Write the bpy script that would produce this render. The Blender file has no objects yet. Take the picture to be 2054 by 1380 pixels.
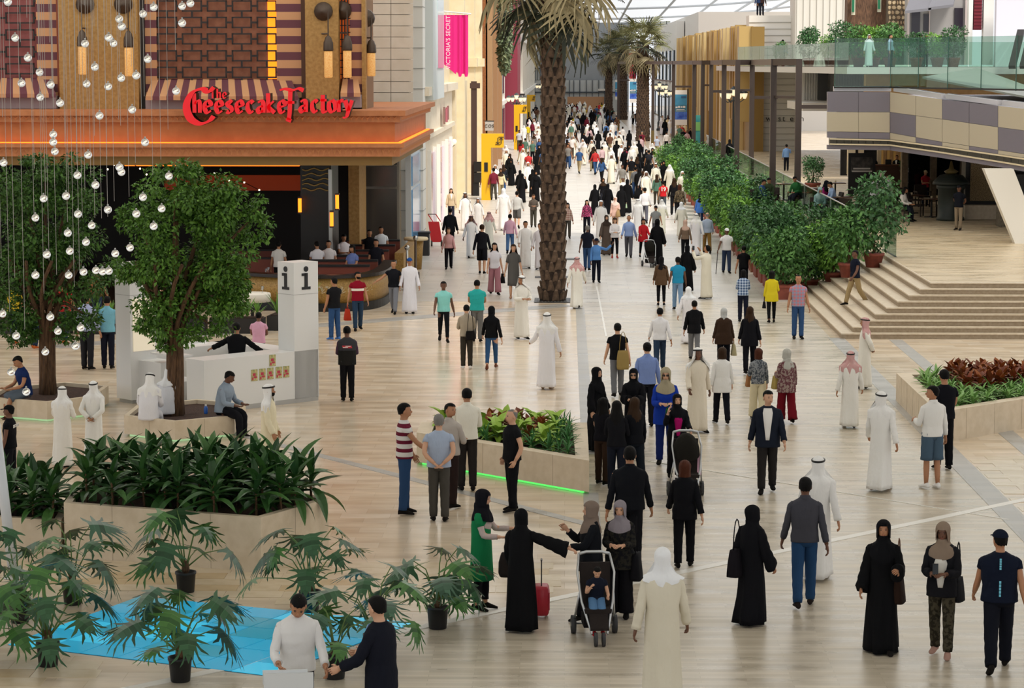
import bpy, math, random
import numpy as np
from mathutils import Vector, Matrix
R = math.radians
rnd = random.Random(7)
scn = bpy.context.scene
col = scn.collection

# ------------------------------------------------------------------ camera, sky, sun, exposure
F_PX, CAM_H = 4900.0, 7.4
PITCH = math.atan(563 / F_PX); YAW = math.atan(108 / math.hypot(F_PX, 563))
cam_d = bpy.data.cameras.new('camera'); cam = bpy.data.objects.new('camera', cam_d); col.objects.link(cam)
cam.location = (0, 0, CAM_H); cam.rotation_euler = (math.pi / 2 - PITCH, 0, YAW)
cam_d.sensor_width = 36; cam_d.lens = 36 * F_PX / 2054; cam_d.clip_start = .5; cam_d.clip_end = 900
scn.camera = cam
world = bpy.data.worlds.new('sky'); scn.world = world; world.use_nodes = True
bg = world.node_tree.nodes['Background']; bg.inputs[0].default_value = (.93, .96, 1, 1); bg.inputs[1].default_value = 1.15
sun_d = bpy.data.lights.new('sun', 'SUN'); sun_d.energy = 3.2; sun_d.angle = R(12); sun_d.color = (1, .95, .86)
sun = bpy.data.objects.new('sun', sun_d); col.objects.link(sun); sun.rotation_euler = (R(28), R(22), 0)
scn.view_settings.view_transform = 'Standard'; scn.view_settings.look = 'None'
scn.view_settings.gamma = 1; scn.view_settings.use_curve_mapping = False; scn.view_settings.exposure = -0.05
scn.cycles.max_bounces = 6; scn.cycles.diffuse_bounces = 3; scn.cycles.glossy_bounces = 2
scn.cycles.transmission_bounces = 6; scn.cycles.transparent_max_bounces = 10; scn.cycles.use_denoising = True; scn.cycles.adaptive_threshold = .03

_cp, _sp, _cy, _sy = math.cos(PITCH), math.sin(PITCH), math.cos(YAW), math.sin(YAW)
_fw = Vector((-_sy * _cp, _cy * _cp, -_sp)); _rt = Vector((_cy, _sy, 0)); _up = _rt.cross(_fw)
def _ray(x, y): return _fw * F_PX + _rt * (x - 1027) + _up * (690 - y)
CAMP = Vector((0, 0, CAM_H))
def P(x, y, z=0.0):                       # where the line of sight through a picture point meets the height z
    d = _ray(x, y); return CAMP + d * ((z - CAM_H) / d.z)
def A(x, y, Y):                           # the same at the distance Y down the avenue
    d = _ray(x, y); return CAMP + d * (Y / d.y)

# ------------------------------------------------------------------ materials
def lin(h):
    if not isinstance(h, str): return tuple(h)
    c = [int(h[i:i + 2], 16) / 255 for i in (0, 2, 4)]
    return tuple(x / 12.92 if x <= .04045 else ((x + .055) / 1.055) ** 2.4 for x in c)
MATS = {}
class NT:
    def __init__(s, m): s.t = m.node_tree; s.n = s.t.nodes; s.l = s.t.links
    def new(s, k, **kw):
        n = s.n.new('ShaderNode' + k)
        for a, b in kw.items():
            if a.startswith('i_'):
                key = a[2:]; key = int(key) if key.isdigit() else key.replace('_', ' ')
                n.inputs[key].default_value = b
            else: setattr(n, a, b)
        return n
    def link(s, a, b): s.l.new(a, b)
def mat(name, c, rough=.6, metal=0, spec=.5, noise=None, bump=0, bscale=40, emit=None, estr=1, trans=0, coat=0, sheen=0, stretch=None):
    if name in MATS: return MATS[name]
    m = bpy.data.materials.new(name); m.use_nodes = True; t = NT(m); b = t.n['Principled BSDF']
    c = lin(c)
    b.inputs['Base Color'].default_value = (*c, 1); b.inputs['Roughness'].default_value = rough
    b.inputs['Metallic'].default_value = metal; b.inputs['Specular IOR Level'].default_value = spec
    b.inputs['Coat Weight'].default_value = coat; b.inputs['Transmission Weight'].default_value = trans
    b.inputs['Sheen Weight'].default_value = sheen
    if emit: b.inputs['Emission Color'].default_value = (*lin(emit), 1); b.inputs['Emission Strength'].default_value = estr
    if noise or bump:
        tc = t.new('TexCoord'); src = tc.outputs['Object']
        if stretch:
            mp = t.new('Mapping'); mp.inputs['Scale'].default_value = stretch; t.link(src, mp.inputs[0]); src = mp.outputs[0]
        if noise:
            c2, sc = noise; nz = t.new('TexNoise', i_Scale=sc, i_Detail=4.0); t.link(src, nz.inputs['Vector'])
            mx = t.new('Mix', data_type='RGBA'); mx.inputs[6].default_value = (*c, 1); mx.inputs[7].default_value = (*lin(c2), 1)
            rp = t.new('MapRange', i_1=.35, i_2=.65); t.link(nz.outputs[0], rp.inputs[0]); t.link(rp.outputs[0], mx.inputs[0]); t.link(mx.outputs[2], b.inputs['Base Color'])
        if bump:
            nb = t.new('TexNoise', i_Scale=bscale, i_Detail=3.0); t.link(src, nb.inputs['Vector'])
            bp = t.new('Bump', i_Strength=bump, i_Distance=.06 if name.startswith('cloth') else .02); t.link(nb.outputs[0], bp.inputs['Height']); t.link(bp.outputs[0], b.inputs['Normal'])
    MATS[name] = m; return m
def cloth(h, kind=''):
    name = 'cloth_' + h + kind
    if name in MATS: return MATS[name]
    m = mat(name, h, .9, spec=.12, bump=.55, bscale=5, stretch=(1, 1, .6))
    if kind:
        t = NT(m); b = t.n['Principled BSDF']; tc = t.new('TexCoord'); sx = t.new('SeparateXYZ'); t.link(tc.outputs['Object'], sx.inputs[0])
        mx = t.new('Mix', data_type='RGBA'); mx.inputs[6].default_value = (*lin(h), 1)
        def band(sock, per, thr, off=0.0):
            a = t.new('Math', operation='MULTIPLY_ADD', i_1=1 / per, i_2=off); t.link(sock, a.inputs[0])
            f = t.new('Math', operation='FRACT'); t.link(a.outputs[0], f.inputs[0])
            g = t.new('Math', operation='LESS_THAN', i_1=thr); t.link(f.outputs[0], g.inputs[0]); return g.outputs[0]
        if kind[0] == 'p':                 # plaid: p + second colour
            mx.inputs[7].default_value = (*lin(kind[1:]), 1); a = band(sx.outputs[2], .09, .5); bb = band(sx.outputs[0], .09, .5)
            ad = t.new('Math', operation='ADD'); t.link(a, ad.inputs[0]); t.link(bb, ad.inputs[1])
            dv = t.new('Math', operation='MULTIPLY', i_1=.5); t.link(ad.outputs[0], dv.inputs[0]); t.link(dv.outputs[0], mx.inputs[0])
        elif kind[0] == 's':               # horizontal stripes
            mx.inputs[7].default_value = (*lin(kind[1:]), 1); t.link(band(sx.outputs[2], .13, .45, .2), mx.inputs[0])
        elif kind[0] == 'c':               # checked headcloth
            mx.inputs[7].default_value = (*lin(kind[1:]), 1); w = t.new('TexChecker', i_Scale=105.0); t.link(tc.outputs['Object'], w.inputs[0]); t.link(w.outputs[1], mx.inputs[0])
        else:                              # n: blotchy print
            mx.inputs[7].default_value = (*lin(kind[1:]), 1); nz = t.new('TexNoise', i_Scale=22.0, i_Detail=2.0); t.link(tc.outputs['Object'], nz.inputs['Vector'])
            rp = t.new('MapRange', i_1=.47, i_2=.55); t.link(nz.outputs[0], rp.inputs[0]); t.link(rp.outputs[0], mx.inputs[0])
        t.link(mx.outputs[2], b.inputs['Base Color'])
    return m
def glass_mat(name, tint, refl=.12, rough=.02):
    if name in MATS: return MATS[name]
    m = bpy.data.materials.new(name); m.use_nodes = True; t = NT(m); t.n.remove(t.n['Principled BSDF']); o = t.n['Material Output']
    a = t.new('BsdfTransparent', i_Color=(*lin(tint), 1)); g = t.new('BsdfGlossy', i_Roughness=rough)
    lw = t.new('LayerWeight', i_Blend=.12); mr = t.new("MapRange", i_3=refl, i_4=.6); t.link(lw.outputs[0], mr.inputs[0])
    x = t.new('MixShader'); t.link(mr.outputs[0], x.inputs[0]); t.link(a.outputs[0], x.inputs[1]); t.link(g.outputs[0], x.inputs[2]); t.link(x.outputs[0], o.inputs[0])
    MATS[name] = m; return m
def emis(name, c, s):
    return mat(name, c, .6, emit=c, estr=s)
def paving(name, c1, c2, mortar, bw, bh, rough, msize=.004, bump=.15, spec=.5, streak=0, off=.5):
    m = mat(name, c1, rough, spec=spec); t = NT(m); b = t.n['Principled BSDF']; tc = t.new('TexCoord')
    br = t.new('TexBrick', offset=off, i_Scale=1.0, i_Mortar_Size=msize, i_Brick_Width=bw, i_Row_Height=bh, i_Bias=0.0)
    br.inputs['Color1'].default_value = (*lin(c1), 1); br.inputs['Color2'].default_value = (*lin(c2), 1); br.inputs['Mortar'].default_value = (*lin(mortar), 1)
    t.link(tc.outputs['Object'], br.inputs['Vector'])
    mp = t.new('Mapping'); mp.inputs['Scale'].default_value = (.6, 2.2, 1); t.link(tc.outputs['Object'], mp.inputs[0])
    nz = t.new('TexNoise', i_Scale=1.3, i_Detail=5.0); t.link(mp.outputs[0], nz.inputs['Vector'])
    mr = t.new('MapRange', i_1=.3, i_2=.7, i_3=.86, i_4=1.1); t.link(nz.outputs[0], mr.inputs[0])
    mx = t.new('Mix', data_type='RGBA', blend_type='MULTIPLY', i_0=1.0); t.link(br.outputs[0], mx.inputs[6]); t.link(mr.outputs[0], mx.inputs[7]); t.link(mx.outputs[2], b.inputs['Base Color'])
    r2 = t.new('MapRange', i_1=.3, i_2=.7, i_3=rough * .75, i_4=rough * 1.3); t.link(nz.outputs[0], r2.inputs[0]); t.link(r2.outputs[0], b.inputs['Roughness'])
    return m

# ------------------------------------------------------------------ mesh building
class MB:
    def __init__(s): s.v = []; s.f = []; s.m = []
    def add(s, v, f, mi=0):
        o = len(s.v); s.v.extend([tuple(map(float, p)) for p in v]); s.f.extend([tuple(i + o for i in q) for q in f]); s.m.extend([mi] * len(f)); return s
    def hexa(s, p, mi=0):                 # eight corners: bottom four ccw, top four ccw
        return s.add(p, [(3, 2, 1, 0), (4, 5, 6, 7), (0, 1, 5, 4), (1, 2, 6, 5), (2, 3, 7, 6), (3, 0, 4, 7)], mi)
    def box(s, x0, y0, z0, x1, y1, z1, mi=0):
        return s.hexa([(x0, y0, z0), (x1, y0, z0), (x1, y1, z0), (x0, y1, z0), (x0, y0, z1), (x1, y0, z1), (x1, y1, z1), (x0, y1, z1)], mi)
    def bar(s, a, b, w, h=None, mi=0, up=(0, 0, 1)):
        a = Vector(a); b = Vector(b); h = h or w; t = (b - a).normalized(); u = Vector(up)
        if abs(t.dot(u)) > .98: u = Vector((0, 1, 0))
        x = t.cross(u).normalized() * w / 2; y = x.cross(t).normalized() * h / 2
        return s.hexa([a - x - y, a + x - y, b + x - y, b - x - y, a - x + y, a + x + y, b + x + y, b - x + y], mi)
    def prism(s, poly, z0, z1, mi=0):
        n = len(poly); ar = sum(poly[i][0] * poly[(i + 1) % n][1] - poly[(i + 1) % n][0] * poly[i][1] for i in range(n))
        if ar < 0: poly = poly[::-1]
        v = [(p[0], p[1], z0) for p in poly] + [(p[0], p[1], z1) for p in poly]
        return s.add(v, [tuple(range(n))[::-1], tuple(range(n, 2 * n))] + [(i, (i + 1) % n, n + (i + 1) % n, n + i) for i in range(n)], mi)
    def loft(s, rings, mi=0, cap=(1, 1), close=True):
        rings = np.asarray(rings, float); k, n = rings.shape[:2]; f = []
        for i in range(k - 1):
            for j in range(n if close else n - 1):
                j2 = (j + 1) % n; f.append((i * n + j, i * n + j2, (i + 1) * n + j2, (i + 1) * n + j))
        if cap[0]: f.append(tuple(range(n))[::-1])
        if cap[1]: f.append(tuple(range((k - 1) * n, k * n)))
        return s.add(rings.reshape(-1, 3), f, mi)
    def tube(s, path, r, n=8, mi=0, cap=(1, 1), ref=None, flat=1.0):
        p = np.asarray([tuple(q) for q in path], float); k = len(p); r = np.full(k, r, float) if np.isscalar(r) else np.asarray(r, float)
        t = np.gradient(p, axis=0); t /= np.linalg.norm(t, axis=1)[:, None] + 1e-9
        d = p[-1] - p[0]; d = d / (np.linalg.norm(d) + 1e-9)
        if ref is None: ref = (1, 0, 0) if abs(d[0]) < .75 else (0, 1, 0)
        u = np.asarray(ref, float)[None] - t * (t @ np.asarray(ref, float))[:, None]; u /= np.linalg.norm(u, axis=1)[:, None] + 1e-9
        w = np.cross(t, u); a = np.arange(n) * 2 * math.pi / n
        rg = p[:, None] + r[:, None, None] * (np.cos(a)[None, :, None] * u[:, None] + flat * np.sin(a)[None, :, None] * w[:, None])
        return s.loft(rg, mi, cap)
    def lathe(s, prof, n=16, c=(0, 0, 0), mi=0, cap=(1, 1)):
        a = np.arange(n) * 2 * math.pi / n
        return s.loft([[(c[0] + r * math.cos(q), c[1] + r * math.sin(q), c[2] + z) for q in a] for r, z in prof], mi, cap)
    def ball(s, c, r, n=10, k=6, mi=0):
        r = (r, r, r) if np.isscalar(r) else r
        rg = []
        for i in range(k + 1):
            q = -math.pi / 2 + math.pi * (.04 + .92 * i / k)
            rg.append([(c[0] + r[0] * math.cos(q) * math.cos(a), c[1] + r[1] * math.cos(q) * math.sin(a), c[2] + r[2] * math.sin(q)) for a in np.arange(n) * 2 * math.pi / n])
        return s.loft(rg, mi)
    def mesh(s, name, mats, smooth=False, org=(0, 0, 0)):
        me = bpy.data.meshes.new(name); o = org
        me.from_pydata([(x - o[0], y - o[1], z - o[2]) for x, y, z in s.v], [], s.f)
        for q in (mats if isinstance(mats, (list, tuple)) else [mats]): me.materials.append(q)
        if any(s.m): me.polygons.foreach_set('material_index', s.m)
        if smooth: me.polygons.foreach_set('use_smooth', [True] * len(s.f))
        return me
    def build(s, name, mats, parent=None, smooth=False, world=True):
        org = ORG.get(parent, (0, 0, 0)) if (parent and world) else (0, 0, 0)
        return put(name, s.mesh(name, mats, smooth, org), parent)
ORG = {}
def put(name, me, parent=None, loc=None, rot=None):
    o = bpy.data.objects.new(name, me); col.objects.link(o)
    if parent: o.parent = parent; ORG[o] = ORG.get(parent, (0, 0, 0))
    if loc is not None: o.location = loc
    if rot is not None: o.rotation_euler = rot
    return o
def tag(o, label=None, cat=None, group=None, kind=None):
    if label: o['label'] = label
    if cat: o['category'] = cat
    if group: o['group'] = group
    if kind: o['kind'] = kind
    return o
def thing(name, label, cat, loc=(0, 0, 0), group=None, rotz=0):
    o = bpy.data.objects.new(name, None); col.objects.link(o); o.location = loc; o.rotation_euler = (0, 0, rotz); ORG[o] = tuple(loc)
    o.empty_display_size = .2
    return tag(o, label, cat, group)
def struct(name, mb, m, parent=None, smooth=False):
    o = mb.build(name, m, parent, smooth)
    if not parent: o['kind'] = 'structure'
    return o
def copy_tree(o, loc=None, rotz=None, parent=None, scale=None, label=None):
    c = o.copy(); col.objects.link(c)
    if parent: c.parent = parent
    if loc is not None: c.location = loc
    if rotz is not None: c.rotation_euler = (0, 0, rotz)
    if scale is not None: c.scale = (scale,) * 3 if np.isscalar(scale) else scale
    if label: c['label'] = label
    for ch in o.children: copy_tree(ch, parent=c)
    return c
def text(name, s, size, m, parent, loc, rot, ext=.01, align='LEFT', bold=0.0, space=1.0):
    cu = bpy.data.curves.new(name, 'FONT'); cu.body = s; cu.size = size; cu.extrude = ext; cu.align_x = align; cu.offset = bold; cu.space_character = space; cu.resolution_u = 3
    tmp = bpy.data.objects.new(name, cu); col.objects.link(tmp); bpy.context.view_layer.update()
    me = bpy.data.meshes.new_from_object(tmp.evaluated_get(bpy.context.evaluated_depsgraph_get())); bpy.data.objects.remove(tmp); bpy.data.curves.remove(cu)
    me.materials.clear(); me.materials.append(m); o = bpy.data.objects.new(name, me); col.objects.link(o)
    og = ORG.get(parent, (0, 0, 0)); o.parent = parent; o.location = tuple(loc[i] - og[i] for i in range(3)); o.rotation_euler = rot
    return o
def leaf_mesh(name, c, d, nrm, L, W, m, fold=.25):
    """many leaves as one mesh: base points c, directions d, up vectors nrm, lengths L, widths W"""
    c = np.asarray(c); d = np.asarray(d); n = len(c)
    sd = np.cross(d, nrm); sd /= np.linalg.norm(sd, axis=1)[:, None] + 1e-9; up = np.cross(sd, d)
    L = np.broadcast_to(L, (n,))[:, None]; W = np.broadcast_to(W, (n,))[:, None]
    mid = c + d * L * .45
    v = np.stack([c, mid + sd * W / 2 + up * W * fold, c + d * L - up * L * .12, mid - sd * W / 2 + up * W * fold], 1).reshape(-1, 3)
    i = np.arange(n) * 4
    loops = np.stack([i, i + 1, i + 2, i, i + 2, i + 3], 1).reshape(-1)
    me = bpy.data.meshes.new(name); me.vertices.add(len(v)); me.vertices.foreach_set('co', v.reshape(-1).astype(np.float32))
    me.loops.add(len(loops)); me.loops.foreach_set('vertex_index', loops.astype(np.int32))
    me.polygons.add(2 * n); me.polygons.foreach_set('loop_start', (np.arange(2 * n) * 3).astype(np.int32))
    me.update(calc_edges=True); me.materials.append(m); return me
# ------------------------------------------------------------------ the setting
m_ave = paving('paving_avenue', 'd3c7b4', 'bbaf9b', 'b0a590', 1.1, .105, .3, .003)
m_far = paving('paving_avenue_far', 'd6cfc4', 'c9c1b5', 'b8b0a4', 1.4, .6, .34, .01)
m_sand = paving('paving_sandstone', 'e4d3bd', 'd8c3a8', 'cdbba3', .82, .41, .2, .004)
m_tiles = [mat('stone_tile_%d' % i, c, .24, noise=(c2, 3)) for i, (c, c2) in enumerate([('d9c6a8', 'cdb999'), ('e0cfb4', 'd5c2a4'), ('d0b78f', 'c6ac84'), ('dccab0', 'd2bfa2')])]
m_strip = paving('stone_grey', 'b3b0ab', 'a6a39e', '97948f', .6, .3, .35)
m_white_line = mat('stone_white', 'e9e5dd', .4)
m_lime = mat('limestone', 'dccbb2', .55, noise=('d2c0a5', 6), bump=.05, bscale=60)
m_lime_joint = mat('limestone_joint', 'b7a58c', .8)
m_whitewall = mat('white_plaster', 'ebe7e0', .7)
m_cream = mat('cream_plaster', 'e9d8b8', .7, noise=('e2cfab', 2))
m_beige = mat('beige_stone', 'ecdfca', .6, noise=('e3d3ba', 3))
m_dark = mat('dark_metal', '2a2523', .45)
m_black = mat('black_paint', '121112', .5)
m_steel = mat('steel', 'b9b9b6', .3, metal=1)
m_greywall = mat('grey_cladding', '9da2a7', .6)
m_glow_green = emis('green_light', '6dff78', .8)
W1, W2 = P(860, 1255), P(2054, 1003)
def yW(x): return W1.y + (x - W1.x) * (W2.y - W1.y) / (W2.x - W1.x)
xa = W1.x + (12 - W1.y) * (W2.x - W1.x) / (W2.y - W1.y)
floor = struct('floor', MB().box(-70, 8, -.4, 70, 430, -.03), m_lime_joint)
def slab(name, poly, m, z1=0.0, z0=-.03): return MB().prism(poly, z0, z1).build(name, m, floor)
slab('plaza_paving', [(-60, 12), (xa, 12), (.33, yW(.33)), (.33, 76), (-60, 76)], m_sand)
slab('avenue_paving', [(xa, 12), (7.2, 12), (7.2, 76), (.33, 76), (.33, yW(.33))], m_ave)
slab('avenue_paving_far', [(-60, 76), (7.2, 76), (7.2, 420), (-60, 420)], m_far)
slab('terrace_paving', [(7.2, 12), (60, 12), (60, 420), (7.2, 420)], m_sand)
def strip(name, a, b, w, m, z=.006):
    a = Vector((a[0], a[1], 0)); b = Vector((b[0], b[1], 0)); n = (b - a).normalized().cross(Vector((0, 0, 1))) * w / 2
    MB().prism([(a - n)[:2], (b - n)[:2], (b + n)[:2], (a + n)[:2]], -.01, z).build(name, m, floor)
strip('border_strip', (.45, 46), (.45, 74), .26, m_strip); strip('border_strip', (.45, yW(.45)), (.45, 41.8), .26, m_strip)
strip('border_strip', (7.35, 12), (7.35, 66), .42, m_strip); strip('border_strip', (8.9, 40), (8.9, 65.6), .35, m_strip)
strip('white_line', (xa, 12), (16, yW(16)), .17, m_white_line, .008)
q1, q2 = P(1197, 575), P(1216, 675); strip('white_line', (q1.x, q1.y), (q2.x, q2.y), .05, m_white_line, .008)
q1, q2 = P(1300, 925), P(2025, 1043); strip('white_line', (q1.x, q1.y), (q2.x, q2.y), .03, m_white_line, .009)
q1, q2 = P(600, 660), P(1140, 612); strip('border_strip', (q1.x - 6, q1.y - 4.5), (q2.x, q2.y), .8, m_strip)
q1, q2 = P(640, 885), P(1180, 1052); strip('border_strip', (q1.x - 3, q1.y + 2.6), (q2.x, q2.y), .22, m_strip, .007)
# lit glass floor, a grid of panes
m_pane = [None] * 3
for i, (cc, ss) in enumerate([('22a2cc', .55), ('38bade', .72), ('2f9cb4', .42)]):
    m_pane[i] = mat('lit_glass_%d' % i, '3a8fae', .12, emit=cc, estr=ss)
GQ = [P(15, 1294), P(280, 1197), P(833, 1250), P(541, 1357)]
def inquad(x, y, q=GQ, pad=.02):
    n = len(q)
    return all(((q[(i + 1) % n].x - q[i].x) * (y - q[i].y) - (q[(i + 1) % n].y - q[i].y) * (x - q[i].x)) < pad for i in range(n))
gf = thing('glass_floor', 'sheet of lit turquoise glass panes set into the stone floor', 'glass floor', (GQ[0].x + 2, 31, 0))
MB().prism([(v.x, v.y) for v in GQ], -.02, .004).build('frame', mat('pane_joint', '1b5f78', .5), gf)
def bil(u, v): return GQ[0].lerp(GQ[1], v).lerp(GQ[3].lerp(GQ[2], v), u)
for i in range(7):
    for j in range(6):
        e = .016; e2 = .03 if j % 2 else .012
        c = [bil((i + a) / 7, (j + b) / 6) for a, b in ((e, e), (1 - e, e), (1 - e, 1 - e2), (e, 1 - e2))]
        MB().prism([(v.x, v.y) for v in c], 0, .012).build('pane', m_pane[rnd.choice((0, 0, 1, 1, 2))], gf)
# stone tiles told apart near the camera
PLB = [(-4.43, 35.0), (-3.6, 36.6), (-5.2, 38.4), (-7.7, 38.2), (-7.55, 36.15)]
tile_me = {}
def tile(x0, y0, x1, y1, k):
    w = round(x1 - x0, 2); key = (w, k)
    if key not in tile_me: tile_me[key] = MB().box(0, 0, -.02, w - .008, (y1 - y0) - .008, 0).mesh('tile', m_tiles[k])
    put('tile', tile_me[key], floor, (x0, y0, .004 + rnd.random() * .003))
nt = 0
for r in range(20):
    y0 = 28.0 + r * .41; x = -8.2 + rnd.choice((0, .3, .55))
    while x < .3:
        w = rnd.choice((.6, .82, .82, 1.1)); x1 = x + w
        if x1 < .3 and y0 > yW(x1) + .25 and nt < 240 and y0 < 35.6:
            cs = [(x, y0), (x1, y0), (x1, y0 + .41), (x, y0 + .41), ((x + x1) / 2, y0 + .2)]
            if not any(inquad(*c, pad=.12) for c in cs): tile(x, y0, x1, y0 + .41, rnd.choice((0, 0, 1, 1, 2, 3))); nt += 1
        x = x1
for r in range(14):
    y0 = 40.2 + r * .41; x = 7.6 + (r % 2) * .35
    while x < 10.4:
        if y0 + .5 < 46.6 + max(0, x - 7.3): tile(x, y0, x + .82, y0 + .41, rnd.choice((0, 1, 1, 3)))
        x += .82

# added out-of-view ceilings that dim the near plaza, and the white fabric roof far down the avenue
m_roof = mat('roof_white', 'e8e6e2', .8)
m_mem = bpy.data.materials.new('fabric_roof'); m_mem.use_nodes = True; t = NT(m_mem); t.n.remove(t.n['Principled BSDF'])
a = t.new('BsdfTranslucent', i_Color=(.85, .87, .9, 1)); b = t.new('BsdfDiffuse', i_Color=(.85, .86, .88, 1)); x = t.new('MixShader', i_0=.45)
t.link(a.outputs[0], x.inputs[1]); t.link(b.outputs[0], x.inputs[2]); t.link(x.outputs[0], t.n['Material Output'].inputs[0])
def membrane(name, col_, f):
    m = bpy.data.materials.new(name); m.use_nodes = True; t = NT(m); t.n.remove(t.n['Principled BSDF'])
    a = t.new('BsdfTranslucent', i_Color=(*col_, 1)); b = t.new('BsdfDiffuse', i_Color=(.8, .8, .8, 1)); x = t.new('MixShader', i_0=f)
    t.link(a.outputs[0], x.inputs[1]); t.link(b.outputs[0], x.inputs[2]); t.link(x.outputs[0], t.n['Material Output'].inputs[0]); return m
struct('shade_ceiling', MB().box(-48, 62, 15.5, 48, 98, 15.55), membrane('shade_fabric', (.92, .91, .88), .1))
struct('shade_ceiling_near', MB().box(-48, -30, 15.5, 48, 45, 15.55), membrane('shade_fabric_near', (.66, .65, .62), .28))  # unseen; fabric passes least light nearest the camera, to darken the foreground
struct('shade_ceiling_middle', MB().box(-48, 45, 15.5, 48, 62, 15.55), membrane('shade_fabric_middle', (.82, .81, .78), .18))
roof = MB(); g = []
def roofz(x, y): return 13.6 + (378 - y) * .022 + .006 * (x - 4) ** 2 * .35
for i in range(13):
    g.append([(-25 + j * 5.5, 250 + i * 11, roofz(-25 + j * 5.5, 250 + i * 11)) for j in range(16)])
roof.loft(g, close=False, cap=(0, 0)); rf = struct('roof_fabric', roof, m_mem)
for j in range(1, 15): MB().tube([(-25 + j * 5.5, 250 + i * 11, roofz(-25 + j * 5.5, 250 + i * 11) - .15) for i in range(13)], .16, 6).build('rib', mat('rib_grey', 'c9cbcd', .5), rf)
for i in range(1, 13, 3): MB().tube([(-25 + j * 5.5, 250 + i * 11, roofz(-25 + j * 5.5, 250 + i * 11) - .15) for j in range(16)], .16, 6).build('rib', MATS['rib_grey'], rf)

def pbox(mb, x0, y0, x1, y1, Y, d=.1, mi=0, front=0.0):
    a = A(x0, y1, Y); b = A(x1, y0, Y); return mb.box(a.x, Y - front, a.z, b.x, Y + d, b.z, mi)

# --- end of the avenue
YE = 378
ew = struct('wall_end', pbox(MB(), 1040, 40, 1262, 235, YE + .6, 3), m_greywall)
m_pale = mat('pale_pane', 'cfd3d2', .2); m_mull = mat('mullion', '3c4650', .5)
pbox(MB(), 1062, 161, 1255, 226, YE, .3).build('glazing', m_pale, ew)
for k, xx in enumerate([1062, 1072, 1086, 1112, 1131, 1141, 1150, 1162, 1175, 1187, 1200, 1212, 1224, 1238, 1250]): pbox(MB(), xx, 161, xx + 1.6, 226, YE, .2, front=.3).build('mullion', m_mull, ew)
pbox(MB(), 1062, 184, 1255, 186, YE, .2, front=.32).build('mullion', m_mull, ew)
pbox(MB(), 1062, 110, 1084, 160, YE, .4).build('pane', m_pale, ew)
for xx in (1064, 1068, 1073, 1078, 1083): pbox(MB(), xx, 110, xx + 1.2, 160, YE, .2, front=.2).build('mullion', m_mull, ew)
pbox(MB(), 1062, 136, 1084, 138, YE, .2, front=.2).build('mullion', m_mull, ew)
up = struct('wall_end_upper', pbox(MB(), 1200, 14, 1345, 64, YE + 2, 2), mat('pale_wall', 'dfe2e3', .6))
for i in range(12): pbox(MB(), 1204 + i * 12, 40 if i > 4 else 14, 1206 + i * 12, 64, YE + 1, .3).build('mullion', m_mull, up)
pbox(MB(), 1200, 38, 1345, 40, YE + 1, .3).build('mullion', m_mull, up)
tag(pbox(MB(), 1138, 194, 1212, 226, YE - 6, 1).build('reception_counter', mat('counter_wood', 'b98a63', .5)), 'long brown counter in front of the grey end wall', 'counter')
sgn = pbox(MB(), 1200, 178, 1218, 182, YE - .4, .4).build('sign', m_whitewall); tag(sgn, 'small white sign bar on the far grey end wall', 'sign')

# --- left row of shop fronts along the avenue
m_brick = mat('orange_brick', 'a86a3c', .8, noise=('8f5630', 8)); m_maroon = mat('maroon_paint', '8d2f42', .5); m_stonew = mat('white_stone', 'f2efe8', .6)
m_winblue = mat('window_dark', '33404c', .12)
def block(name, x0, x1, y0, y1, z0, z1, m): return struct(name, MB().box(x0, y0, z0, x1, y1, z1), m)
w = block('wall_left_a', -30, -5.75, 98, 124, 0, 6.1, m_beige)
MB().box(-30, 97.8, 6.1, -5.45, 124.3, 6.45).build('cornice', m_beige, w); MB().box(-30, 97.9, 4.3, -5.6, 124.1, 4.5).build('ledge', m_beige, w)
for y in (102, 109.5, 117):
    MB().box(-5.85, y, .1, -5.68, y + 4.2, 3.6).build('shop_window', mat('shop_window', 'caa6c8', .1), w)
    for q in (y - .2, y + 4.1): MB().box(-5.8, q, 0, -5.6, q + .25, 3.8).build('frame', m_stonew, w)
for y, z0, z1, cc in ((112.4, 4.62, 5.4, '8a6a60'), (113.6, 4.7, 5.3, 'd06a78'), (114.8, 4.66, 5.34, 'b05a66'), (116, 4.75, 5.4, '9a6a66')): MB().box(-5.62, y, z0, -5.55, y + .7, z1).build('lettering', mat('sign_stroke_' + cc, cc, .5), w)
w = block('wall_left_b', -30, -5.95, 104, 165, 6.45, 18, m_cream)
w = block('wall_left_c', -30, -5.6, 124.5, 165, 0, 6.45, m_cream)
for y in (126, 140, 152): MB().box(-6, y, 0, -5.2, y + 1.1, 15).build('pilaster', m_cream, w); MB().box(-6, y - .2, 7.2, -5.05, y + 1.3, 7.7).build('capital', m_cream, w)
w = block('wall_left_d', -30, -6.0, 100, 109, 5.9, 18, m_whitewall)
MB().box(-6.0, 100, 5.9, -5.4, 109, 18).build('bay', mat('grey_white', 'd3d9d8', .5), w)
MB().box(-5.42, 103, 7.2, -5.36, 108, 17).build('pane', mat('pale_glass', 'c3cfd2', .15), w)
w = block('wall_left_e', -30, -5.3, 166, 205, 0, 18, m_brick)
for y, x in ((166, -4.95), (178, -4.95), (190, -4.95)): MB().box(-5.4, y, 0, x, y + 1.4, 18).build('pilaster', mat('tan_frame', 'b08a64', .6), w)
w = block('wall_left_f', -30, -5.9, 206, 238, 0, 12, m_stonew)
for z in (3.6, 7.2, 11.2): MB().box(-6, 205.8, z, -5.7, 238.2, z + .4).build('cornice', m_stonew, w)
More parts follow.
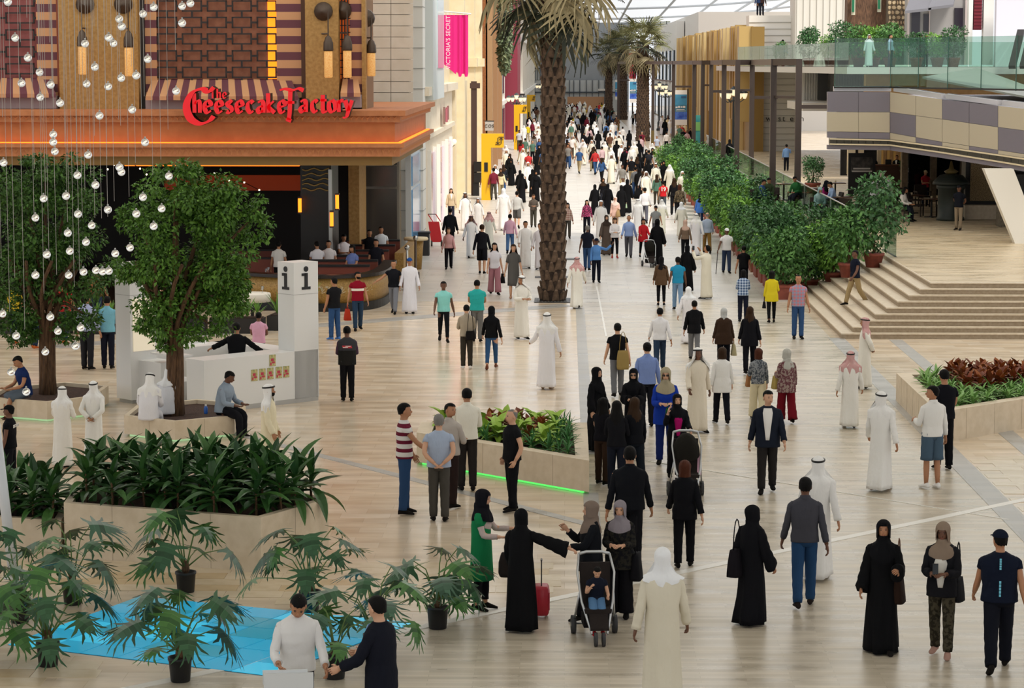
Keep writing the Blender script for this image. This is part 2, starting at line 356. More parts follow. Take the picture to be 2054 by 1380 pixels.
for y in (210, 219, 228):
    MB().box(-6, y, .2, -5.82, y + 6, 3.2).build('shop_window', m_winblue, w); MB().box(-6, y + 1, 4.6, -5.82, y + 4, 6.8).build('window', m_winblue, w)
w = block('wall_left_g', -30, -4.7, 239, 254, 0, 18, m_maroon)
w = block('wall_left_h', -30, -4.9, 255, 376, 0, 15, m_cream)
for y in range(258, 370, 14):
    MB().box(-5, y, .2, -4.8, y + 8, 3.4).build('shop_window', m_winblue, w); MB().box(-5, y + 1, 5, -4.7, y + 5, 9).build('window', mat('brown_bay', '7a4a34', .6), w)
    MB().box(-5, y - 1.2, 0, -4.5, y - .2, 14).build('pilaster', m_stonew, w)
for z in (3.9, 9.6, 13.6): MB().box(-5.1, 255, z, -4.4, 376, z + .5).build('cornice', m_stonew, w)
# white corner pier and the panelled wall above the restaurant roof
w = block('wall_left_pier', -6.5, -5.62, 96.5, 98.2, 0, 18, m_whitewall)
for z in np.arange(.8, 17, .8): MB().box(-6.52, 96.46, z, -5.6, 98, z + .02).build('joint', mat('joint_grey', 'a9a8a4', .7), w)
pw = struct('wall_panelled', MB().box(-14, 92.4, 4, -5.9, 93.4, 18), mat('panel_joint', '8f8574', .8)); m_pan = mat('panel_stone', 'd8d0c2', .5, noise=('d0c7b7', 2))
xs = [732, 740, 784, 829]; pm = {}
for r in range(10):
    for c in range(3):
        a = A(xs[c] + .6, 208 - r * 22.3 - .5, 92.3); b = A(xs[c + 1] - .6, 208 - (r + 1) * 22.3 + .5, 92.3)
        MB().box(a.x, 92.3, a.z, b.x, 92.42, b.z).build('panel', m_pan, pw)

# --- terrace and stairs on the right
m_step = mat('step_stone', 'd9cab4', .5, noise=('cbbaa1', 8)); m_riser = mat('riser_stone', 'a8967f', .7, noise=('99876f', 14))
st = thing('staircase', 'broad pale stone stairs turning the corner up to the terrace', 'stairs', (10, 68, 0))
NS = 9; RZ = .15
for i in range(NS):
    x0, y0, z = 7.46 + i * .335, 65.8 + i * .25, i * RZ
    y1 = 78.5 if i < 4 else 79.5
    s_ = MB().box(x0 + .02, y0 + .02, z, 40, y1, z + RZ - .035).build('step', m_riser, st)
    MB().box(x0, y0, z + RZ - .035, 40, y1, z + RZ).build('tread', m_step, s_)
TZ = NS * RZ
ter = struct('floor_terrace', MB().prism([(10.2, 68.2), (45, 68.2), (45, 172), (9.6, 172), (9.6, 79), (10.2, 79)], .02, TZ + .004), paving('paving_terrace', 'ddc9aa', 'd2bb98', 'c2b08f', .6, .3, .3))

# --- far right: gold finned shop, plain shop front, upper floor
gs = block('wall_right_gold', 12.7, 13.6, 169, 268, 0, 9.9, mat('gold_back', '8f7038', .45, metal=.2))
m_gold = [mat('gold_fin_%d' % i, c, .35, metal=.3) for i, c in enumerate(('c9a769', 'e2c890', 'ad8a50'))]
finb = MB().box(-.35, 0, 0, .1, .9, 1).mesh('fin', m_gold[0]); y = 169.2
fm = [MB().box(-.4, 0, 0, .1, .9, 1).mesh('fin', q) for q in m_gold]
while y < 267:
    o = put('fin', rnd.choice(fm), gs, (12.65, y, rnd.choice((0, 0, 3.4)))); o.scale = (1 + rnd.random(), .7 + rnd.random(), 9.9 - o.location.z + rnd.random() * .3); y += rnd.choice((1.4, 2, 2.6))
we = struct('wall_right_shop', MB().box(12.9, 170, 1.2, 16.2, 171, 6.9), mat('siding', 'd9d5cc', .6))
for z in np.arange(1.7, 6.6, .42): MB().box(12.9, 169.95, z, 16.2, 170.05, z + .025).build('joint', mat('siding_joint', '9d988e', .7), we)
text('lettering', 'west elm', .56, mat('black_letter', '2b2a28', .5), we, (A(1536, 243, 169.9).x, 169.9, A(1536, 243, 169.9).z), (R(90), 0, 0), .02, space=1.3)
sd = struct('wall_right_upper', MB().box(12.7, 171.2, 6.8, 16.4, 174, 10.7), m_whitewall)
for z in np.arange(7.5, 10.6, .45): MB().box(12.7, 171.15, z, 16.4, 171.2, z + .03).build('joint', MATS['siding_joint'], sd)
m_slab = mat('slab_grey', 'cfccc6', .6)
us = struct('floor_upper', MB().prism([(11.6, 168), (13.2, 150), (14.6, 128), (45, 128), (45, 190), (11.6, 190)], 6.85, 7.2), m_slab)
cg = struct('wall_corrugated', MB().box(14.4, 150, 5.1, 40, 150.5, 6.85), mat('corrugated', 'cbc9c5', .5))
for k in range(34): MB().box(14.5 + k * .16, 149.94, 5.1, 14.56 + k * .16, 150, 6.85).build('rib', MATS['corrugated'], cg)
pbox(MB(), 1640, 142, 1662, 200, 149.6, .3).build('panel', mat('charcoal', '46484b', .6), cg)
cy_ = struct('canopy_shop', MB().box(13.5, 140, 4.7, 22, 150, 5.15), mat('canopy_grey', 'c4beb4', .6))
tw = struct('wall_tan', MB().box(16.2, 133, 0, 40, 134, 6.8), mat('tan_stone', 'c9a777', .6, noise=('bb9767', 3)))
for x in np.arange(16.35, 18.4, .34): MB().box(x, 132.7, 1.3, x + .14, 133.1, 4.9).build('slat', m_gold[2], tw)
MB().box(18.35, 132.8, 1.3, 19.8, 133.2, 4.6).build('doorway', mat('deep_brown', '3a1f1a', .6), tw)
MB().box(18.1, 132.7, 4.6, 20.1, 133.1, 4.85).build('lintel', m_cream, tw); MB().box(20, 132.5, 1.3, 22.3, 133.1, 5).build('pier', m_cream, tw)
# cafe front under the overhang
cf = struct('wall_cafe', MB().box(21, 123, 1.2, 45, 124, 4.6), mat('cafe_tan', 'c6a26e', .6, noise=('b8925f', 4)))
for x0, x1, m in ((1686, 1700, m_black), (1716, 1722, m_black), (1733, 1760, m_black)): pbox(MB(), x0, 296, x1, 352, 122.8, .3).build('doorway', m, cf)
for x0, x1 in ((1700, 1716), (1722, 1733), (1760, 1768)): pbox(MB(), x0, 290, x1, 350, 122.4, .7).build('pier', m_cream, cf)
cf2 = struct('wall_cafe_front', MB().box(17.5, 106, 1.2, 45, 106.8, 4.8), mat('cafe_brown', '4b3626', .6))
for x0, x1 in ((1822, 1868), (1876, 1928)): pbox(MB(), x0, 300, x1, 392, 105.9, .3).build('window', mat('cafe_glass', '11140f', .1), cf2)
for x0, x1 in ((1808, 1822), (1866, 1880), (1926, 1938)): pbox(MB(), x0, 296, x1, 405, 105.6, .5).build('pier', mat('pier_stone', '8b7a64', .8, noise=('75644f', 9)), cf2)
cf3 = struct('wall_speckled', MB().box(A(1938, 300, 96).x, 96, 1.2, 45, 97, 4.5), mat('dark_frame', '1c1816', .5))
pbox(MB(), 1946, 312, 2006, 403, 95.9, .3).build('panel', mat('speckled', 'b39a72', .8, noise=('5f4d36', 30)), cf3)
pbox(MB(), 1936, 412, 2012, 440, 95.4, 2).build('plinth', m_step, cf3)
sp = struct('wall_stone_pier', pbox(MB(), 2006, 340, 2027, 462, 91, .9), mat('rubble', '7d7363', .9, noise=('5b5244', 12), bump=.6, bscale=14))
pbox(MB(), 2027, 350, 2110, 520, 91.2, 2).build('opening', m_black, sp)

# upper-floor fronts behind the glass rail
uf = block('wall_upper_ribbed', 15.6, 19.4, 168, 172, 7.2, 16, mat('ribbed_white', 'd9d3c8', .6))
for x in np.arange(15.7, 19.3, .45): MB().box(x, 167.9, 7.2, x + .2, 168, 16).build('rib', MATS['ribbed_white'], uf)
block('wall_upper_white', 19.4, 24, 169, 172, 7.2, 16, m_whitewall)
ub = struct('wall_upper_bark', pbox(MB(), 1698, -30, 1780, 130, 150, 1.5), mat('bark_wall', '7a5a44', .9, noise=('503a2c', 5), bump=.8, bscale=8, stretch=(3, 3, .6)))
us2 = struct('wall_upper_rubble', pbox(MB(), 1779, -30, 1822, 130, 149, 1.5), mat('mortar', '6f6252', .9))
m_rub = [mat('rubble_%d' % i, c, .85, noise=(c2, 8)) for i, (c, c2) in enumerate((('bda584', 'a48c6c'), ('ac9273', '95795b'), ('cdb795', 'b9a07c')))]
yy = 60
for r in range(9):
    xx = 1780 + rnd.random() * 3
    while xx < 1818:
        ww = rnd.uniform(5, 11); a = A(xx, yy, 149); b = A(min(xx + ww, 1822), yy - 9.4, 149); c = (a + b) / 2; hw, hh = (b.x - a.x) / 2 - .02, (b.z - a.z) / 2 - .02
        ring = [(hw * math.cos(q) * rnd.uniform(.95, 1.2), hh * math.sin(q) * rnd.uniform(.95, 1.2)) for q in np.arange(8) * math.pi / 4]
        MB().loft([[(c.x + p[0], 149, c.z + p[1]) for p in ring], [(c.x + p[0] * .8, 148.88, c.z + p[1] * .8) for p in ring]]).build('stone', rnd.choice(m_rub), us2); xx += ww
    yy -= 10
fl = [(1712, 0, 30), (1764, 0, 24)]
for x0, y0, y1 in fl:
    s_ = thing('hanging_sign', 'green and cream hanging sign on the bark wall, %s of two' % ('wider' if x0 == 1712 else 'smaller'), 'sign', A(x0, y1, 149.5))
    pbox(MB(), x0 - 4, y0 - 12, x0 + 4, y1, 149.6, .1).build('board', mat('sign_cream', 'd3cdb5', .7), s_); pbox(MB(), x0 - 3, y0 - 10, x0 + 2, y1 - 6, 149.5, .1).build('emblem', mat('sign_green', '0f6f48', .6), s_)
hs = struct('wall_upper_house', pbox(MB(), 1822, -40, 1938, 130, 146, 2), mat('house_grey', 'a39f9d', .6))
for x0, x1 in ((1820, 1826), (1862, 1867), (1934, 1942)): pbox(MB(), x0, -40, x1, 130, 145.8, .4).build('post', mat('post_mauve', 'c7b9b4', .6), hs)
for x0, y0, x1, y1 in ((1828, 22, 1846, 70), (1852, 28, 1864, 64), (1914, 16, 1932, 58)): pbox(MB(), x0, y0, x1, y1, 145.9, .2).build('window', mat('house_window', '2f2b35', .2), hs)
for (x0, x1, y0, y1) in ((1815, 1868, -6, 27), (1862, 1912, -12, 20)):
    a, b, c, d = A(x0, y1, 143), A(x1, y1 - 6, 143), A(x1 + 6, y0, 145.7), A(x0 + 14, y0, 145.7)
    up_ = Vector((0, 0, .15)); MB().hexa([a, b, c, d, a + up_, b + up_, c + up_, d + up_]).build('awning', mat('slate', '77757a', .7), hs)
rp = struct('wall_upper_red', pbox(MB(), 1953, -40, 1971, 60, 143, .5), mat('red_siding', '7d1a2a', .6))
for k in range(9): pbox(MB(), 1953, 58 - k * 7, 1971, 57.4 - k * 7, 142.95, .1).build('joint', mat('red_joint', '4f0f1b', .7), rp)
struct('wall_upper_white_pier', pbox(MB(), 1941, -40, 1953, 130, 143, .6), m_whitewall)
struct('wall_upper_pier', pbox(MB(), 1971, -40, 1995, 130, 143, .6), m_whitewall)
struct('wall_upper_lilac', pbox(MB(), 1995, -40, 2300, 190, 141, .6), mat('lilac_white', 'd9d5de', .6))
# white buildings behind the far palms
block('wall_right_far', 14.5, 30, 270, 376, 0, 13, m_whitewall)
w = block('wall_right_far_b', 13.4, 14.4, 300, 376, 0, 12.5, m_stonew)
for y in range(302, 370, 12): MB().box(13.2, y, 5, 13.5, y + 5, 9).build('window', m_winblue, w); MB().box(13.1, y, .2, 13.5, y + 8, 3.4).build('shop_window', m_winblue, w)
# ------------------------------------------------------------------ restaurant on the left
YC = 74.5; XR = -5.2
m_terra = mat('cornice_terracotta', 'c07a4c', .6, noise=('b36e42', 5)); m_frieze = mat('frieze_orange', 'bd7440', .6, noise=('b26a38', 3))
m_goldst = mat('gold_stucco', 'b58c50', .65, noise=('a0773f', 10), bump=.25, bscale=30); m_maro = mat('stripe_maroon', '6a3a44', .7); m_tan = mat('stripe_tan', 'cf9a6e', .7)
m_glow = emis('amber_cove', 'ff7a1e', 2.2)
rst = thing('restaurant_roof', 'terracotta cornice roof of the restaurant with ornamented bands', 'roof', (-12, 80, 4.2))
def band(name, z0, z1, out, m): MB().prism([(-48, YC - out), (XR + out, YC - out), (XR + out, 91), (-48, 91)], z0, z1).build(name, m, rst)
band('cornice', 5.82, 5.98, .35, m_terra); band('upper_band', 5.62, 5.82, .18, m_terra); band('frieze', 4.98, 5.62, 0, m_frieze)
band('lower_cornice', 4.86, 4.98, .3, m_terra); band('lower_band', 4.58, 4.86, .16, m_terra); band('soffit', 4.3, 4.58, -.1, mat('soffit_gold', '8a6a34', .6))
MB().prism([(-48, YC - .2), (XR + .2, YC - .2), (XR + .2, 90), (XR + .1, 90), (XR + .1, YC - .1), (-48, YC - .1)], 4.985, 5.02).build('cove_light', m_glow, rst)
for z0, out, h in ((5.66, .18, .14), (4.62, .16, .2)):
    mb = MB()
    for k in range(82):
        x = XR + out - .1 - k * .165; y = YC - out
        mb.add([(x, y, z0 + h), (x - .15, y, z0 + h), (x - .075, y, z0), (x - .075, y - .05, z0 + h * .6)], [(0, 3, 1), (1, 3, 2), (2, 3, 0)])
    for k in range(40):
        y = YC + .2 + k * .4; x = XR + out; mb.add([(x, y, z0 + h), (x, y + .3, z0 + h), (x, y + .15, z0), (x + .05, y + .15, z0 + h * .6)], [(0, 1, 3), (1, 2, 3), (2, 0, 3)])
    mb.build('ornament', mat('ornament', 'c88658', .5), rst)['kind'] = 'stuff'
# upper facade
YU = 77.0
wu = struct('wall_restaurant', MB().box(-48, YU + .3, 5.9, A(733, 0, YU).x, YU + 3, 14), mat('facade_brown', '85603c', .7))
def fpart(name, x0, y0, x1, y1, m, Y=YU, d=.35, front=0.0, par=None): return pbox(MB(), x0, y0, x1, y1, Y, d, front=front).build(name, m, par or wu)
m_strp = mat('stripes_wall', 'cf9a6e', .7); t = NT(m_strp); tc = t.new('TexCoord'); sx = t.new('SeparateXYZ'); t.link(tc.outputs['Object'], sx.inputs[0])
mu = t.new('Math', operation='MULTIPLY', i_1=1 / .5); t.link(sx.outputs[2], mu.inputs[0]); fr = t.new('Math', operation='FRACT'); t.link(mu.outputs[0], fr.inputs[0])
lt = t.new('Math', operation='LESS_THAN', i_1=.5); t.link(fr.outputs[0], lt.inputs[0]); mx = t.new('Mix', data_type='RGBA'); mx.inputs[6].default_value = (*lin('cf9a6e'), 1); mx.inputs[7].default_value = (*lin('6a3a44'), 1)
t.link(lt.outputs[0], mx.inputs[0]); t.link(mx.outputs[2], t.n['Principled BSDF'].inputs[0])
for x0, x1 in ((76, 119), (289, 312), (556, 606), (702, 727)): fpart('striped_panel', x0, -40, x1, 196, m_strp)
for x0, x1 in ((127, 280), (617, 681)): fpart('pilaster', x0, -40, x1, 224, m_goldst, front=.5)
for x0, x1, m in ((118, 127, mat('rust_trim', '8e4522', .6)), (280, 289, m_dark), (606, 617, mat('brown_trim', '54331f', .6)), (727, 733, m_goldst)): fpart('trim', x0, -40, x1, 222, m, front=.1)
m_wbrick = mat('window_brick', 'ab6e52', .7, noise=('935a42', 4)); m_pinkb = mat('window_brick_pink', 'a85f5c', .7, noise=('97524f', 4)); m_latt = mat('lattice_iron', '231a18', .5)
def lattice(lab, x0, x1, cols, rows, hw, hh, m, side=None):
    w = thing('lattice_window', lab, 'window', A((x0 + x1) / 2, 165, YU + .2)); w['kind'] = 'structure'
    fpart('backing', x0, -40, x1, 165, m, YU + .2, .1, par=w)
    c0 = A(cols[0], rows[0], YU); e = A(cols[0] + hw, rows[0] - hh, YU); dx, dz = e.x - c0.x, e.z - c0.z; bt = .045
    mb = MB(); mb.box(-dx, -.03, -dz, dx, .03, -dz + bt); mb.box(-dx, -.03, dz - bt, dx, .03, dz); mb.box(-dx, -.03, -dz, -dx + bt, .03, dz); mb.box(dx - bt, -.03, -dz, dx, .03, dz)
    mb.box(dx, -.03, -.03, dx + .2, .03, .03); mb.box(-.03, -.03, -dz - .2, .03, .03 - .05, -dz)
    me = mb.mesh('lattice_frame', m_latt); og = ORG[w]
    for j, y in enumerate(rows):
        for x in cols: p = A(x, y, YU + .05); put('lattice_frame', me, w, (p.x - og[0], p.y - og[1], p.z - og[2]))
    return w
w1 = lattice('lattice window of reddish brick above the red restaurant sign', 312, 556, [335 + 50 * k for k in range(5)], [12, 45, 78, 112, 145, -21], 20, 11.5, m_wbrick)
fpart('cove_light', 538, -20, 556, 160, emis('amber_window', 'ff7a12', 2.2), YU + .18, .05, par=w1)
w2 = lattice('pinkish lattice window at the edge of the restaurant front', -60, 76, [40, -30], [2, 36, 70, 104, 138], 29, 11.5, m_pinkb)
w3 = thing('lattice_window', 'narrow side lattice window glowing orange behind the hanging lanterns', 'window', A(690, 158, 78)); w3['kind'] = 'structure'
fpart('backing', 682, -20, 703, 158, mat('side_glow', '5a2a12', .5, emit='ff6a10', estr=.35), YU + .1, .1, par=w3)
for k in range(12): fpart('lattice_bar', 682, 150 - k * 14, 703, 148 - k * 14, m_latt, YU, .06, par=w3)
for x in (685, 691, 697): fpart('lattice_bar', x, -20, x + 1.2, 158, m_latt, YU, .06, par=w3)
# striped sloping sills
def sill(x0, x1, y0, y1, ins, n, par):
    for k in range(n):
        a, b = x0 + (x1 - x0) * k / n, x0 + (x1 - x0) * (k + 1) / n; ta, tb = x0 + ins + (x1 - x0 - 2 * ins) * k / n, x0 + ins + (x1 - x0 - 2 * ins) * (k + 1) / n
        q = [A(a, y1, YU - .9), A(b, y1, YU - .9), A(tb, y0, YU + .1), A(ta, y0, YU + .1)]; u = Vector((0, -.0, .06))
        MB().hexa([p - u for p in q] + [p + u for p in q]).build('slat', m_maro if k % 2 else m_tan, par)
    fpart('ledge', x0, y1, x1, y1 + 26, mat('mauve_stone', 'a08f92', .6), YU - .6, .7, par=par)
aw = thing('window_sill', 'striped sloping awning sill behind the red restaurant sign', 'awning', A(440, 200, YU - .6)); sill(292, 598, 162, 197, 14, 22, aw)
aw = thing('window_sill', 'striped sloping awning sill at the edge of the picture', 'awning', A(20, 195, YU - .6)); sill(-60, 112, 160, 192, 14, 12, aw)
aw = thing('window_sill', 'small pale awning sill beside the panelled wall', 'awning', A(702, 190, YU - .6)); sill(683, 723, 160, 190, 5, 3, aw)
# lanterns
m_lamp = mat('lantern_amber', 'e0b880', .5, noise=('c08a48', 30), emit='f0b060', estr=.45); m_bronze = mat('bronze', '54463c', .45, metal=.5)
def lantern(px, ytop, ybot, arm, lab, Y=75.9):
    p = A(px, ybot, Y); z1 = A(px, ytop, Y).z; L = z1 - p.z
    t_ = thing('wall_lantern', lab, 'lantern', p, 'bronze wall lanterns on the restaurant front'); c = lambda z: (p.x, p.y, p.z + z)
    MB().lathe([(.1, 0), (.13, .03), (.13, L * .38), (.12, L * .4)], 12, c(0)).build('glass_tube', m_lamp, t_, True)
    MB().lathe([(.15, L * .4), (.16, L * .42), (.15, L * .53), (.12, L * .56), (.1, L * .6), (.02, L * .64)], 12, c(0)).build('cap', m_bronze, t_, True)
    MB().tube([c(L * .62), c(L)], .02, 6).build('rod', m_bronze, t_)
    MB().tube([c(L * .66), (p.x + arm, p.y + .1, p.z + L * .66), (p.x + arm, p.y + .7, p.z + L * .66)], .025, 6).build('bracket', m_bronze, t_)
    q = np.arange(14) * 2 * math.pi / 14
    MB().loft([[(p.x + arm + r * math.cos(a), p.y + y, p.z + L + r * math.sin(a)) for a in q] for r, y in ((.3, .62), (.28, .5), (.12, .42), (.05, .3))]).build('rosette', m_bronze, t_, True)
lantern(166, 8, 150, 0, 'amber tube lantern on the gold pilaster at the picture edge'); lantern(259, 8, 153, -.25, 'amber tube lantern beside the big lattice window, casting a long shadow')
lantern(659, 22, 156, -.2, 'amber tube lantern above the end of the red sign'); lantern(697, 20, 156, -.2, 'amber tube lantern hanging before the narrow side lattice', 76.4); lantern(745, 36, 153, -.22, 'amber tube lantern nearest the pale panelled wall', 77.4)
# red script sign, drawn with a broad pen
GL = {'h': [[(0, 1.65), (.02, 0)], [(.04, .75), (.3, 1), (.5, .85), (.5, 0)]], 'e': [[(.08, .48), (.54, .62), (.45, .93), (.25, 1), (.05, .75), (.05, .3), (.25, 0), (.55, .18)]],
      's': [[(.48, .85), (.28, 1), (.08, .8), (.2, .58), (.42, .42), (.45, .15), (.25, 0), (.02, .12)]], 'c': [[(.5, .82), (.3, 1), (.06, .75), (.06, .28), (.28, 0), (.52, .16)]],
      'a': [[(.08, .85), (.3, 1), (.5, .8), (.5, 0)], [(.48, .55), (.2, .5), (.05, .25), (.2, 0), (.48, .2)]], 'k': [[(0, 1.65), (.02, 0)], [(.48, 1), (.06, .5), (.55, 0)]],
      't': [[(.15, 1.45), (.15, .15), (.35, 0), (.5, .1)], [(-.08, 1), (.48, 1)]], 'o': [[(.28, 1), (.05, .75), (.05, .25), (.28, 0), (.53, .25), (.53, .75), (.28, 1)]],
      'r': [[(.05, 1), (.07, 0)], [(.07, .7), (.25, 1), (.48, .92)]], 'y': [[(0, 1), (.27, .1)], [(.58, 1), (.27, .1), (.1, -.4), (-.2, -.5)]],
      'T': [[(-.15, 1.5), (.8, 1.62)], [(.32, 1.55), (.32, 0)]],
      'C': [[(2.0, 2.35), (1.6, 1.95), (1.1, 2.2), (.45, 1.9), (.05, 1.1), (0, .3), (.3, -.55), (.95, -.95), (1.6, -.7), (1.95, -.25)]],
      'F': [[(-.75, 2.15), (-.2, 2.25), (.6, 2.15), (1.2, 2.3), (1.7, 2.1)], [(.35, 2.1), (.3, 1.0), (.25, 0), (.15, -.75)], [(-.1, .95), (.75, .95)], [(-.1, -.65), (.4, -.85)]]}
def smoothline(p, k=5):
    p = np.array(p); q = np.vstack([2 * p[0] - p[1], p, 2 * p[-1] - p[-2]]); out = []
    for i in range(1, len(q) - 2):
        for t in np.linspace(0, 1, k, endpoint=False): out.append(.5 * ((2 * q[i]) + (q[i + 1] - q[i - 1]) * t + (2 * q[i - 1] - 5 * q[i] + 4 * q[i + 1] - q[i + 2]) * t * t + (-q[i - 1] + 3 * q[i] - 3 * q[i + 1] + q[i + 2]) * t ** 3))
    return np.array(out + [p[-1]])
sg = thing('restaurant_sign', 'red three-dimensional lettering of the restaurant name on the cornice', 'sign', A(540, 235, 73.9))
m_red = mat('sign_red', 'd8121f', .4, emit='e01420', estr=.35); m_side = mat('sign_side', '2a1a18', .5)
def glyph(ch, px, py, sc, wd, bold=.26, Y=73.8):
    mb = MB(); u = 4900 / Y
    for st_ in GL[ch]:
        p = smoothline(st_) if len(st_) > 2 else np.array(st_, float); t = np.gradient(p, axis=0); t /= np.linalg.norm(t, axis=1)[:, None] + 1e-9
        nb = np.array([math.cos(R(25)), math.sin(R(25))]); w = bold * np.sqrt(.12 + .88 * (t[:, 0] * nb[1] - t[:, 1] * nb[0]) ** 2) / 2
        nrm = np.stack([-t[:, 1], t[:, 0]], 1) * w[:, None]; b = A(px, py, Y); k = len(p)
        def W(q, y): return [(b.x + c[0] * sc * wd / u, y, b.z + c[1] * sc / u) for c in q]
        v = W(p + nrm, Y - .12) + W(p - nrm, Y - .12) + W(p + nrm, Y + .5) + W(p - nrm, Y + .5)
        f, g = [], []
        for i in range(k - 1): f.append((i, i + 1, k + i + 1, k + i)); g += [(i, 2 * k + i, 2 * k + i + 1, i + 1), (k + i, k + i + 1, 3 * k + i + 1, 3 * k + i)]
        g += [(0, k, 3 * k, 2 * k), (k - 1, 3 * k - 1, 4 * k - 1, 2 * k - 1)]
        o = len(mb.v); mb.add(v, f, 0); mb.f += [tuple(i + o for i in q) for q in g]; mb.m += [1] * len(g)
    mb.build('letter', [m_red, m_side], sg)
for ch, px, wd in (('h', 391, .9), ('e', 411, 1), ('e', 434, .95), ('s', 455, .95), ('e', 475, .95), ('c', 497, .95), ('a', 517, 1), ('k', 539, .95), ('e', 560, .95)): glyph(ch, px, 226, 23.5, wd * 1.04, .4)
for ch, px, wd in (('a', 602, 1), ('c', 626, .9), ('t', 645, .95), ('o', 660, 1), ('r', 679, .85), ('y', 693, 1)): glyph(ch, px, 224.5, 23.5, wd * 1.04, .4)
glyph('C', 376, 227, 22, 1.25, .6, 73.75); glyph('F', 577, 225, 20.5, .95, .5, 73.75)
for ch, px in (('T', 424), ('h', 437), ('e', 448)): glyph(ch, px, 197, 11.5, 1, .34)

# ------------------------------------------------------------------ dining terrace below
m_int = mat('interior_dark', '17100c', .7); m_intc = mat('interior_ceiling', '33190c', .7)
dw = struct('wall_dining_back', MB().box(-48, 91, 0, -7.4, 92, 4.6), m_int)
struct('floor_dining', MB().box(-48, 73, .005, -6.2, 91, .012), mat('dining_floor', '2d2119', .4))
fpart('arched_panel', 330, 352, 605, 382, mat('panel_ember', '6e2a10', .6, emit='ff5a10', estr=.06), 84, .3, par=dw)
fpart('cove_light', 250, 330, 600, 333, m_glow, 83, .2, par=dw); fpart('cove_light', 430, 316, 700, 319, m_glow, 79, .2, par=dw)
fpart('soffit', 420, 320, 705, 328, mat('cream_soffit', 'c39a50', .6), 78.5, 3, par=dw)
cl = struct('column_dark', pbox(MB(), 604, 325, 664, 520, 80, 2.5), mat('column_black', '15110f', .35)); 
for k in range(5):
    pts = [A(606 + i * 6, 340 + k * 10 + 2.5 * math.sin(i * 1.2 + k), 79.9) for i in range(10)]; MB().tube(pts, .03, 5).build('wave_inlay', mat('gold_inlay', '8d7440', .4, metal=.5), cl)
struct('column_slim', pbox(MB(), 660, 340, 665, 520, 79.6, .2), m_steel)
struct('wall_dining_end', pbox(MB(), 700, 318, 720, 515, 86, 3), m_goldst)
wn = struct('window_1', pbox(MB(), 718, 318, 800, 510, 90.4, .4), mat('frame_greige', '8b8378', .5))
fpart('pane', 722, 322, 796, 330, m_black, 90.3, .1, par=wn); fpart('pane', 722, 334, 796, 374, mat('smoked', '4b4642', .12), 90.3, .1, par=wn); fpart('pane', 722, 379, 796, 506, MATS['smoked'], 90.3, .1, par=wn)
wb = struct('window_2', MB().box(-5.95, 90.8, .2, -5.75, 96.4, 4.1), mat('frame_white', 'cfd2d4', .4)); MB().box(-5.76, 91.1, .4, -5.7, 96.1, 2.7).build('pane', mat('blue_pane', '6fa3cf', .12), wb); MB().box(-5.76, 91.1, 2.85, -5.7, 96.1, 3.95).build('pane', MATS['blue_pane'], wb)
for x, y in ((601, 412), (676, 405), (665, 440)):
    s_ = thing('wall_sconce', {601: 'orange glowing sconce on the dark column, left side', 676: 'orange glowing sconce highest by the plants', 665: 'orange glowing sconce on the slim steel post'}[x], 'sconce', A(x, y + 22, 79.5))
    pbox(MB(), x - 3, y - 14, x + 3, y + 14, 79.4, .12).build('shade', emis('sconce_orange', 'ff7a1a', 3), s_); pbox(MB(), x - 4, y - 17, x + 4, y - 14, 79.35, .25).build('cap', m_bronze, s_); pbox(MB(), x - 4, y + 14, x + 4, y + 17, 79.35, .25).build('base', m_bronze, s_)
# curved gold low wall with dark rail
m_gbar = mat('gold_mosaic', 'b08a48', .5, noise=('8c6a30', 22), bump=.3, bscale=40)
def arcwall(pts, z0, z1, th, name, m, par, smooth=False):
    p = np.array(pts); t = np.gradient(p, axis=0); t /= np.linalg.norm(t, axis=1)[:, None]; n = np.stack([-t[:, 1], t[:, 0]], 1) * th / 2
    MB().loft([[(*(a + b), z0), (*(a - b), z0), (*(a - b), z1), (*(a + b), z1)] for a, b in zip(p, n)]).build(name, m, par, smooth)
arc = [(-10.5, 74.4), (-9.4, 73.6), (-8.4, 73.1), (-7.5, 72.85), (-6.7, 72.95), (-6.05, 73.5), (-5.75, 74.5), (-5.65, 76), (-5.65, 78.5)]
arc = [tuple(q) for q in smoothline(arc, 4)]
lw = thing('terrace_wall', 'curved gold mosaic low wall with a dark rail around the dining terrace', 'low wall', (-8, 73.5, 0))
arcwall(arc, 0, .25, .34, 'plinth', m_black, lw); arcwall(arc, .25, 1.0, .24, 'mosaic_face', m_gbar, lw, True); arcwall(arc, 1.0, 1.1, .42, 'rail', mat('rail_dark', '1e1512', .3), lw)
for k in (2, 8, 14, 19, 24): MB().ball((arc[k][0] + .05, arc[k][1] - .2, .27), .03, 6, 4).build('floor_lamp_dot', emis('spot_warm', 'ffd9a0', 14), lw)
mb = MB()
for k in range(10):
    j = 12 + k; c = arc[j]
    for q in range(6): a = R(20 + q * 28); mb.bar((c[0], c[1] - .13, .55 + .03 * q), (c[0] + .12 * math.cos(a), c[1] - .13, .55 + .03 * q + .14 * math.sin(a)), .012)
mb.build('leaf_inlay', mat('silver_inlay', 'd8cfb8', .3), lw)['kind'] = 'stuff'
lw2 = thing('terrace_wall', 'short gold mosaic low wall with a round cream top near the bins', 'low wall', (-5.6, 86, 0))
arcwall([(-5.6, 82), (-5.55, 84), (-5.5, 86), (-5.5, 88)], 0, 1.05, .3, 'mosaic_face', m_gbar, lw2); MB().lathe([(.42, 1.05), (.45, 1.1), (.42, 1.16)], 16, (-5.4, 88, 0)).build('top', m_cream, lw2, True); MB().lathe([(.2, 0), (.28, 1.05)], 16, (-5.4, 88, 0)).build('drum', m_gbar, lw2, True)
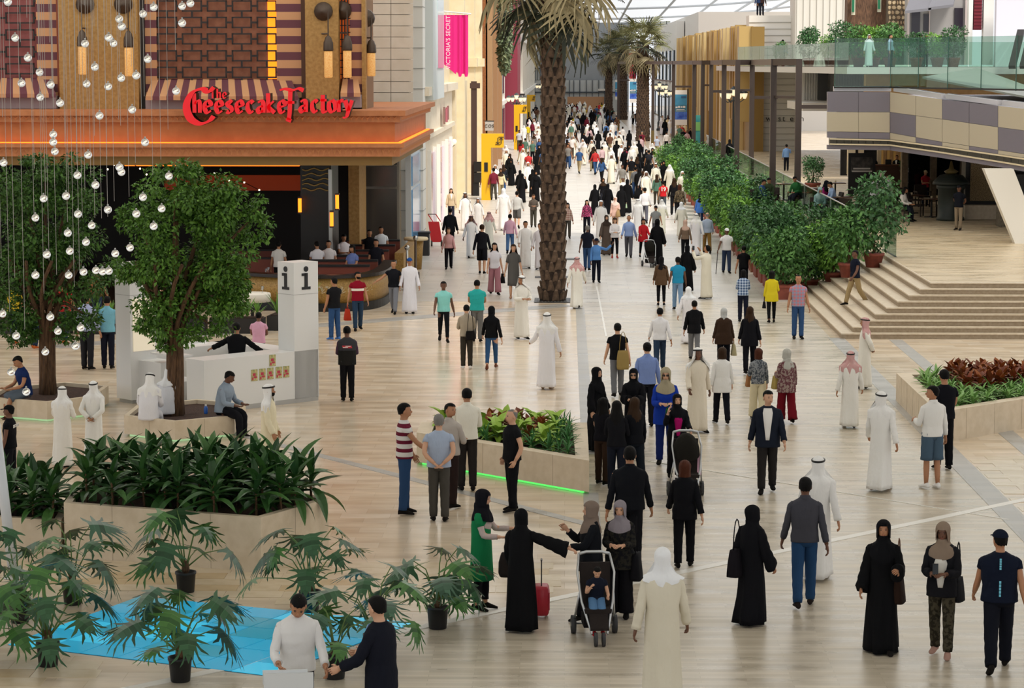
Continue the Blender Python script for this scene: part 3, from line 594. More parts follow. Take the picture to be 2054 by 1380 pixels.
for y in (80, 84.5):
    s_ = thing('rope_post', 'slim %s post with a ball top beside the low wall' % ('steel' if y == 80 else 'bronze'), 'post', (-5.2, y, 0)); MB().lathe([(.14, 0), (.14, .2), (.05, .22), (.04, 1.3), (.03, 1.32)], 10, (-5.2, y, 0)).build('pole', m_steel if y == 80 else m_bronze, s_, True); MB().ball((-5.2, y, 1.38), .09).build('ball', m_steel, s_, True)
# booth benches
m_leath = mat('oxblood_leather', '7b3a2a', .5)
def bench(x0, y, x1, n, lab):
    t_ = thing('booth_bench', lab, 'bench', ((x0 + x1) / 2, y, 0), 'booth benches on the dining terrace')
    MB().box(x0, y - .25, 0, x1, y + .25, .45).build('seat', m_leath, t_); MB().box(x0, y + .2, .3, x1, y + .36, 1.1).build('backrest', m_leath, t_); MB().box(x0, y + .16, 1.1, x1, y + .4, 1.16).build('top_rail', m_black, t_)
for i, (x0, y, x1) in enumerate(((-8.2, 75.6, -6.1), (-8.2, 77.6, -6.0), (-8.0, 79.6, -6.0), (-7.9, 81.8, -5.95), (-7.8, 84.2, -5.9), (-7.8, 86.6, -5.9), (-11.5, 78.5, -9.4), (-12, 82, -9.6))):
    bench(x0, y, x1, i, ['oxblood booth bench closest to the curved gold wall', 'oxblood booth bench in the second row from the curved wall', 'oxblood booth bench in the third row from the curved wall', 'oxblood booth bench in the fourth row from the curved wall', 'oxblood booth bench in the fifth row from the curved wall', 'oxblood booth bench at the far end by the big window', 'oxblood bench inside behind the standing waiters', 'oxblood bench deep inside the dark dining room'][i])
# dining tables with white cloths
def dtable(x, y, r, lab):
    t_ = thing('dining_table', lab, 'table', (x, y, .012)); MB().lathe([(.3, .012), (.3, .03), (.05, .06), (.05, .7)], 12, (x, y, 0)).build('pedestal', m_dark, t_)
    MB().lathe([(r * .8, .5), (r, .52), (r * .98, .74), (r * .95, .76)], 20, (x, y, 0)).build('tablecloth', mat('linen', 'e9e2d6', .8), t_, True)
    for k in range(3):
        a = k * 2.1; g_ = MB().lathe([(.04, .76), (.04, .765), (.01, .77), (.01, .84), (.04, .88), (.045, .96)], 8, (x + .3 * math.cos(a), y + .3 * math.sin(a), 0)).build('wine_glass', glass_mat('clear_glass', 'f2f6f6', .25)); tag(g_, ['nearest', 'middle', 'outermost'][k] + ' stemmed glass on the ' + {'r': 'round table'}.get(lab[0]) + ' ' + ' '.join(lab.split()[5:]), 'glass', 'glasses on dining tables')
q = P(490, 600, .75); dtable(q.x, 70.6, .55, 'round table with white cloth beside the seated woman in a beige scarf')
dtable(-11.6, 72, .55, 'round table with white cloth behind the green tree'); dtable(-9.3, 77, .5, 'round table with white cloth behind the curved wall')
# black planter boxes with upright leaves in front of the terrace
m_boxp = mat('planter_black', '1d1917', .5)
pl_list = [(-15.6, 66.4, -13.6, 66.9), (-13.5, 66.5, -11.5, 67), (-11.4, 66.6, -9.9, 67.1), (-9.8, 66.7, -8.3, 67.2)]
plant_boxes = []
for i, (x0, y0, x1, y1) in enumerate(pl_list):
    t_ = thing('planter_box', ['black planter box at the picture edge behind the first tree', 'black planter box second from the picture edge', 'black planter box behind the leafy tree and the booth', 'black planter box nearest the white information tower'][i], 'planter', ((x0 + x1) / 2, (y0 + y1) / 2, 0))
    MB().box(x0, y0, 0, x1, y1, .42).build('box', m_boxp, t_); MB().box(x0 + .05, y0 + .05, .42, x1 - .05, y1 - .05, .44).build('soil', mat('soil', '3a2418', .9, noise=('2a180f', 20)), t_); plant_boxes.append((x0, y0, x1, y1))
t_ = thing('planter_box', 'black planter box running back behind the white information tower', 'planter', (-8.1, 69, 0)); MB().prism([(-8.3, 67.4), (-7.8, 67.5), (-7.3, 71.8), (-7.8, 71.8)], 0, .42).build('box', m_boxp, t_); MB().prism([(-8.2, 67.5), (-7.9, 67.6), (-7.4, 71.7), (-7.7, 71.7)], .42, .44).build('soil', MATS['soil'], t_)
# string lights
sl = thing('string_lights', 'string of small warm bulbs across the dark dining room', 'string lights', (-13, 78, 3.5))
pts = [A(190 + i * 13, 365 - 40 * math.sin(i / 9 * 3.1), 78) for i in range(10)]; MB().tube(pts, .012, 4).build('cable', m_black, sl)
for p in pts[::1]: MB().ball(p, .028, 6, 4).build('bulb', emis('bulb_warm', 'ffe2b0', 12), sl)
sl = thing('string_lights', 'string of small warm bulbs beside the arched ember panel', 'string lights', (-9.6, 80, 3.5))
pts = [A(370 + i * 30, 330 + (i % 2) * 6 + i * 9, 80) for i in range(6)]; MB().tube(pts, .012, 4).build('cable', m_black, sl)
for p in pts: MB().ball(p, .028, 6, 4).build('bulb', MATS['bulb_warm'], sl)

# ------------------------------------------------------------------ information booth
m_wb = mat('booth_white', 'ecebe9', .3)
ib = thing('information_booth', 'white information booth with two towers marked with the letter i', 'booth', (-7.7, 53.4, 0))
FR, RT_, BK, LF = Vector((-7.65, 51.2, 0)), Vector((-5.45, 53.4, 0)), Vector((-7.6, 55.6, 0)), Vector((-9.85, 53.4, 0))
def obx(name, a, b, w, z0, z1, m, par=ib, inw=Vector((-7.65, 53.4, 0))):
    d = (b - a).normalized(); n = Vector((-d.y, d.x, 0)); n = n if n.dot(inw - a) > 0 else -n
    return MB().prism([a[:2], b[:2], (b + n * w)[:2], (a + n * w)[:2]], z0, z1).build(name, m, par)
obx('counter', FR, RT_, .62, .1, 1.08, m_wb); obx('counter_top', FR, RT_, .66, 1.08, 1.14, m_wb); obx('plinth', FR.lerp(RT_, .03), RT_, .5, 0, .1, mat('plinth_grey', 'b7b5b2', .4))
obx('counter', RT_, BK, .6, 0, 1.1, m_wb); obx('counter', BK, LF, .6, 0, 1.1, m_wb); obx('low_shelf', LF, FR.lerp(LF, .25), .55, 0, .62, m_wb); obx('counter', LF.lerp(FR, .2), LF.lerp(FR, .5), .5, .62, .95, m_wb)
obx('monitor_shelf', FR.lerp(LF, .3), FR.lerp(LF, .62), .4, 1.12, 1.16, m_wb); obx('back_panel', BK.lerp(LF, .25), BK.lerp(LF, .95), .05, 1.1, 1.14, m_wb)
d1 = (RT_ - FR).normalized(); n1 = Vector((-d1.y, d1.x, 0))
def tower(corner, w1, w2, lab, d=d1, n=n1):
    a = corner; MB().prism([a[:2], (a - d * w1)[:2], (a - d * w1 + n * w2)[:2], (a + n * w2)[:2]], .08, 3.08).build('tower', m_wb, ib)
    MB().prism([(a - d * .04 + n * .04)[:2], (a - d * (w1 - .04) + n * .04)[:2], (a - d * (w1 - .04) + n * (w2 - .04))[:2], (a - d * .04 + n * (w2 - .04))[:2]], 0, .08).build('plinth', MATS['plinth_grey'], ib)
    MB().prism([(a + d * .005 - n * .005)[:2], (a - d * (w1 + .005) - n * .005)[:2], (a - d * (w1 + .005) + n * w2)[:2], (a + d * .005 + n * w2)[:2]], 2.375, 2.385).build('seam', MATS['plinth_grey'], ib)
tower(RT_ + d1 * .02, .68, .56, ''); lf2 = Vector((-8.99, 53.2, 0)); tower(lf2, .68, .56, '')
def letter_i(o, along, nrm):
    mb = MB()
    def q(x0, z0, x1, z1):
        a, b = o + along * x0, o + along * x1; e = nrm * .012; mb.hexa([(a.x, a.y, o.z + z0), (b.x, b.y, o.z + z0), (b.x + e.x, b.y + e.y, o.z + z0), (a.x + e.x, a.y + e.y, o.z + z0), (a.x, a.y, o.z + z1), (b.x, b.y, o.z + z1), (b.x + e.x, b.y + e.y, o.z + z1), (a.x + e.x, a.y + e.y, o.z + z1)])
    q(-.12, 0, .12, .06); q(-.045, .06, .045, .36); q(-.12, .3, 0, .36)
    ring = [(o + along * (.062 * math.cos(a)) + Vector((0, 0, .45 + .062 * math.sin(a)))) for a in np.arange(12) * math.pi / 6]
    mb.loft([[tuple(p) for p in ring], [tuple(p + nrm * .012) for p in ring]]); mb.build('lettering', m_black, ib)
for c in (RT_ + d1 * .02,):
    o = c - d1 * .34 - n1 * .001; o.z = 2.48; letter_i(o, d1, -n1); o = c - d1 * .681 + n1 * .28; o.z = 2.48; letter_i(o, -n1, -d1)
MB().prism([(lf2 - n1 * .02 - d1 * .05)[:2], (lf2 - n1 * .02 - d1 * .62)[:2], (lf2 - d1 * .62)[:2], (lf2 - d1 * .05)[:2]], 1.15, 2.3).build('light_panel', emis('warm_panel', 'fff1d6', .25), ib)
for i, (u, v) in enumerate(((.43, .72), (.5, .72), (.57, .72), (.645, .72), (.71, .72), (.59, 1.0))):
    p = FR.lerp(RT_, u); w_ = .085
    b_ = thing('brochure', 'colourful brochure ' + ['first in the row on the booth', 'second in the row on the booth', 'third in the row on the booth', 'fourth in the row on the booth', 'closest to the booth tower', 'alone above the row on the booth'][i], 'brochure', (p.x, p.y, v - .14), 'brochures on the booth front')
    def sheet(name, x0, x1, z0, z1, t0, t1, m):
        a, c = p + d1 * x0, p + d1 * x1; n0, n2 = -n1 * t0, -n1 * t1
        MB().hexa([(*(a + n2)[:2], z0), (*(c + n2)[:2], z0), (*(c + n0)[:2], z0), (*(a + n0)[:2], z0), (*(a + n2)[:2], z1), (*(c + n2)[:2], z1), (*(c + n0)[:2], z1), (*(a + n0)[:2], z1)]).build(name, m, b_)
    sheet('cover', -w_, w_, v - .13, v + .12, .002, .012, mat('brochure_print', 'd8c690', .4, noise=('8f9a58', 20)))
    for x0, x1, z0, z1 in ((-.05, .03, -.02, .04), (-.02, .06, -.07, -.03), (-.07, -.03, -.11, -.05)): sheet('print', x0, x1, v + z0, v + z1, .012, .014, mat('print_red', 'c0304c', .4))
# ------------------------------------------------------------------ stone planters
def planter(name, poly, z, lab, rim=.12, soil=True, glow=False, panels=True):
    cx = sum(p[0] for p in poly) / len(poly); cy = sum(p[1] for p in poly) / len(poly)
    t_ = thing(name, lab, 'planter', (cx, cy, 0)); c = Vector((cx, cy)); n = len(poly)
    ar = sum(poly[i][0] * poly[(i + 1) % n][1] - poly[(i + 1) % n][0] * poly[i][1] for i in range(n))
    if ar < 0: poly = poly[::-1]
    def inset(d):
        out = []
        for i in range(n):
            a, b, e = Vector(poly[i - 1]), Vector(poly[i]), Vector(poly[(i + 1) % n]); d1_, d2_ = (b - a).normalized(), (e - b).normalized()
            n1_, n2_ = Vector((-d1_.y, d1_.x)), Vector((-d2_.y, d2_.x)); m_ = (n1_ + n2_); k = d / max(.35, m_.dot(n1_)); out.append(tuple(b + m_ * k))
        return out
    inn = inset(rim); z0 = .05 if glow else 0
    v = [(p[0], p[1], z0) for p in poly] + [(p[0], p[1], z) for p in poly] + [(p[0], p[1], z) for p in inn] + [(p[0], p[1], z - .12) for p in inn]
    f = []
    for L in range(3): f += [(L * n + i, L * n + (i + 1) % n, (L + 1) * n + (i + 1) % n, (L + 1) * n + i) for i in range(n)]
    MB().add(v, f).build('body', m_lime, t_)
    MB().prism(inn, z - .16, z - .08).build('soil', mat('bark_mulch', '4a2c1c', .95, noise=('2c180e', 25), bump=.8, bscale=30), t_)
    if glow: MB().prism(inset(.1), 0, .05).build('glow_strip', m_glow_green if glow == 2 else emis('green_light_soft', 'bfe8b0', .5), t_)
    for i in range(n):                      # joints between the stone panels
        a, b = Vector(poly[i]), Vector(poly[(i + 1) % n]); L = (b - a).length; k = int(L / .95)
        d = (b - a).normalized(); nn = Vector((d.y, -d.x))
        for j in range(1, k + 1):
            p = a + d * (L * j / (k + 1)); MB().prism([tuple(p - d * .003), tuple(p + d * .003), tuple(p + d * .003 + nn * .003), tuple(p - d * .003 + nn * .003)], z0, z).build('joint', m_lime_joint, t_)
    return t_
planter('stone_planter', [(.42, 41.6), (.42, 46.1), (-2.75, 46.1), (-2.75, 44.77)], .6, 'triangular stone planter with a green underglow in the middle of the plaza', .28, glow=2)
planter('stone_planter', [(7.3, 47.5), (12.6, 52.6), (12.6, 53.6), (7.3, 53.6)], .62, 'triangular stone planter in front of the broad stairs', .3)
TP2 = [(-7.66, 47.3), (-6.6, 48.1), (-6.6, 49.9), (-7.7, 50.5), (-8.8, 49.6), (-8.8, 48.1)]
planter('tree_planter', TP2, .42, 'low stone planter around the tree beside the information booth', .1, glow=True)
TP1 = [(-10.75, 50.0), (-9.95, 50.9), (-9.95, 52.6), (-11, 53.2), (-12.2, 52.3), (-12.2, 50.7)]
planter('tree_planter', TP1, .42, 'low stone planter around the tree at the picture edge', .1, glow=True)
planter('stone_planter', PLB, .82, 'tall stone trough full of dark broad leaves beside the potted plants', .12)
planter('stone_planter', [(-7.65, 36.4), (-9.4, 36.9), (-9.2, 38.4), (-7.8, 38.1)], .5, 'lower stone trough joined to the tall one at the picture edge', .12)
# pale leaning pole at the picture edge
s_ = thing('sail_pole', 'thick pale slanting pole at the picture edge', 'pole', P(28, 1160)); a, b = P(28, 1160), A(-10, 850, P(28, 1160).y); MB().tube([a, b], .075, 14).build('shaft', mat('pole_white', 'd5d8dc', .35), s_, True); MB().lathe([(.16, 0), (.16, .03), (.08, .06)], 14, a).build('base', m_steel, s_, True)
# ------------------------------------------------------------------ plants
npr = np.random.default_rng(11)
def leafmat(name, c, c2, rough=.45): 
    if name in MATS: return MATS[name]
    m = mat(name, c, rough, spec=.35); t = NT(m); g = t.new('NewGeometry'); mx = t.new('Mix', data_type='RGBA'); a, b = lin(c), lin(c2)
    mx.inputs[6].default_value = (*[x * .72 for x in a], 1); mx.inputs[7].default_value = (*b, 1); t.link(g.outputs['Random Per Island'], mx.inputs[0]); t.link(mx.outputs[2], t.n['Principled BSDF'].inputs[0]); return m
m_ficus = leafmat('leaf_ficus', '3f6b22', '6a9636'); m_ficus2 = leafmat('leaf_ficus_dark', '35591f', '547f30')
m_hedge = [leafmat('leaf_hedge_%d' % i, c, d) for i, (c, d) in enumerate((('46763a', '6a9a50'), ('386038', '55844c'), ('5f9234', '86b84a')))]
m_bark = mat('bark', '6f5136', .9, noise=('4b3523', 10), bump=.7, bscale=18, stretch=(4, 4, .5)); m_stem = mat('stem_green', '5f7a3c', .6)
def unit(v): return v / (np.linalg.norm(v, axis=1)[:, None] + 1e-9)
def foliage(name, blobs, n, L, m, up=.3, inner=.72):
    """leaves on the shells of ellipsoid blobs (cx,cy,cz,rx,ry,rz)"""
    bl = np.array(blobs, float); w = (bl[:, 3] * bl[:, 4] * bl[:, 5]) ** .67; k = npr.choice(len(bl), n, p=w / w.sum())
    d = unit(npr.normal(size=(n, 3))); r = inner + (1.06 - inner) * npr.random(n) ** .6
    c = bl[k, :3] + d * bl[k, 3:] * r[:, None]
    dr = unit(d * .9 + npr.normal(size=(n, 3)) * .55 + np.array([0, 0, -.35])); nr = unit(d + npr.normal(size=(n, 3)) * .45 + np.array([0, 0, up * 2]))
    s = L * (.7 + .6 * npr.random(n)); return leaf_mesh(name, c, dr, nr, s, s * .55, m)
def tree(base, crown, lab, n, m, strands=9):
    t_ = thing('ficus_tree', lab, 'tree', base); b = Vector(base)
    mb = MB(); cz = crown[0][2]
    for k in range(strands):                # braided trunk
        a = k * 2 * math.pi / strands; pts = []
        for i in range(9):
            u = i / 8; tw = a + u * 1.6; rr = (.13 - .03 * u if u < .55 else .113 + (u - .55) * 1.5) * (1 if k else .3)
            pts.append((b.x + rr * math.cos(tw), b.y + rr * math.sin(tw), b.z + u * (cz - b.z) * .85))
        mb.tube(pts, [.075 - .04 * i / 8 for i in range(9)], 7)
    mb.tube([(b.x, b.y, b.z - .05), (b.x, b.y, b.z + (cz - b.z) * .5)], [.17, .1], 10); mb.build('trunk', m_bark, t_, True)
    for k, c in enumerate(list(crown)[1:]):
        st_ = Vector((b.x, b.y, b.z + (cz - b.z) * .55)); e = Vector(c[:3]); md = st_.lerp(e, .5) + Vector((0, 0, .15)); MB().tube([st_, md, e], [.06, .04, .015], 6).build('branch', m_bark, t_, True)
    cl_ = []
    for c in crown:
        for _ in range(9):
            d = Vector((rnd.gauss(0, 1), rnd.gauss(0, 1), rnd.gauss(0, 1))).normalized(); q = rnd.uniform(.45, .95); s_ = rnd.uniform(.26, .48); cl_.append((c[0] + d.x * c[3] * q, c[1] + d.y * c[4] * q, c[2] + d.z * c[5] * q, c[3] * s_, c[4] * s_, c[5] * s_ * .8))
    crown = cl_
    o = put('foliage', foliage('foliage', [(c[0] - b.x, c[1] - b.y, c[2] - b.z, *c[3:]) for c in crown], n, .095, m, inner=.3), t_); o['kind'] = 'stuff'
def cb(Y, lst): # crown blobs from picture position and size in metres
    out = []
    for x, y, dy, rx, rz in lst: p = A(x, y, Y + dy); out.append((p.x, p.y, p.z, rx, rx * .9, rz))
    return out
b2 = P(353, 832, .34)
tree(b2, cb(b2.y, [(378, 470, 0, 1.15, 1.25), (350, 400, -.3, 1.0, .8), (430, 390, .2, .85, .75), (460, 470, 0, .75, .9), (300, 490, 0, .75, 1.0), (300, 580, -.3, .6, .6), (400, 600, .1, .8, .75), (450, 560, .2, .65, .75), (520, 420, .1, .38, .3), (345, 650, -.2, .45, .55), (270, 430, .2, .4, .4), (260, 530, .2, .4, .4), (290, 640, -.2, .38, .38), (420, 650, .1, .42, .35), (470, 610, .2, .4, .4), (360, 345, 0, .7, .3), (330, 690, -.2, .25, .25)]), 'leafy round-crowned tree with a braided trunk beside the white information booth', 21000, m_ficus)
b1 = P(97, 790, .34)
tree(b1, cb(b1.y, [(95, 470, 0, 1.25, 1.5), (50, 390, .2, 1.0, .9), (140, 380, 0, .85, .8), (150, 520, -.2, .75, 1.0), (30, 540, 0, .9, 1.0), (90, 620, 0, .9, .7), (170, 630, -.2, .45, .4), (20, 640, .1, .6, .5), (60, 665, .1, .5, .3), (130, 665, -.1, .5, .3), (200, 560, .2, .45, .5), (90, 335, 0, .8, .35)]), 'tall dark leafy tree behind the strings of glass balls', 17000, m_ficus2)

# split-leaf plants in black pots: every leaf is its own piece
def split_leaf(nl=6, L=.46, W=.36):
    """a lobed leaf lying along -y from its stalk at the origin, drooping to its tip"""
    v, f = [], []
    def pt(x, y): return (x, -y, -.32 * (max(0, y) / L) ** 2 * L - abs(x) * .22)
    def half(u): return W * .34 * math.sin(math.pi * (.22 + .7 * u))
    for i in range(nl):
        u = (i + .5) / nl; y0, y1 = L * (i / nl * .95 - .06), L * ((i + .86) / nl * .95 - .06); ln = W * (.5 + .6 * math.sin(math.pi * (.2 + .62 * u))) * (.62 if i == nl - 1 else .8); an = R(-20 + 85 * u); c, s_ = math.cos(an), math.sin(an)
        for sd in (-1, 1):
            h0, h1 = half(i / nl), half((i + .86) / nl); o = len(v); ym = (y0 + y1) / 2; dy = (y1 - y0)
            q = [(0, y0), (sd * h0, y0), (sd * ln * .6 * c, ym - dy * .42 + ln * .6 * s_), (sd * ln * .9 * c, ym - dy * .2 + ln * .9 * s_), (sd * ln * c, ym + dy * .02 + ln * s_), (sd * ln * .6 * c, ym + dy * .42 + ln * .6 * s_), (sd * h1, y1), (0, y1)]
            v.extend(pt(*p) for p in q); ids = tuple(range(o, o + 8)); f.append(ids if sd > 0 else ids[::-1])
        if i < nl - 1:
            o = len(v); y2 = L * ((i + 1) / nl * .95 - .06); h1, h2 = half((i + .86) / nl), half((i + 1) / nl); v.extend([pt(-h1, y1), pt(0, y1), pt(h1, y1), pt(h2, y2), pt(0, y2), pt(-h2, y2)]); f += [(o, o + 1, o + 4, o + 5), (o + 1, o + 2, o + 3, o + 4)]
    o = len(v); v.extend([pt(-W * .12, L * .85), pt(0, L * 1.15), pt(W * .12, L * .85)]); f.append((o, o + 1, o + 2))
    return MB().add(v, f)
m_phil = [leafmat('leaf_split_%d' % i, c, d, .35) for i, (c, d) in enumerate((('29502f', '3f6a45'), ('34602f', '55853f'), ('2a4d36', '4a7057')))]
leaf_me = [split_leaf(n, l, w).mesh('leaf', m_phil[i % 3]) for i, (n, l, w) in enumerate(((5, .44, .42), (5, .38, .36), (6, .48, .46), (4, .3, .3)))]
m_pot = mat('pot_black', '17181b', .45)
pot_me = MB().lathe([(.112, 0), (.118, .01), (.14, .26), (.15, .265), (.15, .3), (.138, .3), (.13, .24)], 20, cap=(1, 1)).mesh('pot', m_pot, True)
def splitplant(loc, h, spread, n, lab, seed):
    r_ = random.Random(seed); t_ = thing('potted_philodendron', lab, 'plant', loc, 'split-leaf plants in black pots', r_.random() * 6)
    put('pot', pot_me, t_); MB().lathe([(.02, .24), (.06, .32), (.045, .45)], 8).build('root_crown', m_bark, t_, True, world=False)
    for k in range(n):
        a = k * 2.4 + r_.uniform(-.3, .3); u = (k + .5) / n; rr = spread * (1.15 - .6 * u) * r_.uniform(.75, 1.15); z = .45 + (h - .45) * (u ** .9) * r_.uniform(.85, 1.05)
        e = Vector((rr * math.cos(a), rr * math.sin(a), z)); md = Vector((e.x * .45, e.y * .45, .35 + (z - .35) * .75))
        s_ = MB().tube([(0.02 * math.cos(a), .02 * math.sin(a), .36), md * .6 + Vector((0, 0, .14)), md, e], [.012, .01, .008, .006], 5).build('stalk', m_stem, t_, True, world=False)
        o = put('leaf', leaf_me[k % 4], t_, e); sc = r_.uniform(.72, 1.0); o.scale = (sc,) * 3; o.rotation_euler = (R(r_.uniform(-5, 48)), R(r_.uniform(-25, 25)), a + math.pi / 2)
for i, (x, y, h, sp, n, lab) in enumerate([(373, 1188, 1.2, .6, 10, 'split-leaf plant standing alone in front of the tall stone trough'), (146, 1212, 1.2, .5, 12, 'split-leaf plant behind the corner of the lit glass floor'),
        (40, 1248, 1.3, .6, 12, 'split-leaf plant with its pot half hidden near the pale pole'), (97, 1336, 1.3, .6, 14, 'split-leaf plant standing on the tip of the lit glass floor'),
        (362, 1366, 1.2, .65, 15, 'bushy split-leaf plant at the front edge of the lit glass floor'), (622, 1228, 1.25, .7, 15, 'split-leaf plant behind the man in the white shirt'),
        (672, 1360, 1.0, .5, 9, 'low split-leaf plant between the white-shirted man and the suited man'), (752, 1318, 1.15, .65, 13, 'split-leaf plant behind the man in the navy suit'),
        (878, 1260, 1.1, .6, 13, 'split-leaf plant closest to the woman in green'), (-28, 1330, 1.3, .65, 14, 'split-leaf plant cut off by the picture edge')]):
    splitplant(P(x, y), h, sp, n, lab, i + 3)

# broad-leaved plants in the troughs: one plant, its leaves as pieces
def blade(L, W, droop, n=6):
    v, f = [], []
    for i in range(n + 1):
        u = i / n; w = W * math.sin(math.pi * min(1, .12 + .88 * u)) ** .8 * (1 if u < 1 else 0); y = -L * u * (1 - .25 * droop * u); z = L * (-droop * u * u * .7 + .02)
        v += [(-w / 2, y, z + w * .25), (0, y, z), (w / 2, y, z + w * .25)]
    for i in range(n): f += [(3 * i, 3 * i + 1, 3 * i + 4, 3 * i + 3), (3 * i + 1, 3 * i + 2, 3 * i + 5, 3 * i + 4)]
    return MB().add(v, f)
m_cord = [leafmat('leaf_cord_%d' % i, c, d, .35) for i, (c, d) in enumerate((('2b4d26', '3f6a33'), ('365c2c', '4e7a3a'), ('223f22', '335a30')))]
blade_me = [blade(l, w, d).mesh('leaf', m_cord[i % 3]) for i, (l, w, d) in enumerate(((.5, .12, .35), (.58, .13, .6), (.44, .115, .15), (.5, .14, .9)))]
def rosette(name, loc, mes, n, tilt, sc, lab, cat, grp, seed, stem=0.0, smat=None):
    r_ = random.Random(seed); t_ = thing(name, lab, cat, loc, grp, r_.random() * 6)
    if stem: MB().tube([(0, 0, 0), (.02, .01, stem)], [.022, .014], 6).build('stem', smat or m_bark, t_, True, world=False)
    for k in range(n):
        u = k / max(1, n - 1); o = put('leaf', mes[(k + seed) % len(mes)], t_, (0, 0, stem * (.35 + .65 * u) if stem else .01 + .02 * u)); s_ = sc * r_.uniform(.8, 1.2)
        o.scale = (s_,) * 3; o.rotation_euler = (-R(tilt[0] + (tilt[1] - tilt[0]) * u + r_.uniform(-12, 12)), 0, k * 2.4 + r_.uniform(-.3, .3)); o.rotation_mode = 'XYZ'
    return t_
def inpoly(x, y, poly):
    c = False; j = len(poly) - 1
    for i in range(len(poly)):
        if (poly[i][1] > y) != (poly[j][1] > y) and x < (poly[j][0] - poly[i][0]) * (y - poly[i][1]) / (poly[j][1] - poly[i][1]) + poly[i][0]: c = not c
        j = i
    return c
def scatter(poly, gap, n, seed, edge=.18):
    r_ = random.Random(seed); out = []; xs_ = [p[0] for p in poly]; ys_ = [p[1] for p in poly]
    for _ in range(6000):
        if len(out) >= n: break
        x, y = r_.uniform(min(xs_), max(xs_)), r_.uniform(min(ys_), max(ys_))
        if all(inpoly(x + a, y + b, poly) for a, b in ((edge, 0), (-edge, 0), (0, edge), (0, -edge))) and all((x - p[0]) ** 2 + (y - p[1]) ** 2 > gap * gap for p in out): out.append((x, y))
    return out
for i, (x, y) in enumerate(scatter(PLB, .29, 44, 5, .12)):
    rosette('cordyline', (x, y, .73), blade_me, 16, (-15, 80), 1.08, 'dark green broad-leaved plant in the tall stone trough', 'plant', 'broad-leaved plants in the tall trough', i, .5)
for i, (x, y) in enumerate(scatter([(-7.65, 36.4), (-9.4, 36.9), (-9.2, 38.4), (-7.8, 38.1)], .33, 14, 6, .12)):
    rosette('cordyline', (x, y, .41), blade_me, 15, (-15, 78), 1.05, 'dark green broad-leaved plant in the lower stone trough', 'plant', 'broad-leaved plants in the lower trough', i + 50, .45)
# bedding in the two triangular planters
m_lime_l = leafmat('leaf_lime', '86b13a', 'b5d65c'); m_spike = leafmat('leaf_spike', '2f6a35', '4d8a48'); m_cro = leafmat('leaf_croton', '5a1f1c', '8a4a28'); m_var = leafmat('leaf_variegated', '5d9a45', '98c070')
lime_me = [blade(.3, .13, .5, 4).mesh('leaf', m_lime_l), blade(.26, .12, .8, 4).mesh('leaf', m_lime_l)]; spike_me = [blade(.3, .03, .2, 3).mesh('leaf', m_spike), blade(.26, .03, .5, 3).mesh('leaf', m_spike)]
cro_me = [blade(.24, .11, .4, 4).mesh('leaf', m_cro), blade(.22, .1, .2, 4).mesh('leaf', mat('leaf_croton_orange', 'b8762c', .4, noise=('8a3f20', 4)))]; var_me = [blade(.32, .05, .5, 4).mesh('leaf', m_var), blade(.3, .05, .9, 4).mesh('leaf', m_var)]
C_IN = [(.14, 42.25), (.14, 45.82), (-2.4, 45.82), (-2.1, 44.6)]
for i, (x, y) in enumerate(scatter(C_IN, .22, 58, 9, .05)):
    dl = min(.14 - x, (y - (42.0 - (x - .42) + .1)) / 1.41)
    k = 'spike' if dl < .3 else ('croton' if rnd.random() < .3 else 'lime')
    if k == 'spike': rosette('dracaena', (x, y, .51), spike_me, 18, (-10, 80), 1.1, 'spiky dark green plant along the rim of the middle planter', 'plant', 'spiky plants in the middle planter', i, .12, m_stem)
    elif k == 'lime': rosette('dieffenbachia', (x, y, .51), lime_me, 12, (0, 70), 1.25, 'lime green leafy plant inside the middle planter', 'plant', 'lime plants in the middle planter', i, .2, m_stem)
    else: rosette('croton', (x, y, .51), cro_me, 11, (10, 75), 1.15, 'dark red croton among the lime leaves of the middle planter', 'plant', 'crotons in the middle planter', i, .22, m_stem)
R_IN = [(7.6, 48.2), (12.3, 52.85), (12.3, 53.3), (7.6, 53.3)]
for i, (x, y) in enumerate(scatter(R_IN, .24, 112, 12, .05)):
    e = (y - (47.9 + (x - 7.3))) / 1.41; k = 'var' if e < .9 or x - 7.6 < .7 else 'croton'
    if k == 'var': rosette('spider_plant', (x, y, .53), var_me, 16, (0, 75), 1.15, 'pale striped green tuft along the rim of the stair planter', 'plant', 'striped tufts in the stair planter', i, .08, m_stem)
    else: rosette('croton', (x, y, .53), cro_me, 13, (5, 75), 1.25, 'dark red croton inside the planter by the stairs', 'plant', 'crotons in the stair planter', i, .25, m_stem)
# upright leaves in the black boxes
snake_me = [blade(.55, .05, .1, 3).mesh('leaf', leafmat('leaf_snake', '4a7a34', '7fae4a')), blade(.45, .05, .25, 3).mesh('leaf', MATS['leaf_snake'])]
for bi, (x0, y0, x1, y1) in enumerate(plant_boxes):
    for k in range(5): rosette('snake_plant', (x0 + .2 + k * (x1 - x0 - .4) / 4, (y0 + y1) / 2, .43), snake_me, 12, (50, 88), 1.0, 'upright green plant in the %s black box' % ['first', 'second', 'third', 'fourth'][bi], 'plant', 'upright plants in the black boxes', k, 0)
for k in range(5): rosette('snake_plant', (-8.05 + k * .12, 67.8 + k * .95, .43), snake_me, 14, (45, 88), 1.35, 'tall grassy plant in the box running back from the tower', 'plant', 'tall plants behind the tower', k + 9, 0)
rosette('red_bromeliad', (-9.6, 66.95, .43), [blade(.3, .06, .3, 3).mesh('leaf', mat('leaf_red', 'b8202c', .4))] , 12, (30, 85), 1.5, 'red bromeliad among the upright plants of the black boxes', 'plant', None, 3, .15, m_stem)

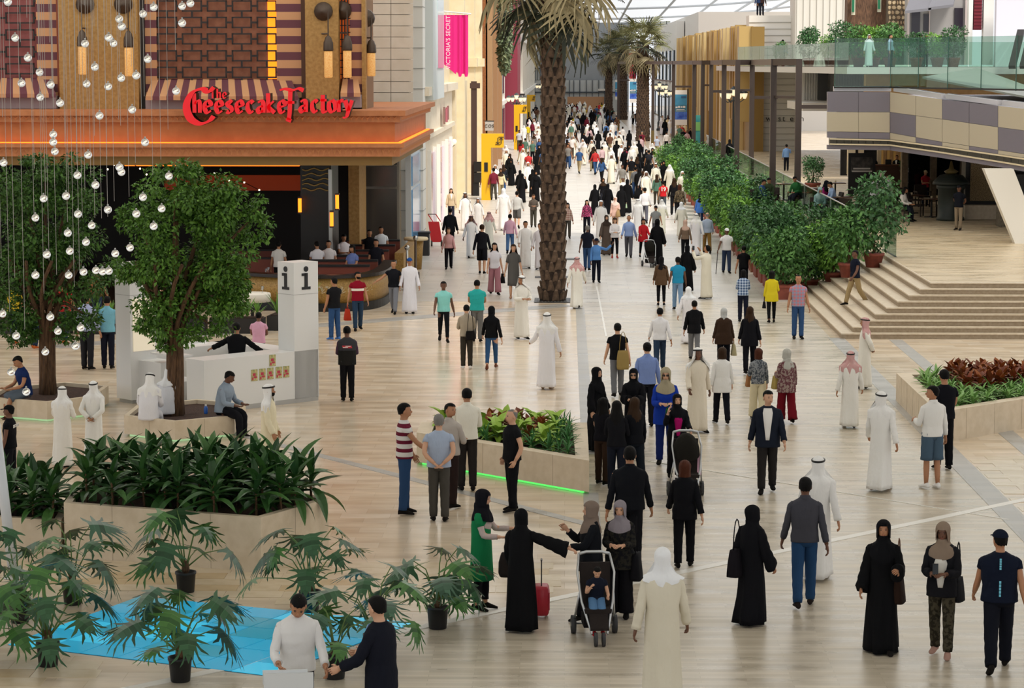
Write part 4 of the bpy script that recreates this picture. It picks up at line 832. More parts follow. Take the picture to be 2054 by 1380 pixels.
# shrubs along the terrace: shared crowns on their own pots
hedge_me = []
for i in range(6):
    h = [1.5, 1.7, 1.3, 1.9, 1.6, 1.4][i]; bl = [(0, 0, h * .5, .62, .62, h * .48)] + [(rnd.uniform(-.35, .35), rnd.uniform(-.35, .35), h * rnd.uniform(.4, .85), .4, .4, .35) for _ in range(5)]
    hedge_me.append(foliage('foliage', bl, 1500, .13, m_hedge[(0, 1, 2, 1, 0, 2)[i]], inner=.55))
m_tc = mat('terracotta', '8d4636', .7, noise=('7a3a2c', 6))
trough_me = MB().box(-.28, -.62, 0, .28, .62, .42).box(-.31, -.65, .38, .31, .65, .45).mesh('trough', m_tc); round_me = MB().lathe([(.26, 0), (.34, .4), (.38, .41), (.38, .5), (.33, .5)], 18).mesh('pot', m_tc, True)
stemh = MB().tube([(0, 0, .35), (.03, 0, 1.0)], [.05, .025], 6).mesh('stem', m_bark, True)
def shrub(x, y, z, k, lab, pot=True, sc=1.0, rnd_pot=False, grp='shrubs in terracotta along the terrace', ps=1):
    t_ = thing('potted_shrub', lab, 'shrub', (x, y, z), grp)
    if pot: o = put('pot' if rnd_pot else 'trough', round_me if rnd_pot else trough_me, t_); o.scale = (ps,) * 3
    put('stem', stemh, t_); o = put('foliage', hedge_me[k % 6], t_, (0, 0, .42 if pot else 0), (0, 0, rnd.random() * 6)); o.scale = (sc, sc, sc * rnd.uniform(.9, 1.1)); o['kind'] = 'stuff'
ordn = 'first second third fourth fifth sixth seventh eighth ninth tenth eleventh twelfth thirteenth fourteenth fifteenth sixteenth seventeenth eighteenth nineteenth twentieth twenty-first twenty-second twenty-third twenty-fourth twenty-fifth twenty-sixth twenty-seventh twenty-eighth twenty-ninth thirtieth'.split()
y = 77.4; k = 0
while y < 186 and k < 30:
    shrub(6.9 - max(0, y - 150) * .03, y, 0, k, '%s shrub in a terracotta trough counted from the stairs' % ordn[k], sc=rnd.uniform(.95, 1.3)); y += 1.9 + .07 * k; k += 1
y = 80; k = 0
while y < 175: shrub(8.35 + .35 * math.sin(k * 2.1), y, .25, k + 2, '%s back-row shrub behind the troughs counted from the stairs' % ordn[k], pot=False, sc=1.2, grp='back row of shrubs by the terrace'); y += 4.0; k += 1
for i, (x, y, zz, sc, lab) in enumerate(((1592, 596, 0, 1.05, 'shrub in a round terracotta pot behind the man in the pink checked shirt'), (1622, 588, 0, 1.0, 'shrub in a round terracotta pot at the foot of the stairs'), (1672, 574, .3, 1.15, 'shrub in a round terracotta pot on the lower steps'), (1752, 536, 1.05, 1.3, 'tall shrub in a round terracotta pot at the top of the stairs'), (1702, 556, .75, 1.15, 'shrub in a round terracotta pot halfway up the stairs'))):
    p = P(x, y, zz); shrub(p.x, p.y, zz, i, lab, sc=sc, rnd_pot=True, grp='shrubs in round pots on the stairs', ps=.9)
# shrubs on the upper floor and in the cafe
for i, (x, yb, Y, sc) in enumerate(((1565, 128, 158, .75), (1622, 128, 146, 1.1), (1665, 128, 140, .9), (1690, 128, 138, 1.15), (1722, 128, 136, 1.15), (1752, 128, 135, 1.2), (1785, 128, 133, 1.35), (1838, 128, 131, .8), (1880, 128, 131, .9), (1912, 128, 131, 1.0))):
    p = A(x, yb, Y); shrub(p.x, Y, 7.2, i, ['round bush at the far corner of the upper floor', 'bright bush in a pot above the steel frames', 'bush third along the upper glass rail', 'bush fourth along the upper glass rail', 'bush fifth along the upper glass rail', 'bush beside the man in white on the upper floor', 'tallest bush in front of the rubble wall upstairs', 'small bush under the slate awning upstairs', 'low bush between the awnings upstairs', 'bush below the grey house window upstairs'][i], sc=sc, rnd_pot=True, grp='bushes on the upper floor')
for x, yb, sc, lab in ((1630, 388, .7, 'palm-like bush beside the cafe tables'), (1825, 388, .7, 'bush by the dark cafe window')):
    p = P(x, yb, TZ); shrub(p.x, p.y, TZ, 1, lab, sc=sc, rnd_pot=True, grp='bushes at the cafe')

# palms
m_boot = mat('palm_boot', '6b5645', .9, noise=('453528', 8), bump=.6, bscale=25); m_trunk = mat('palm_trunk', '3f3128', .95, noise=('2c211a', 10), bump=.8, bscale=12)
m_frond = leafmat('palm_leaf', '6b7048', '9a9568', .6); m_dead = leafmat('palm_leaf_dry', 'a39672', 'cabb92', .7); m_fd = leafmat('palm_leaf_dark', '2e3428', '4a4f3a', .5)
def fan(m, L=1.0, n=22, droop=.5, spread=150):
    mb = MB(); mb.tube([(0, 0, 0), (0, -L * .5, .05 * L), (0, -L, -.05 * L)], [.03, .025, .02], 5)
    for k in range(n):
        a = R(-spread + 2 * spread * k / (n - 1)); ln = L * (1.05 - .35 * abs(k / (n - 1) - .5) * 2); s_, c_ = math.sin(a), math.cos(a); v = []
        for i in range(5):
            u = i / 4; r_ = ln * u * (1 - .18 * droop * u); w = .05 * L * (.4 + 1.2 * math.sin(math.pi * min(1, .2 + .75 * u))) * (1 if i < 4 else .1)
            z = -.05 * L + ln * (.1 * u - droop * u * u); x, y = s_ * r_, -L - c_ * r_; v += [(x - c_ * w / 2, y + s_ * w / 2, z), (x + c_ * w / 2, y - s_ * w / 2, z + .02)]
        mb.add(v, [(2 * i, 2 * i + 1, 2 * i + 3, 2 * i + 2) for i in range(4)])
    return mb.mesh('frond', m)
fans = [fan(m_frond, .95, 22, .45), fan(m_dead, .95, 20, .8), fan(m_fd, 1.0, 22, .35)]
def palm(base, top, r0, r1, lab, nfr, sc, rows, cols, joined):
    t_ = thing('palm_tree', lab, 'palm', base); b = Vector(base); h = top - b.z
    MB().lathe([(r0 * 1.15, 0), (r0, .4), (r0 * .92, h * .5), (r1, h)], 16, b).build('trunk', m_trunk, t_, True)
    def boot():
        s_ = 2 * math.pi * r0 / cols; hh = h / rows
        return MB().add([(-s_ * .46, 0, 0), (s_ * .46, 0, 0), (s_ * .2, -.085, hh * 1.0), (-s_ * .2, -.085, hh * 1.0), (s_ * .12, -.05, hh * 1.15), (-s_ * .12, -.05, hh * 1.15), (s_ * .3, .03, hh * .75), (-s_ * .3, .03, hh * .75), (0, -.04, hh * .1)], [(0, 8, 3), (8, 1, 2), (8, 2, 3), (3, 2, 4, 5), (1, 6, 4, 2), (0, 3, 5, 7)])
    bm = boot(); me = bm.mesh('leaf_base', m_boot); jm = MB()
    for r_ in range(rows):
        for c in range(cols):
            u = (r_ + .3 * rnd.random()) / rows; z = u * h; rr = (r0 + (r1 - r0) * u) * (1.12 if r_ == 0 else 1) * .97; a = (c + .5 * (r_ % 2) + rnd.uniform(-.12, .12)) * 2 * math.pi / cols; s_ = rnd.uniform(.85, 1.25)
            if joined:
                ca, sa = math.cos(a + math.pi / 2), math.sin(a + math.pi / 2)
                jm.add([(b.x + rr * math.cos(a) + s_ * (v[0] * ca - v[1] * sa), b.y + rr * math.sin(a) + s_ * (v[0] * sa + v[1] * ca), b.z + z + s_ * v[2]) for v in bm.v], bm.f)
            else: o = put('leaf_base', me, t_, (rr * math.cos(a), rr * math.sin(a), z), (0, 0, a + math.pi / 2)); o.scale = (s_, s_, s_)
    if joined: jm.build('leaf_bases', m_boot, t_)['kind'] = 'stuff'
    for k in range(nfr):
        u = k / nfr; a = k * 2.399; el = 70 - 150 * u; o = put('frond', fans[0 if u < .55 else 1] if not (u > .3 and k % 3 == 0) else fans[2], t_, (0, 0, h + .25 - .5 * u + (1 - u) * .3)); s_ = sc * rnd.uniform(.85, 1.1); o.scale = (s_,) * 3; o.rotation_euler = (-R(el), R(rnd.uniform(-20, 20)), a)
PB = P(1109, 603); palm(PB, 10.2, .36, .3, 'tall rough-trunked palm standing in the middle of the avenue', 48, 1.5, 34, 9, False)
def pz(x, y, Y): return A(x, y, Y).z
b = P(1289, 283); palm(b, pz(1289, 92, b.y), .6, .5, 'thick pale palm by the blue banner far down the avenue', 40, 1.75, 34, 14, True)
b = P(1248, 240); palm(b, pz(1246, 100, b.y), .62, .5, 'second distant palm with the red sign behind it', 36, 1.9, 26, 12, True)
b = P(1221, 226); palm(b, pz(1220, 108, b.y), .55, .45, 'most distant palm in front of the grey end wall', 30, 1.9, 20, 10, True)
gr = thing('tree_grate', 'dark slotted metal grate around the foot of the nearest palm', 'grate', (PB.x, PB.y, 0))
MB().box(PB.x - .58, PB.y - .75, .004, PB.x + .58, PB.y + .75, .014).build('plate', mat('grate_dark', '2b2a29', .5), gr)
for k in range(11): MB().box(PB.x - .55 + k * .1, PB.y - .72, .014, PB.x - .51 + k * .1, PB.y + .72, .022).build('slat', mat('grate_slat', '5a5957', .5), gr)
for (x0, x1, y), lab in (((1073, 1145, 556), 'dark slotted drain just behind the nearest palm'), ((1128, 1152, 520), 'second dark slotted drain further behind the palm')):
    p, q = P(x0, y), P(x1, y); g_ = thing('floor_drain', lab, 'drain', (p.x, p.y, 0)); MB().box(p.x, p.y - .35, .004, q.x, p.y + .35, .014).build('plate', MATS['grate_dark'], g_)
    for k in range(8): xx = p.x + (q.x - p.x) * (k + .3) / 8; MB().box(xx, p.y - .33, .014, xx + .05, p.y + .33, .022).build('slat', MATS['grate_slat'], g_)
# ivy on the left shop fronts
o = put('ivy', foliage('ivy', [(-4.2, 171, 10.5, .25, 3.5, 2.2), (-4.2, 169, 8.5, .25, 1.5, 1.6)], 2600, .4, leafmat('leaf_ivy', '6b7a55', '8f9a78', .6))); tag(o, 'grey-green ivy hanging on the brick shop front', 'ivy', kind='stuff')
# ------------------------------------------------------------------ steel frames along the avenue
m_bz = mat('frame_bronze', '4a3f3a', .4, metal=.35); m_brass = mat('brass_foot', '77663c', .45, metal=.4)
posts = [(1598, 474, 11), (1548, 468, 11), (1506, 400, 9), (1477, 402, 9.5), (1450, 394, 9), (1425, 351, 7.5), (1408, 350, 7.5), (1391, 344, 7.5), (1350, 313, 7), (1309, 290, 6), (1240, 262, 4)]
pp = [(P(x, y), w) for x, y, w in posts]
ZT = 7.58
def frame(idx, lab):
    b = pp[idx[0]][0]; t_ = thing('steel_frame', lab, 'frame', (b.x, b.y, 0), 'bronze steel frames beside the hedge'); tops = []
    for i in idx:
        p, w = pp[i]; hw = .13
        MB().box(p.x - hw, p.y - hw, 0, p.x + hw, p.y + hw, ZT).build('post', m_bz, t_); MB().box(p.x - hw - .01, p.y - hw - .01, 0, p.x + hw + .01, p.y + hw + .01, 1.3).build('brass_foot', m_brass, t_); tops.append(p)
    for a, c in zip(tops, tops[1:]): MB().bar((a.x, a.y, ZT - .13), (c.x, c.y, ZT - .13), .26, .28).build('beam', m_bz, t_)
    a = tops[-1]; nxt = pp[min(idx[-1] + 1, len(pp) - 1)][0]
    if idx[-1] < len(pp) - 1: MB().bar((a.x, a.y, ZT - .13), (nxt.x, nxt.y, ZT - .13), .2, .28).build('beam', m_bz, t_)
    MB().bar((tops[0].x, tops[0].y, 5.55), (tops[0].x + 1.4, tops[0].y, 5.55), .14, .16).build('side_arm', m_bz, t_)
    if len(tops) > 1: MB().bar((tops[1].x, tops[1].y, 5.95), (tops[0].x, tops[0].y, 5.95), .1, .12).build('side_arm', m_bz, t_)
frame((0, 1), 'nearest bronze steel frame, rising from the hedge above the stairs'); frame((2, 3, 4), 'second bronze steel frame from the stairs'); frame((5, 6, 7), 'third bronze steel frame from the stairs'); frame((8, 9), 'fourth bronze steel frame, near the thick pale palm'); frame((10,), 'last bronze steel frame before the distant palms')

# ------------------------------------------------------------------ overhang with chequered panels
m_pp, m_pc = mat('panel_mauve', '7d7680', .5), mat('panel_cream', 'c4b79f', .55)
ov = struct('floor_bridge', MB().prism([(10.35, 93.9), (12.4, 93.9), (16.6, 84.6), (40, 84.6), (40, 127), (14.9, 127), (11, 100)], 4.3, 5.8), mat('bridge_grey', '97929a', .6))
def oy(x): return 93.5 if x <= 1785 else 93.5 - (x - 1785) / 269 * 8.5
def lerpt(x, pts):
    for (a, b), (c, d) in zip(pts, pts[1:]):
        if x <= c: return b + (d - b) * (x - a) / (c - a)
    return pts[-1][1]
lev = [[(1660, 184), (1785, 184.5), (1890, 199), (2002, 212), (2130, 226)], [(1660, 224.5), (1785, 225), (1890, 239), (2002, 255), (2130, 272)], [(1660, 264), (1785, 266), (1890, 285), (2002, 301), (2130, 320)], [(1660, 276.5), (1785, 279.5), (1890, 293), (2002, 309), (2130, 328)], [(1660, 291), (1785, 293), (1890, 308), (2002, 326), (2130, 347)], [(1660, 299.5), (1785, 301.5), (1890, 317), (2002, 335), (2130, 357)]]
cx_ = [1660, 1722, 1785, 1837, 1890, 1944, 2002, 2065, 2130]; pat = ['PPCCPPCP', 'CCPCCCPC', 'PPCPCPCP']
def facet(name, x0, x1, l0, l1, m, off, inset=.6, par=ov):
    q = []
    for x, l, s_ in ((x0 + inset, l1, -inset), (x1 - inset, l1, -inset), (x1 - inset, l0, inset), (x0 + inset, l0, inset)): q.append(A(x, lerpt(x, lev[l]) + s_, oy(x) - off))
    e = Vector((0, .35, 0)); MB().hexa([q[0], q[1], q[1] + e, q[0] + e, q[3], q[2], q[2] + e, q[3] + e]).build(name, m, par)
for r in range(3):
    for c in range(8): facet('panel', cx_[c], cx_[c + 1], r, r + 1, m_pp if pat[r][c] == 'P' else m_pc, .3, .35)
xv = np.linspace(1664, 2130, 33)
for a, b in zip(xv, xv[1:]): facet('vent', a, b, 3, 4, mat('vent_dark', '5b564a', .6), .2, .4)
xv = [1660, 1785, 1890, 2002, 2130]
for a, b in zip(xv, xv[1:]): facet('fascia', a, b, 4, 5, m_pp, .32, 0)
for l, s_ in ((3, 0), (4, -.0)):
    for a, b in zip(xv, xv[1:]): p, q = A(a + (4 if a == 1660 else 0), lerpt(a, lev[l]) + (2 if l == 3 else -2), oy(a) - .4), A(b, lerpt(b, lev[l]) + (2 if l == 3 else -2), oy(b) - .4); MB().bar(p, q, .06, .05).build('trim', m_cream, ov)
for a, b in zip(xv, xv[1:]):
    p, q = A(a + 12, lerpt(a, lev[0]) - 6, oy(a) + .3), A(b + 2, lerpt(b, lev[0]) - 6, oy(b) + .3); MB().bar(p, q, .2, .18).build('ledge', mat('ledge_white', 'dedade', .4), ov)
    p, q = A(a + 12, lerpt(a, lev[0]) - 10, oy(a) + .4), A(b + 2, lerpt(b, lev[0]) - 10, oy(b) + .4); MB().bar(p, q, .1, .07).build('rail_channel', m_dark, ov)
col_ = thing('slanting_column', 'pale slanting column under the chequered overhang', 'column', A(2100, 560, 84)); a, b = A(1998, 338, 84.2), A(2085, 540, 82.5)
MB().hexa([b + Vector((-.5, -.25, 0)), b + Vector((.4, -.25, 0)), b + Vector((.4, .25, 0)), b + Vector((-.5, .25, 0)), a + Vector((-.45, -.25, 0)), a + Vector((.55, -.25, 0)), a + Vector((.55, .25, 0)), a + Vector((-.45, .25, 0))]).build('shaft', mat('column_cream', 'e3dbce', .5), col_)
# glass rails
m_gl = glass_mat('rail_glass', 'dcebe4', .04); m_gl2 = glass_mat('rail_glass_clear', 'e2efe9', .05)
def glassrun(name, pts, z0, z1, lab, m=m_gl, gap=.03, n=None, posts_=False):
    t_ = thing(name, lab, 'glass railing', (*pts[0][:2], z0))
    for a, b in zip(pts, pts[1:]):
        a, b = Vector(a[:2]), Vector(b[:2]); L = (b - a).length; k = max(1, round(L / (n or 1.6))); d = (b - a) / L
        for j in range(k):
            p, q = a + d * (L * j / k + gap), a + d * (L * (j + 1) / k - gap); nn = Vector((-d.y, d.x)) * .012
            MB().prism([tuple(p - nn), tuple(q - nn), tuple(q + nn), tuple(p + nn)], z0, z1).build('pane', m, t_)
            if posts_: MB().box(p.x - .03, p.y - .03, z0 - .05, p.x, p.y, z1 + .02).build('edge', mat('glass_edge', '2f5a4c', .2), t_)
        MB().bar((a.x, a.y, z0 - .01), (b.x, b.y, z0 - .01), .06, .06).build('shoe', m_dark, t_)
    return t_
p0, p1, p2, p3 = A(1673, 180, 93.6), A(1785, 180, 93.6), A(1900, 190, 89.6), A(2110, 215, 83.5)
glassrun('glass_railing', [p0, p1, p2, p3], 6.5, 8.35, 'tall greenish glass railing on top of the chequered overhang', n=2.2, posts_=True)
glassrun('glass_railing', [(11.7, 167.8), (13.3, 150), (14.7, 128.2), (24, 128.2), (40, 128.2)], 7.2, 8.5, 'long glass railing along the edge of the upper floor', m_gl2, n=3.2)
glassrun('glass_railing', [(9.75, 80.2), (9.75, 170)], TZ, TZ + 1.1, 'clear glass railing along the terrace behind the hedge', m_gl2, n=2.6)
MB_ = thing('handrail', 'steel handrail above the terrace glass', 'handrail', (9.75, 80, TZ)); MB().tube([(9.75, 80, TZ + 1.12), (9.75, 170, TZ + 1.12)], .03, 8).build('tube', m_steel, MB_)
for k in range(10): MB().tube([(9.75, 80.2 + k * 9.9, TZ), (9.75, 80.2 + k * 9.9, TZ + 1.12)], .02, 6).build('post', m_steel, MB_)
q = P(1797, 516, TZ); glassrun('glass_railing', [(q.x, q.y), (q.x, q.y + 3.2)], TZ, TZ + 1.2, 'short glass railing at the top of the stairs', m_gl, n=1.6)
ramp = struct('floor_ramp', MB().hexa([A(1850, 158, 100), A(2100, 205, 92), A(2100, 190, 120), A(1960, 140, 126), A(1850, 154, 100), A(2100, 201, 92), A(2100, 186, 120), A(1960, 136, 126)]), mat('ramp_grey', '8d8f84', .5))
es = thing('escalator_side', 'dark slanting escalator side behind the upper glass', 'escalator', A(2040, 130, 125)); 
for x in (2030, 2052): MB().bar(A(x, 135, 125), A(x + 18, 62, 127), .35, .2).build('side_panel', m_dark, es)

# ------------------------------------------------------------------ yellow gateways, lamps, banners on the left
m_yel = mat('gateway_yellow', 'eab414', .4)
def gateway(x0, x1, ytop, ybot, yb2, lab, k):
    b = P((x0 + x1) / 2, ybot); Y = b.y; t_ = thing('yellow_gateway', lab, 'sign', (b.x, b.y, 0), 'yellow parking gateways')
    u = 4900 / Y; w = (x1 - x0) / u; X0 = A(x0, ybot, Y).x; zt = A(x0, ytop, Y).z; arm = w * 1.35
    MB().box(X0, Y - .25, 0, X0 + w, Y + .25, zt).build('column', m_yel, t_); MB().box(X0 + w, Y - .25, zt - .75, X0 + w + arm, Y + .25, zt).build('arm', m_yel, t_)
    MB().box(X0 + w * .3, Y - .28, 1.55, X0 + w * .68, Y - .24, 2.05).build('screen', m_black, t_)
    for sgn_, xo in ((-1, .55), (1, .8)):
        c = Vector((X0 + w + arm * xo, Y - .27, zt - .38)); mb = MB(); mb.bar(c + Vector((0, 0, -.16)), c + Vector((0, 0, .16)), .04, .03); e = c + Vector((0, 0, .16 * sgn_))
        for s2 in (-1, 1): mb.bar(e, e + Vector((s2 * .1, 0, -.1 * sgn_)), .04, .03)
        mb.bar(e + Vector((-.14, 0, .04 * sgn_)), e + Vector((.14, 0, .04 * sgn_)), .03, .03); mb.build('arrow', m_dark, t_)
gateway(966, 985, 268, 401, 0, 'nearest yellow gateway with arrows in front of the shops', 0); gateway(1031, 1042, 210, 300, 0, 'middle yellow gateway down the avenue', 1); gateway(1057, 1064, 190, 262, 0, 'farthest yellow gateway down the avenue', 2)
# pink banner
bn = thing('fabric_banner', 'bright pink hanging fabric banner with white vertical lettering', 'banner', A(915, 155, 112))
m_pink = mat('banner_pink', 'e2147f', .6); g = []
for i in range(9):
    v = i / 8; row = []
    for j in range(33):
        u = j / 32; x = 889 + 50 * u; yb_ = 128 + 26 * min(1, u * 1.6) - (6 if j % 8 < 4 else 0) * (u > .5); p = A(x, 30 + (yb_ - 30) * v, 112); f_ = .12 * math.sin(u * 26) * max(0, u - .3); row.append((p.x, p.y + f_, p.z))
    g.append(row)
MB().loft(g, close=False, cap=(0, 0)).build('cloth', m_pink, bn, True); MB().tube([A(880, 22, 112), A(945, 28, 112)], .04, 6).build('pole', m_whitewall, bn)
for k in range(7): MB().tube([A(890 + k * 8, 23 + k * .7, 112), A(890 + k * 8, 30, 112)], .03, 5).build('ring', m_whitewall, bn)
p = A(903, 139, 111.7); text('lettering', "VICTORIA'S SECRET", .275, mat('letter_white', 'f4dfe9', .5), bn, p, (R(90), R(-90), 0), .01)
# brown pole with speakers
p = P(951, 392); s_ = thing('loudspeaker_pole', 'brown square pole with black loudspeakers at its foot', 'pole', p); MB().box(p.x - .16, p.y - .16, 0, p.x + .16, p.y + .16, 6.4).build('shaft', mat('brown_post', '4a332c', .6), s_); MB().box(p.x - .22, p.y - .22, 6.0, p.x + .34, p.y + .22, 6.3).build('bracket', MATS['brown_post'], s_)
for z in (.75, 1.35): MB().box(p.x + .0, p.y - .55, z - .0, p.x + .42, p.y - .17, z + .56).build('loudspeaker', m_black, s_)
MB().box(p.x - .05, p.y - .5, 0, p.x + .3, p.y - .2, .75).build('stand', m_black, s_)
# wall lamp globes, COS sign
def plate(name, x0, y0, x1, y1, Y, m, lab, txt, tm, sz):
    t_ = thing(name, lab, 'sign', A((x0 + x1) / 2, y1, Y)); pbox(MB(), x0, y0, x1, y1, Y, .15).build('board', m, t_); pbox(MB(), x0 - 1, y0 - 2, x1 + 1, y0, Y, .2).build('hanger', m_dark, t_)
    p = A((x0 + x1) / 2, y1 - (y1 - y0) * .36, Y - .02)
    if txt: text('lettering', txt, sz, tm, t_, p, (R(90), 0, 0), .01, 'CENTER', space=1.2)
    else:
        for a, b, c, d in ((.18, .2, .82, .42), (.06, .55, .94, .76)): pbox(MB(), x0 + (x1 - x0) * a, y0 + (y1 - y0) * b, x0 + (x1 - x0) * c, y0 + (y1 - y0) * d, Y - .03, .04).build('lettering', tm, t_)
plate('shop_sign', 973, 244, 990, 262, 158, mat('sign_grey', 'b9b2ae', .6), 'small square grey hanging shop sign behind the gateway', 'COS', MATS['black_letter'], .28)
plate('shop_sign', 1037, 190, 1052, 199, 250, m_black, 'small black hanging shop sign between the yellow gateways', '', m_whitewall, .3)
m_globe = mat('globe', 'f4e6c8', .3, emit='ffe9c0', estr=.9)
w_ = thing('wall_lamp', 'pair of round white globes on a bracket by the beige shop', 'lamp', A(903, 300, 122)); 
for x, y in ((905, 290), (911, 284)): MB().ball(A(x, y, 122), .13, 10, 7).build('globe', m_globe, w_, True)
MB().tube([A(899, 300, 122), A(905, 297, 122), A(911, 291, 122)], .03, 6).build('bracket', m_dark, w_)
def streetlamp(x, ybot, ytop, lab, n=6):
    p = P(x, ybot); zt = A(x, ytop, p.y).z; t_ = thing('street_lamp', lab, 'lamp', p, 'cast iron street lamps'); MB().lathe([(.3, 0), (.3, .2), (.2, .3), (.2, .9), (.1, 1.1), (.07, zt - .9), (.09, zt - .6)], 10, p).build('column', mat('cast_iron', '3a3f42', .5), t_, True)
    for k in range(n):
        a = k * 2 * math.pi / n; e = Vector((p.x + .75 * math.cos(a), p.y + .75 * math.sin(a), zt - .75)); MB().tube([(p.x, p.y, zt - .8), (p.x + .4 * math.cos(a), p.y + .4 * math.sin(a), zt - 1.0), e], .035, 5).build('arm', MATS['cast_iron'], t_)
        MB().lathe([(.08, 0), (.17, .2), (.2, .38)], 8, e).build('globe', m_globe, t_, True); MB().lathe([(.26, .38), (.2, .46), (.04, .6)], 8, e).build('cap', MATS['cast_iron'], t_)
    e = Vector((p.x, p.y, zt - .55)); MB().lathe([(.08, 0), (.19, .22), (.22, .42)], 8, e).build('globe', m_globe, t_, True); MB().lathe([(.28, .42), (.2, .5), (.03, .66)], 8, e).build('cap', MATS['cast_iron'], t_)
streetlamp(1036, 284, 188, 'many-armed street lamp beside the middle gateway'); streetlamp(1088, 236, 166, 'distant street lamp in front of the end windows'); streetlamp(1470, 345, 176, 'street lamp behind the steel frames near the siding wall'); streetlamp(1322, 262, 165, 'street lamp behind the thick pale palm'); streetlamp(1335, 258, 178, 'street lamp beside the blue banner')
# blue banners
def bluebanner(x0, y0, x1, y1, Y, lab):
    t_ = thing('poster_banner', lab, 'banner', A((x0 + x1) / 2, y1, Y)); 
    for a, b, m in ((0, .12, m_whitewall), (.12, .42, mat('banner_sky', '4f9fc4', .5, noise=('3a86ae', 1))), (.42, .62, mat('banner_teal', '3c7f9a', .5)), (.62, .84, mat('banner_blue', '2447b4', .5, noise=('5a86d8', 2))), (.84, 1, m_whitewall)): pbox(MB(), x0, y0 + (y1 - y0) * a, x1, y0 + (y1 - y0) * b, Y, .08).build('print', m, t_)
    
    for a, b, c, d in ((.05, .47, .22, .51), (.25, .45, .42, .505), (.48, .46, .62, .5), (.66, .45, .86, .505), (.12, .545, .8, .56), (.08, .59, .9, .6)): pbox(MB(), x0 + (x1 - x0) * a, y0 + (y1 - y0) * b, x0 + (x1 - x0) * c, y0 + (y1 - y0) * d, Y - .04, .05).build('lettering', m_whitewall, t_)
    pbox(MB(), x0 + (x1 - x0) * .52, y0 + (y1 - y0) * .17, x0 + (x1 - x0) * .95, y0 + (y1 - y0) * .22, Y - .04, .05).build('lettering', mat('banner_navy', '2f5a86', .5), t_); MB().tube([A(x1 + 2, y0 - 3, Y), A(x1 + 2, 300, Y)], .06, 6).build('pole', m_dark, t_)
bluebanner(1354, 181, 1378, 251, 215, 'large blue and white banner beside the gold shop'); bluebanner(1263, 158, 1277, 206, 255, 'smaller blue banner beside the thick pale palm'); bluebanner(1234, 160, 1241, 200, 320, 'distant sliver of blue banner behind the second palm')
pbx = thing('red_sign', 'tall red sign between the distant palms', 'sign', A(1268, 155, 300)); pbox(MB(), 1262, 106, 1276, 158, 300, .4).build('board', mat('sign_bright_red', 'd4203a', .5), pbx); pbox(MB(), 1262, 150, 1276, 152, 299.9, .1).build('band', m_pink, pbx); q = A(1269, 158, 300); MB().box(q.x - .08, 300, 0, q.x + .08, 300.2, q.z).build('post', m_dark, pbx)
tp = thing('teal_poster', 'teal poster standing in front of the gold fins', 'poster', A(1402, 330, 180)); pbox(MB(), 1393, 231, 1412, 330, 182, .1).build('board', mat('poster_teal', '2e8c96', .5, noise=('4fb0a8', 1.5)), tp); pbox(MB(), 1395, 245, 1410, 262, 181.95, .05).build('print', mat('poster_green', '7cb86a', .5), tp)
# red trolleys, bin
def trolley(x, y, lab, mirror=1):
    p = P(x, y); t_ = thing('hand_truck', lab, 'trolley', p, 'red hand trucks'); m_r = mat('trolley_red', 'c4202a', .45)
    MB().hexa([p + Vector((-.22, -.12, .18)), p + Vector((.22, -.12, .18)), p + Vector((.22, .14, .18)), p + Vector((-.22, .14, .18)), p + Vector((-.24 - .1 * mirror, -.1, 1.0)), p + Vector((.2 - .1 * mirror, -.1, 1.0)), p + Vector((.2 - .1 * mirror, .12, 1.0)), p + Vector((-.24 - .1 * mirror, .12, 1.0))]).build('body', m_r, t_)
    for s2 in (-1, 1): MB().tube([p + Vector((s2 * .16, .1, 1.0)), p + Vector((s2 * .16 - .2 * mirror, .1, 1.3))], .02, 6).build('handle', m_r, t_)
    MB().tube([p + Vector((-.16 - .2 * mirror, .1, 1.3)), p + Vector((.16 - .2 * mirror, .1, 1.3))], .02, 6).build('grip', m_dark, t_)
    for s2 in (-1, 1): q = p + Vector((s2 * .2, -.05, .13)); MB().loft([[(q.x + dx, q.y + .13 * math.cos(a), q.z + .13 * math.sin(a)) for a in np.arange(12) * math.pi / 6] for dx in (-.03, .03)]).build('wheel', m_dark, t_)
trolley(876, 494, 'red hand truck closest to the restaurant corner'); trolley(946, 382, 'red hand truck beside the brown pole')
p = P(846, 512); s_ = thing('litter_bin', 'tall dark litter bin by the white pier', 'bin', p); MB().box(p.x - .3, p.y - .3, 0, p.x + .3, p.y + .3, .85).build('body', m_dark, s_); MB().box(p.x - .33, p.y - .33, .85, p.x + .33, p.y + .33, .92).build('lid', m_black, s_)
p = A(842, 305, 97); s_ = thing('security_camera', 'white box camera on the pier above the bin', 'camera', p); MB().bar(p, p + Vector((-.5, -.5, -.25)), .25, .3).build('housing', m_whitewall, s_); MB().tube([p, p + Vector((0, .3, .1))], .05, 6).build('bracket', m_steel, s_)

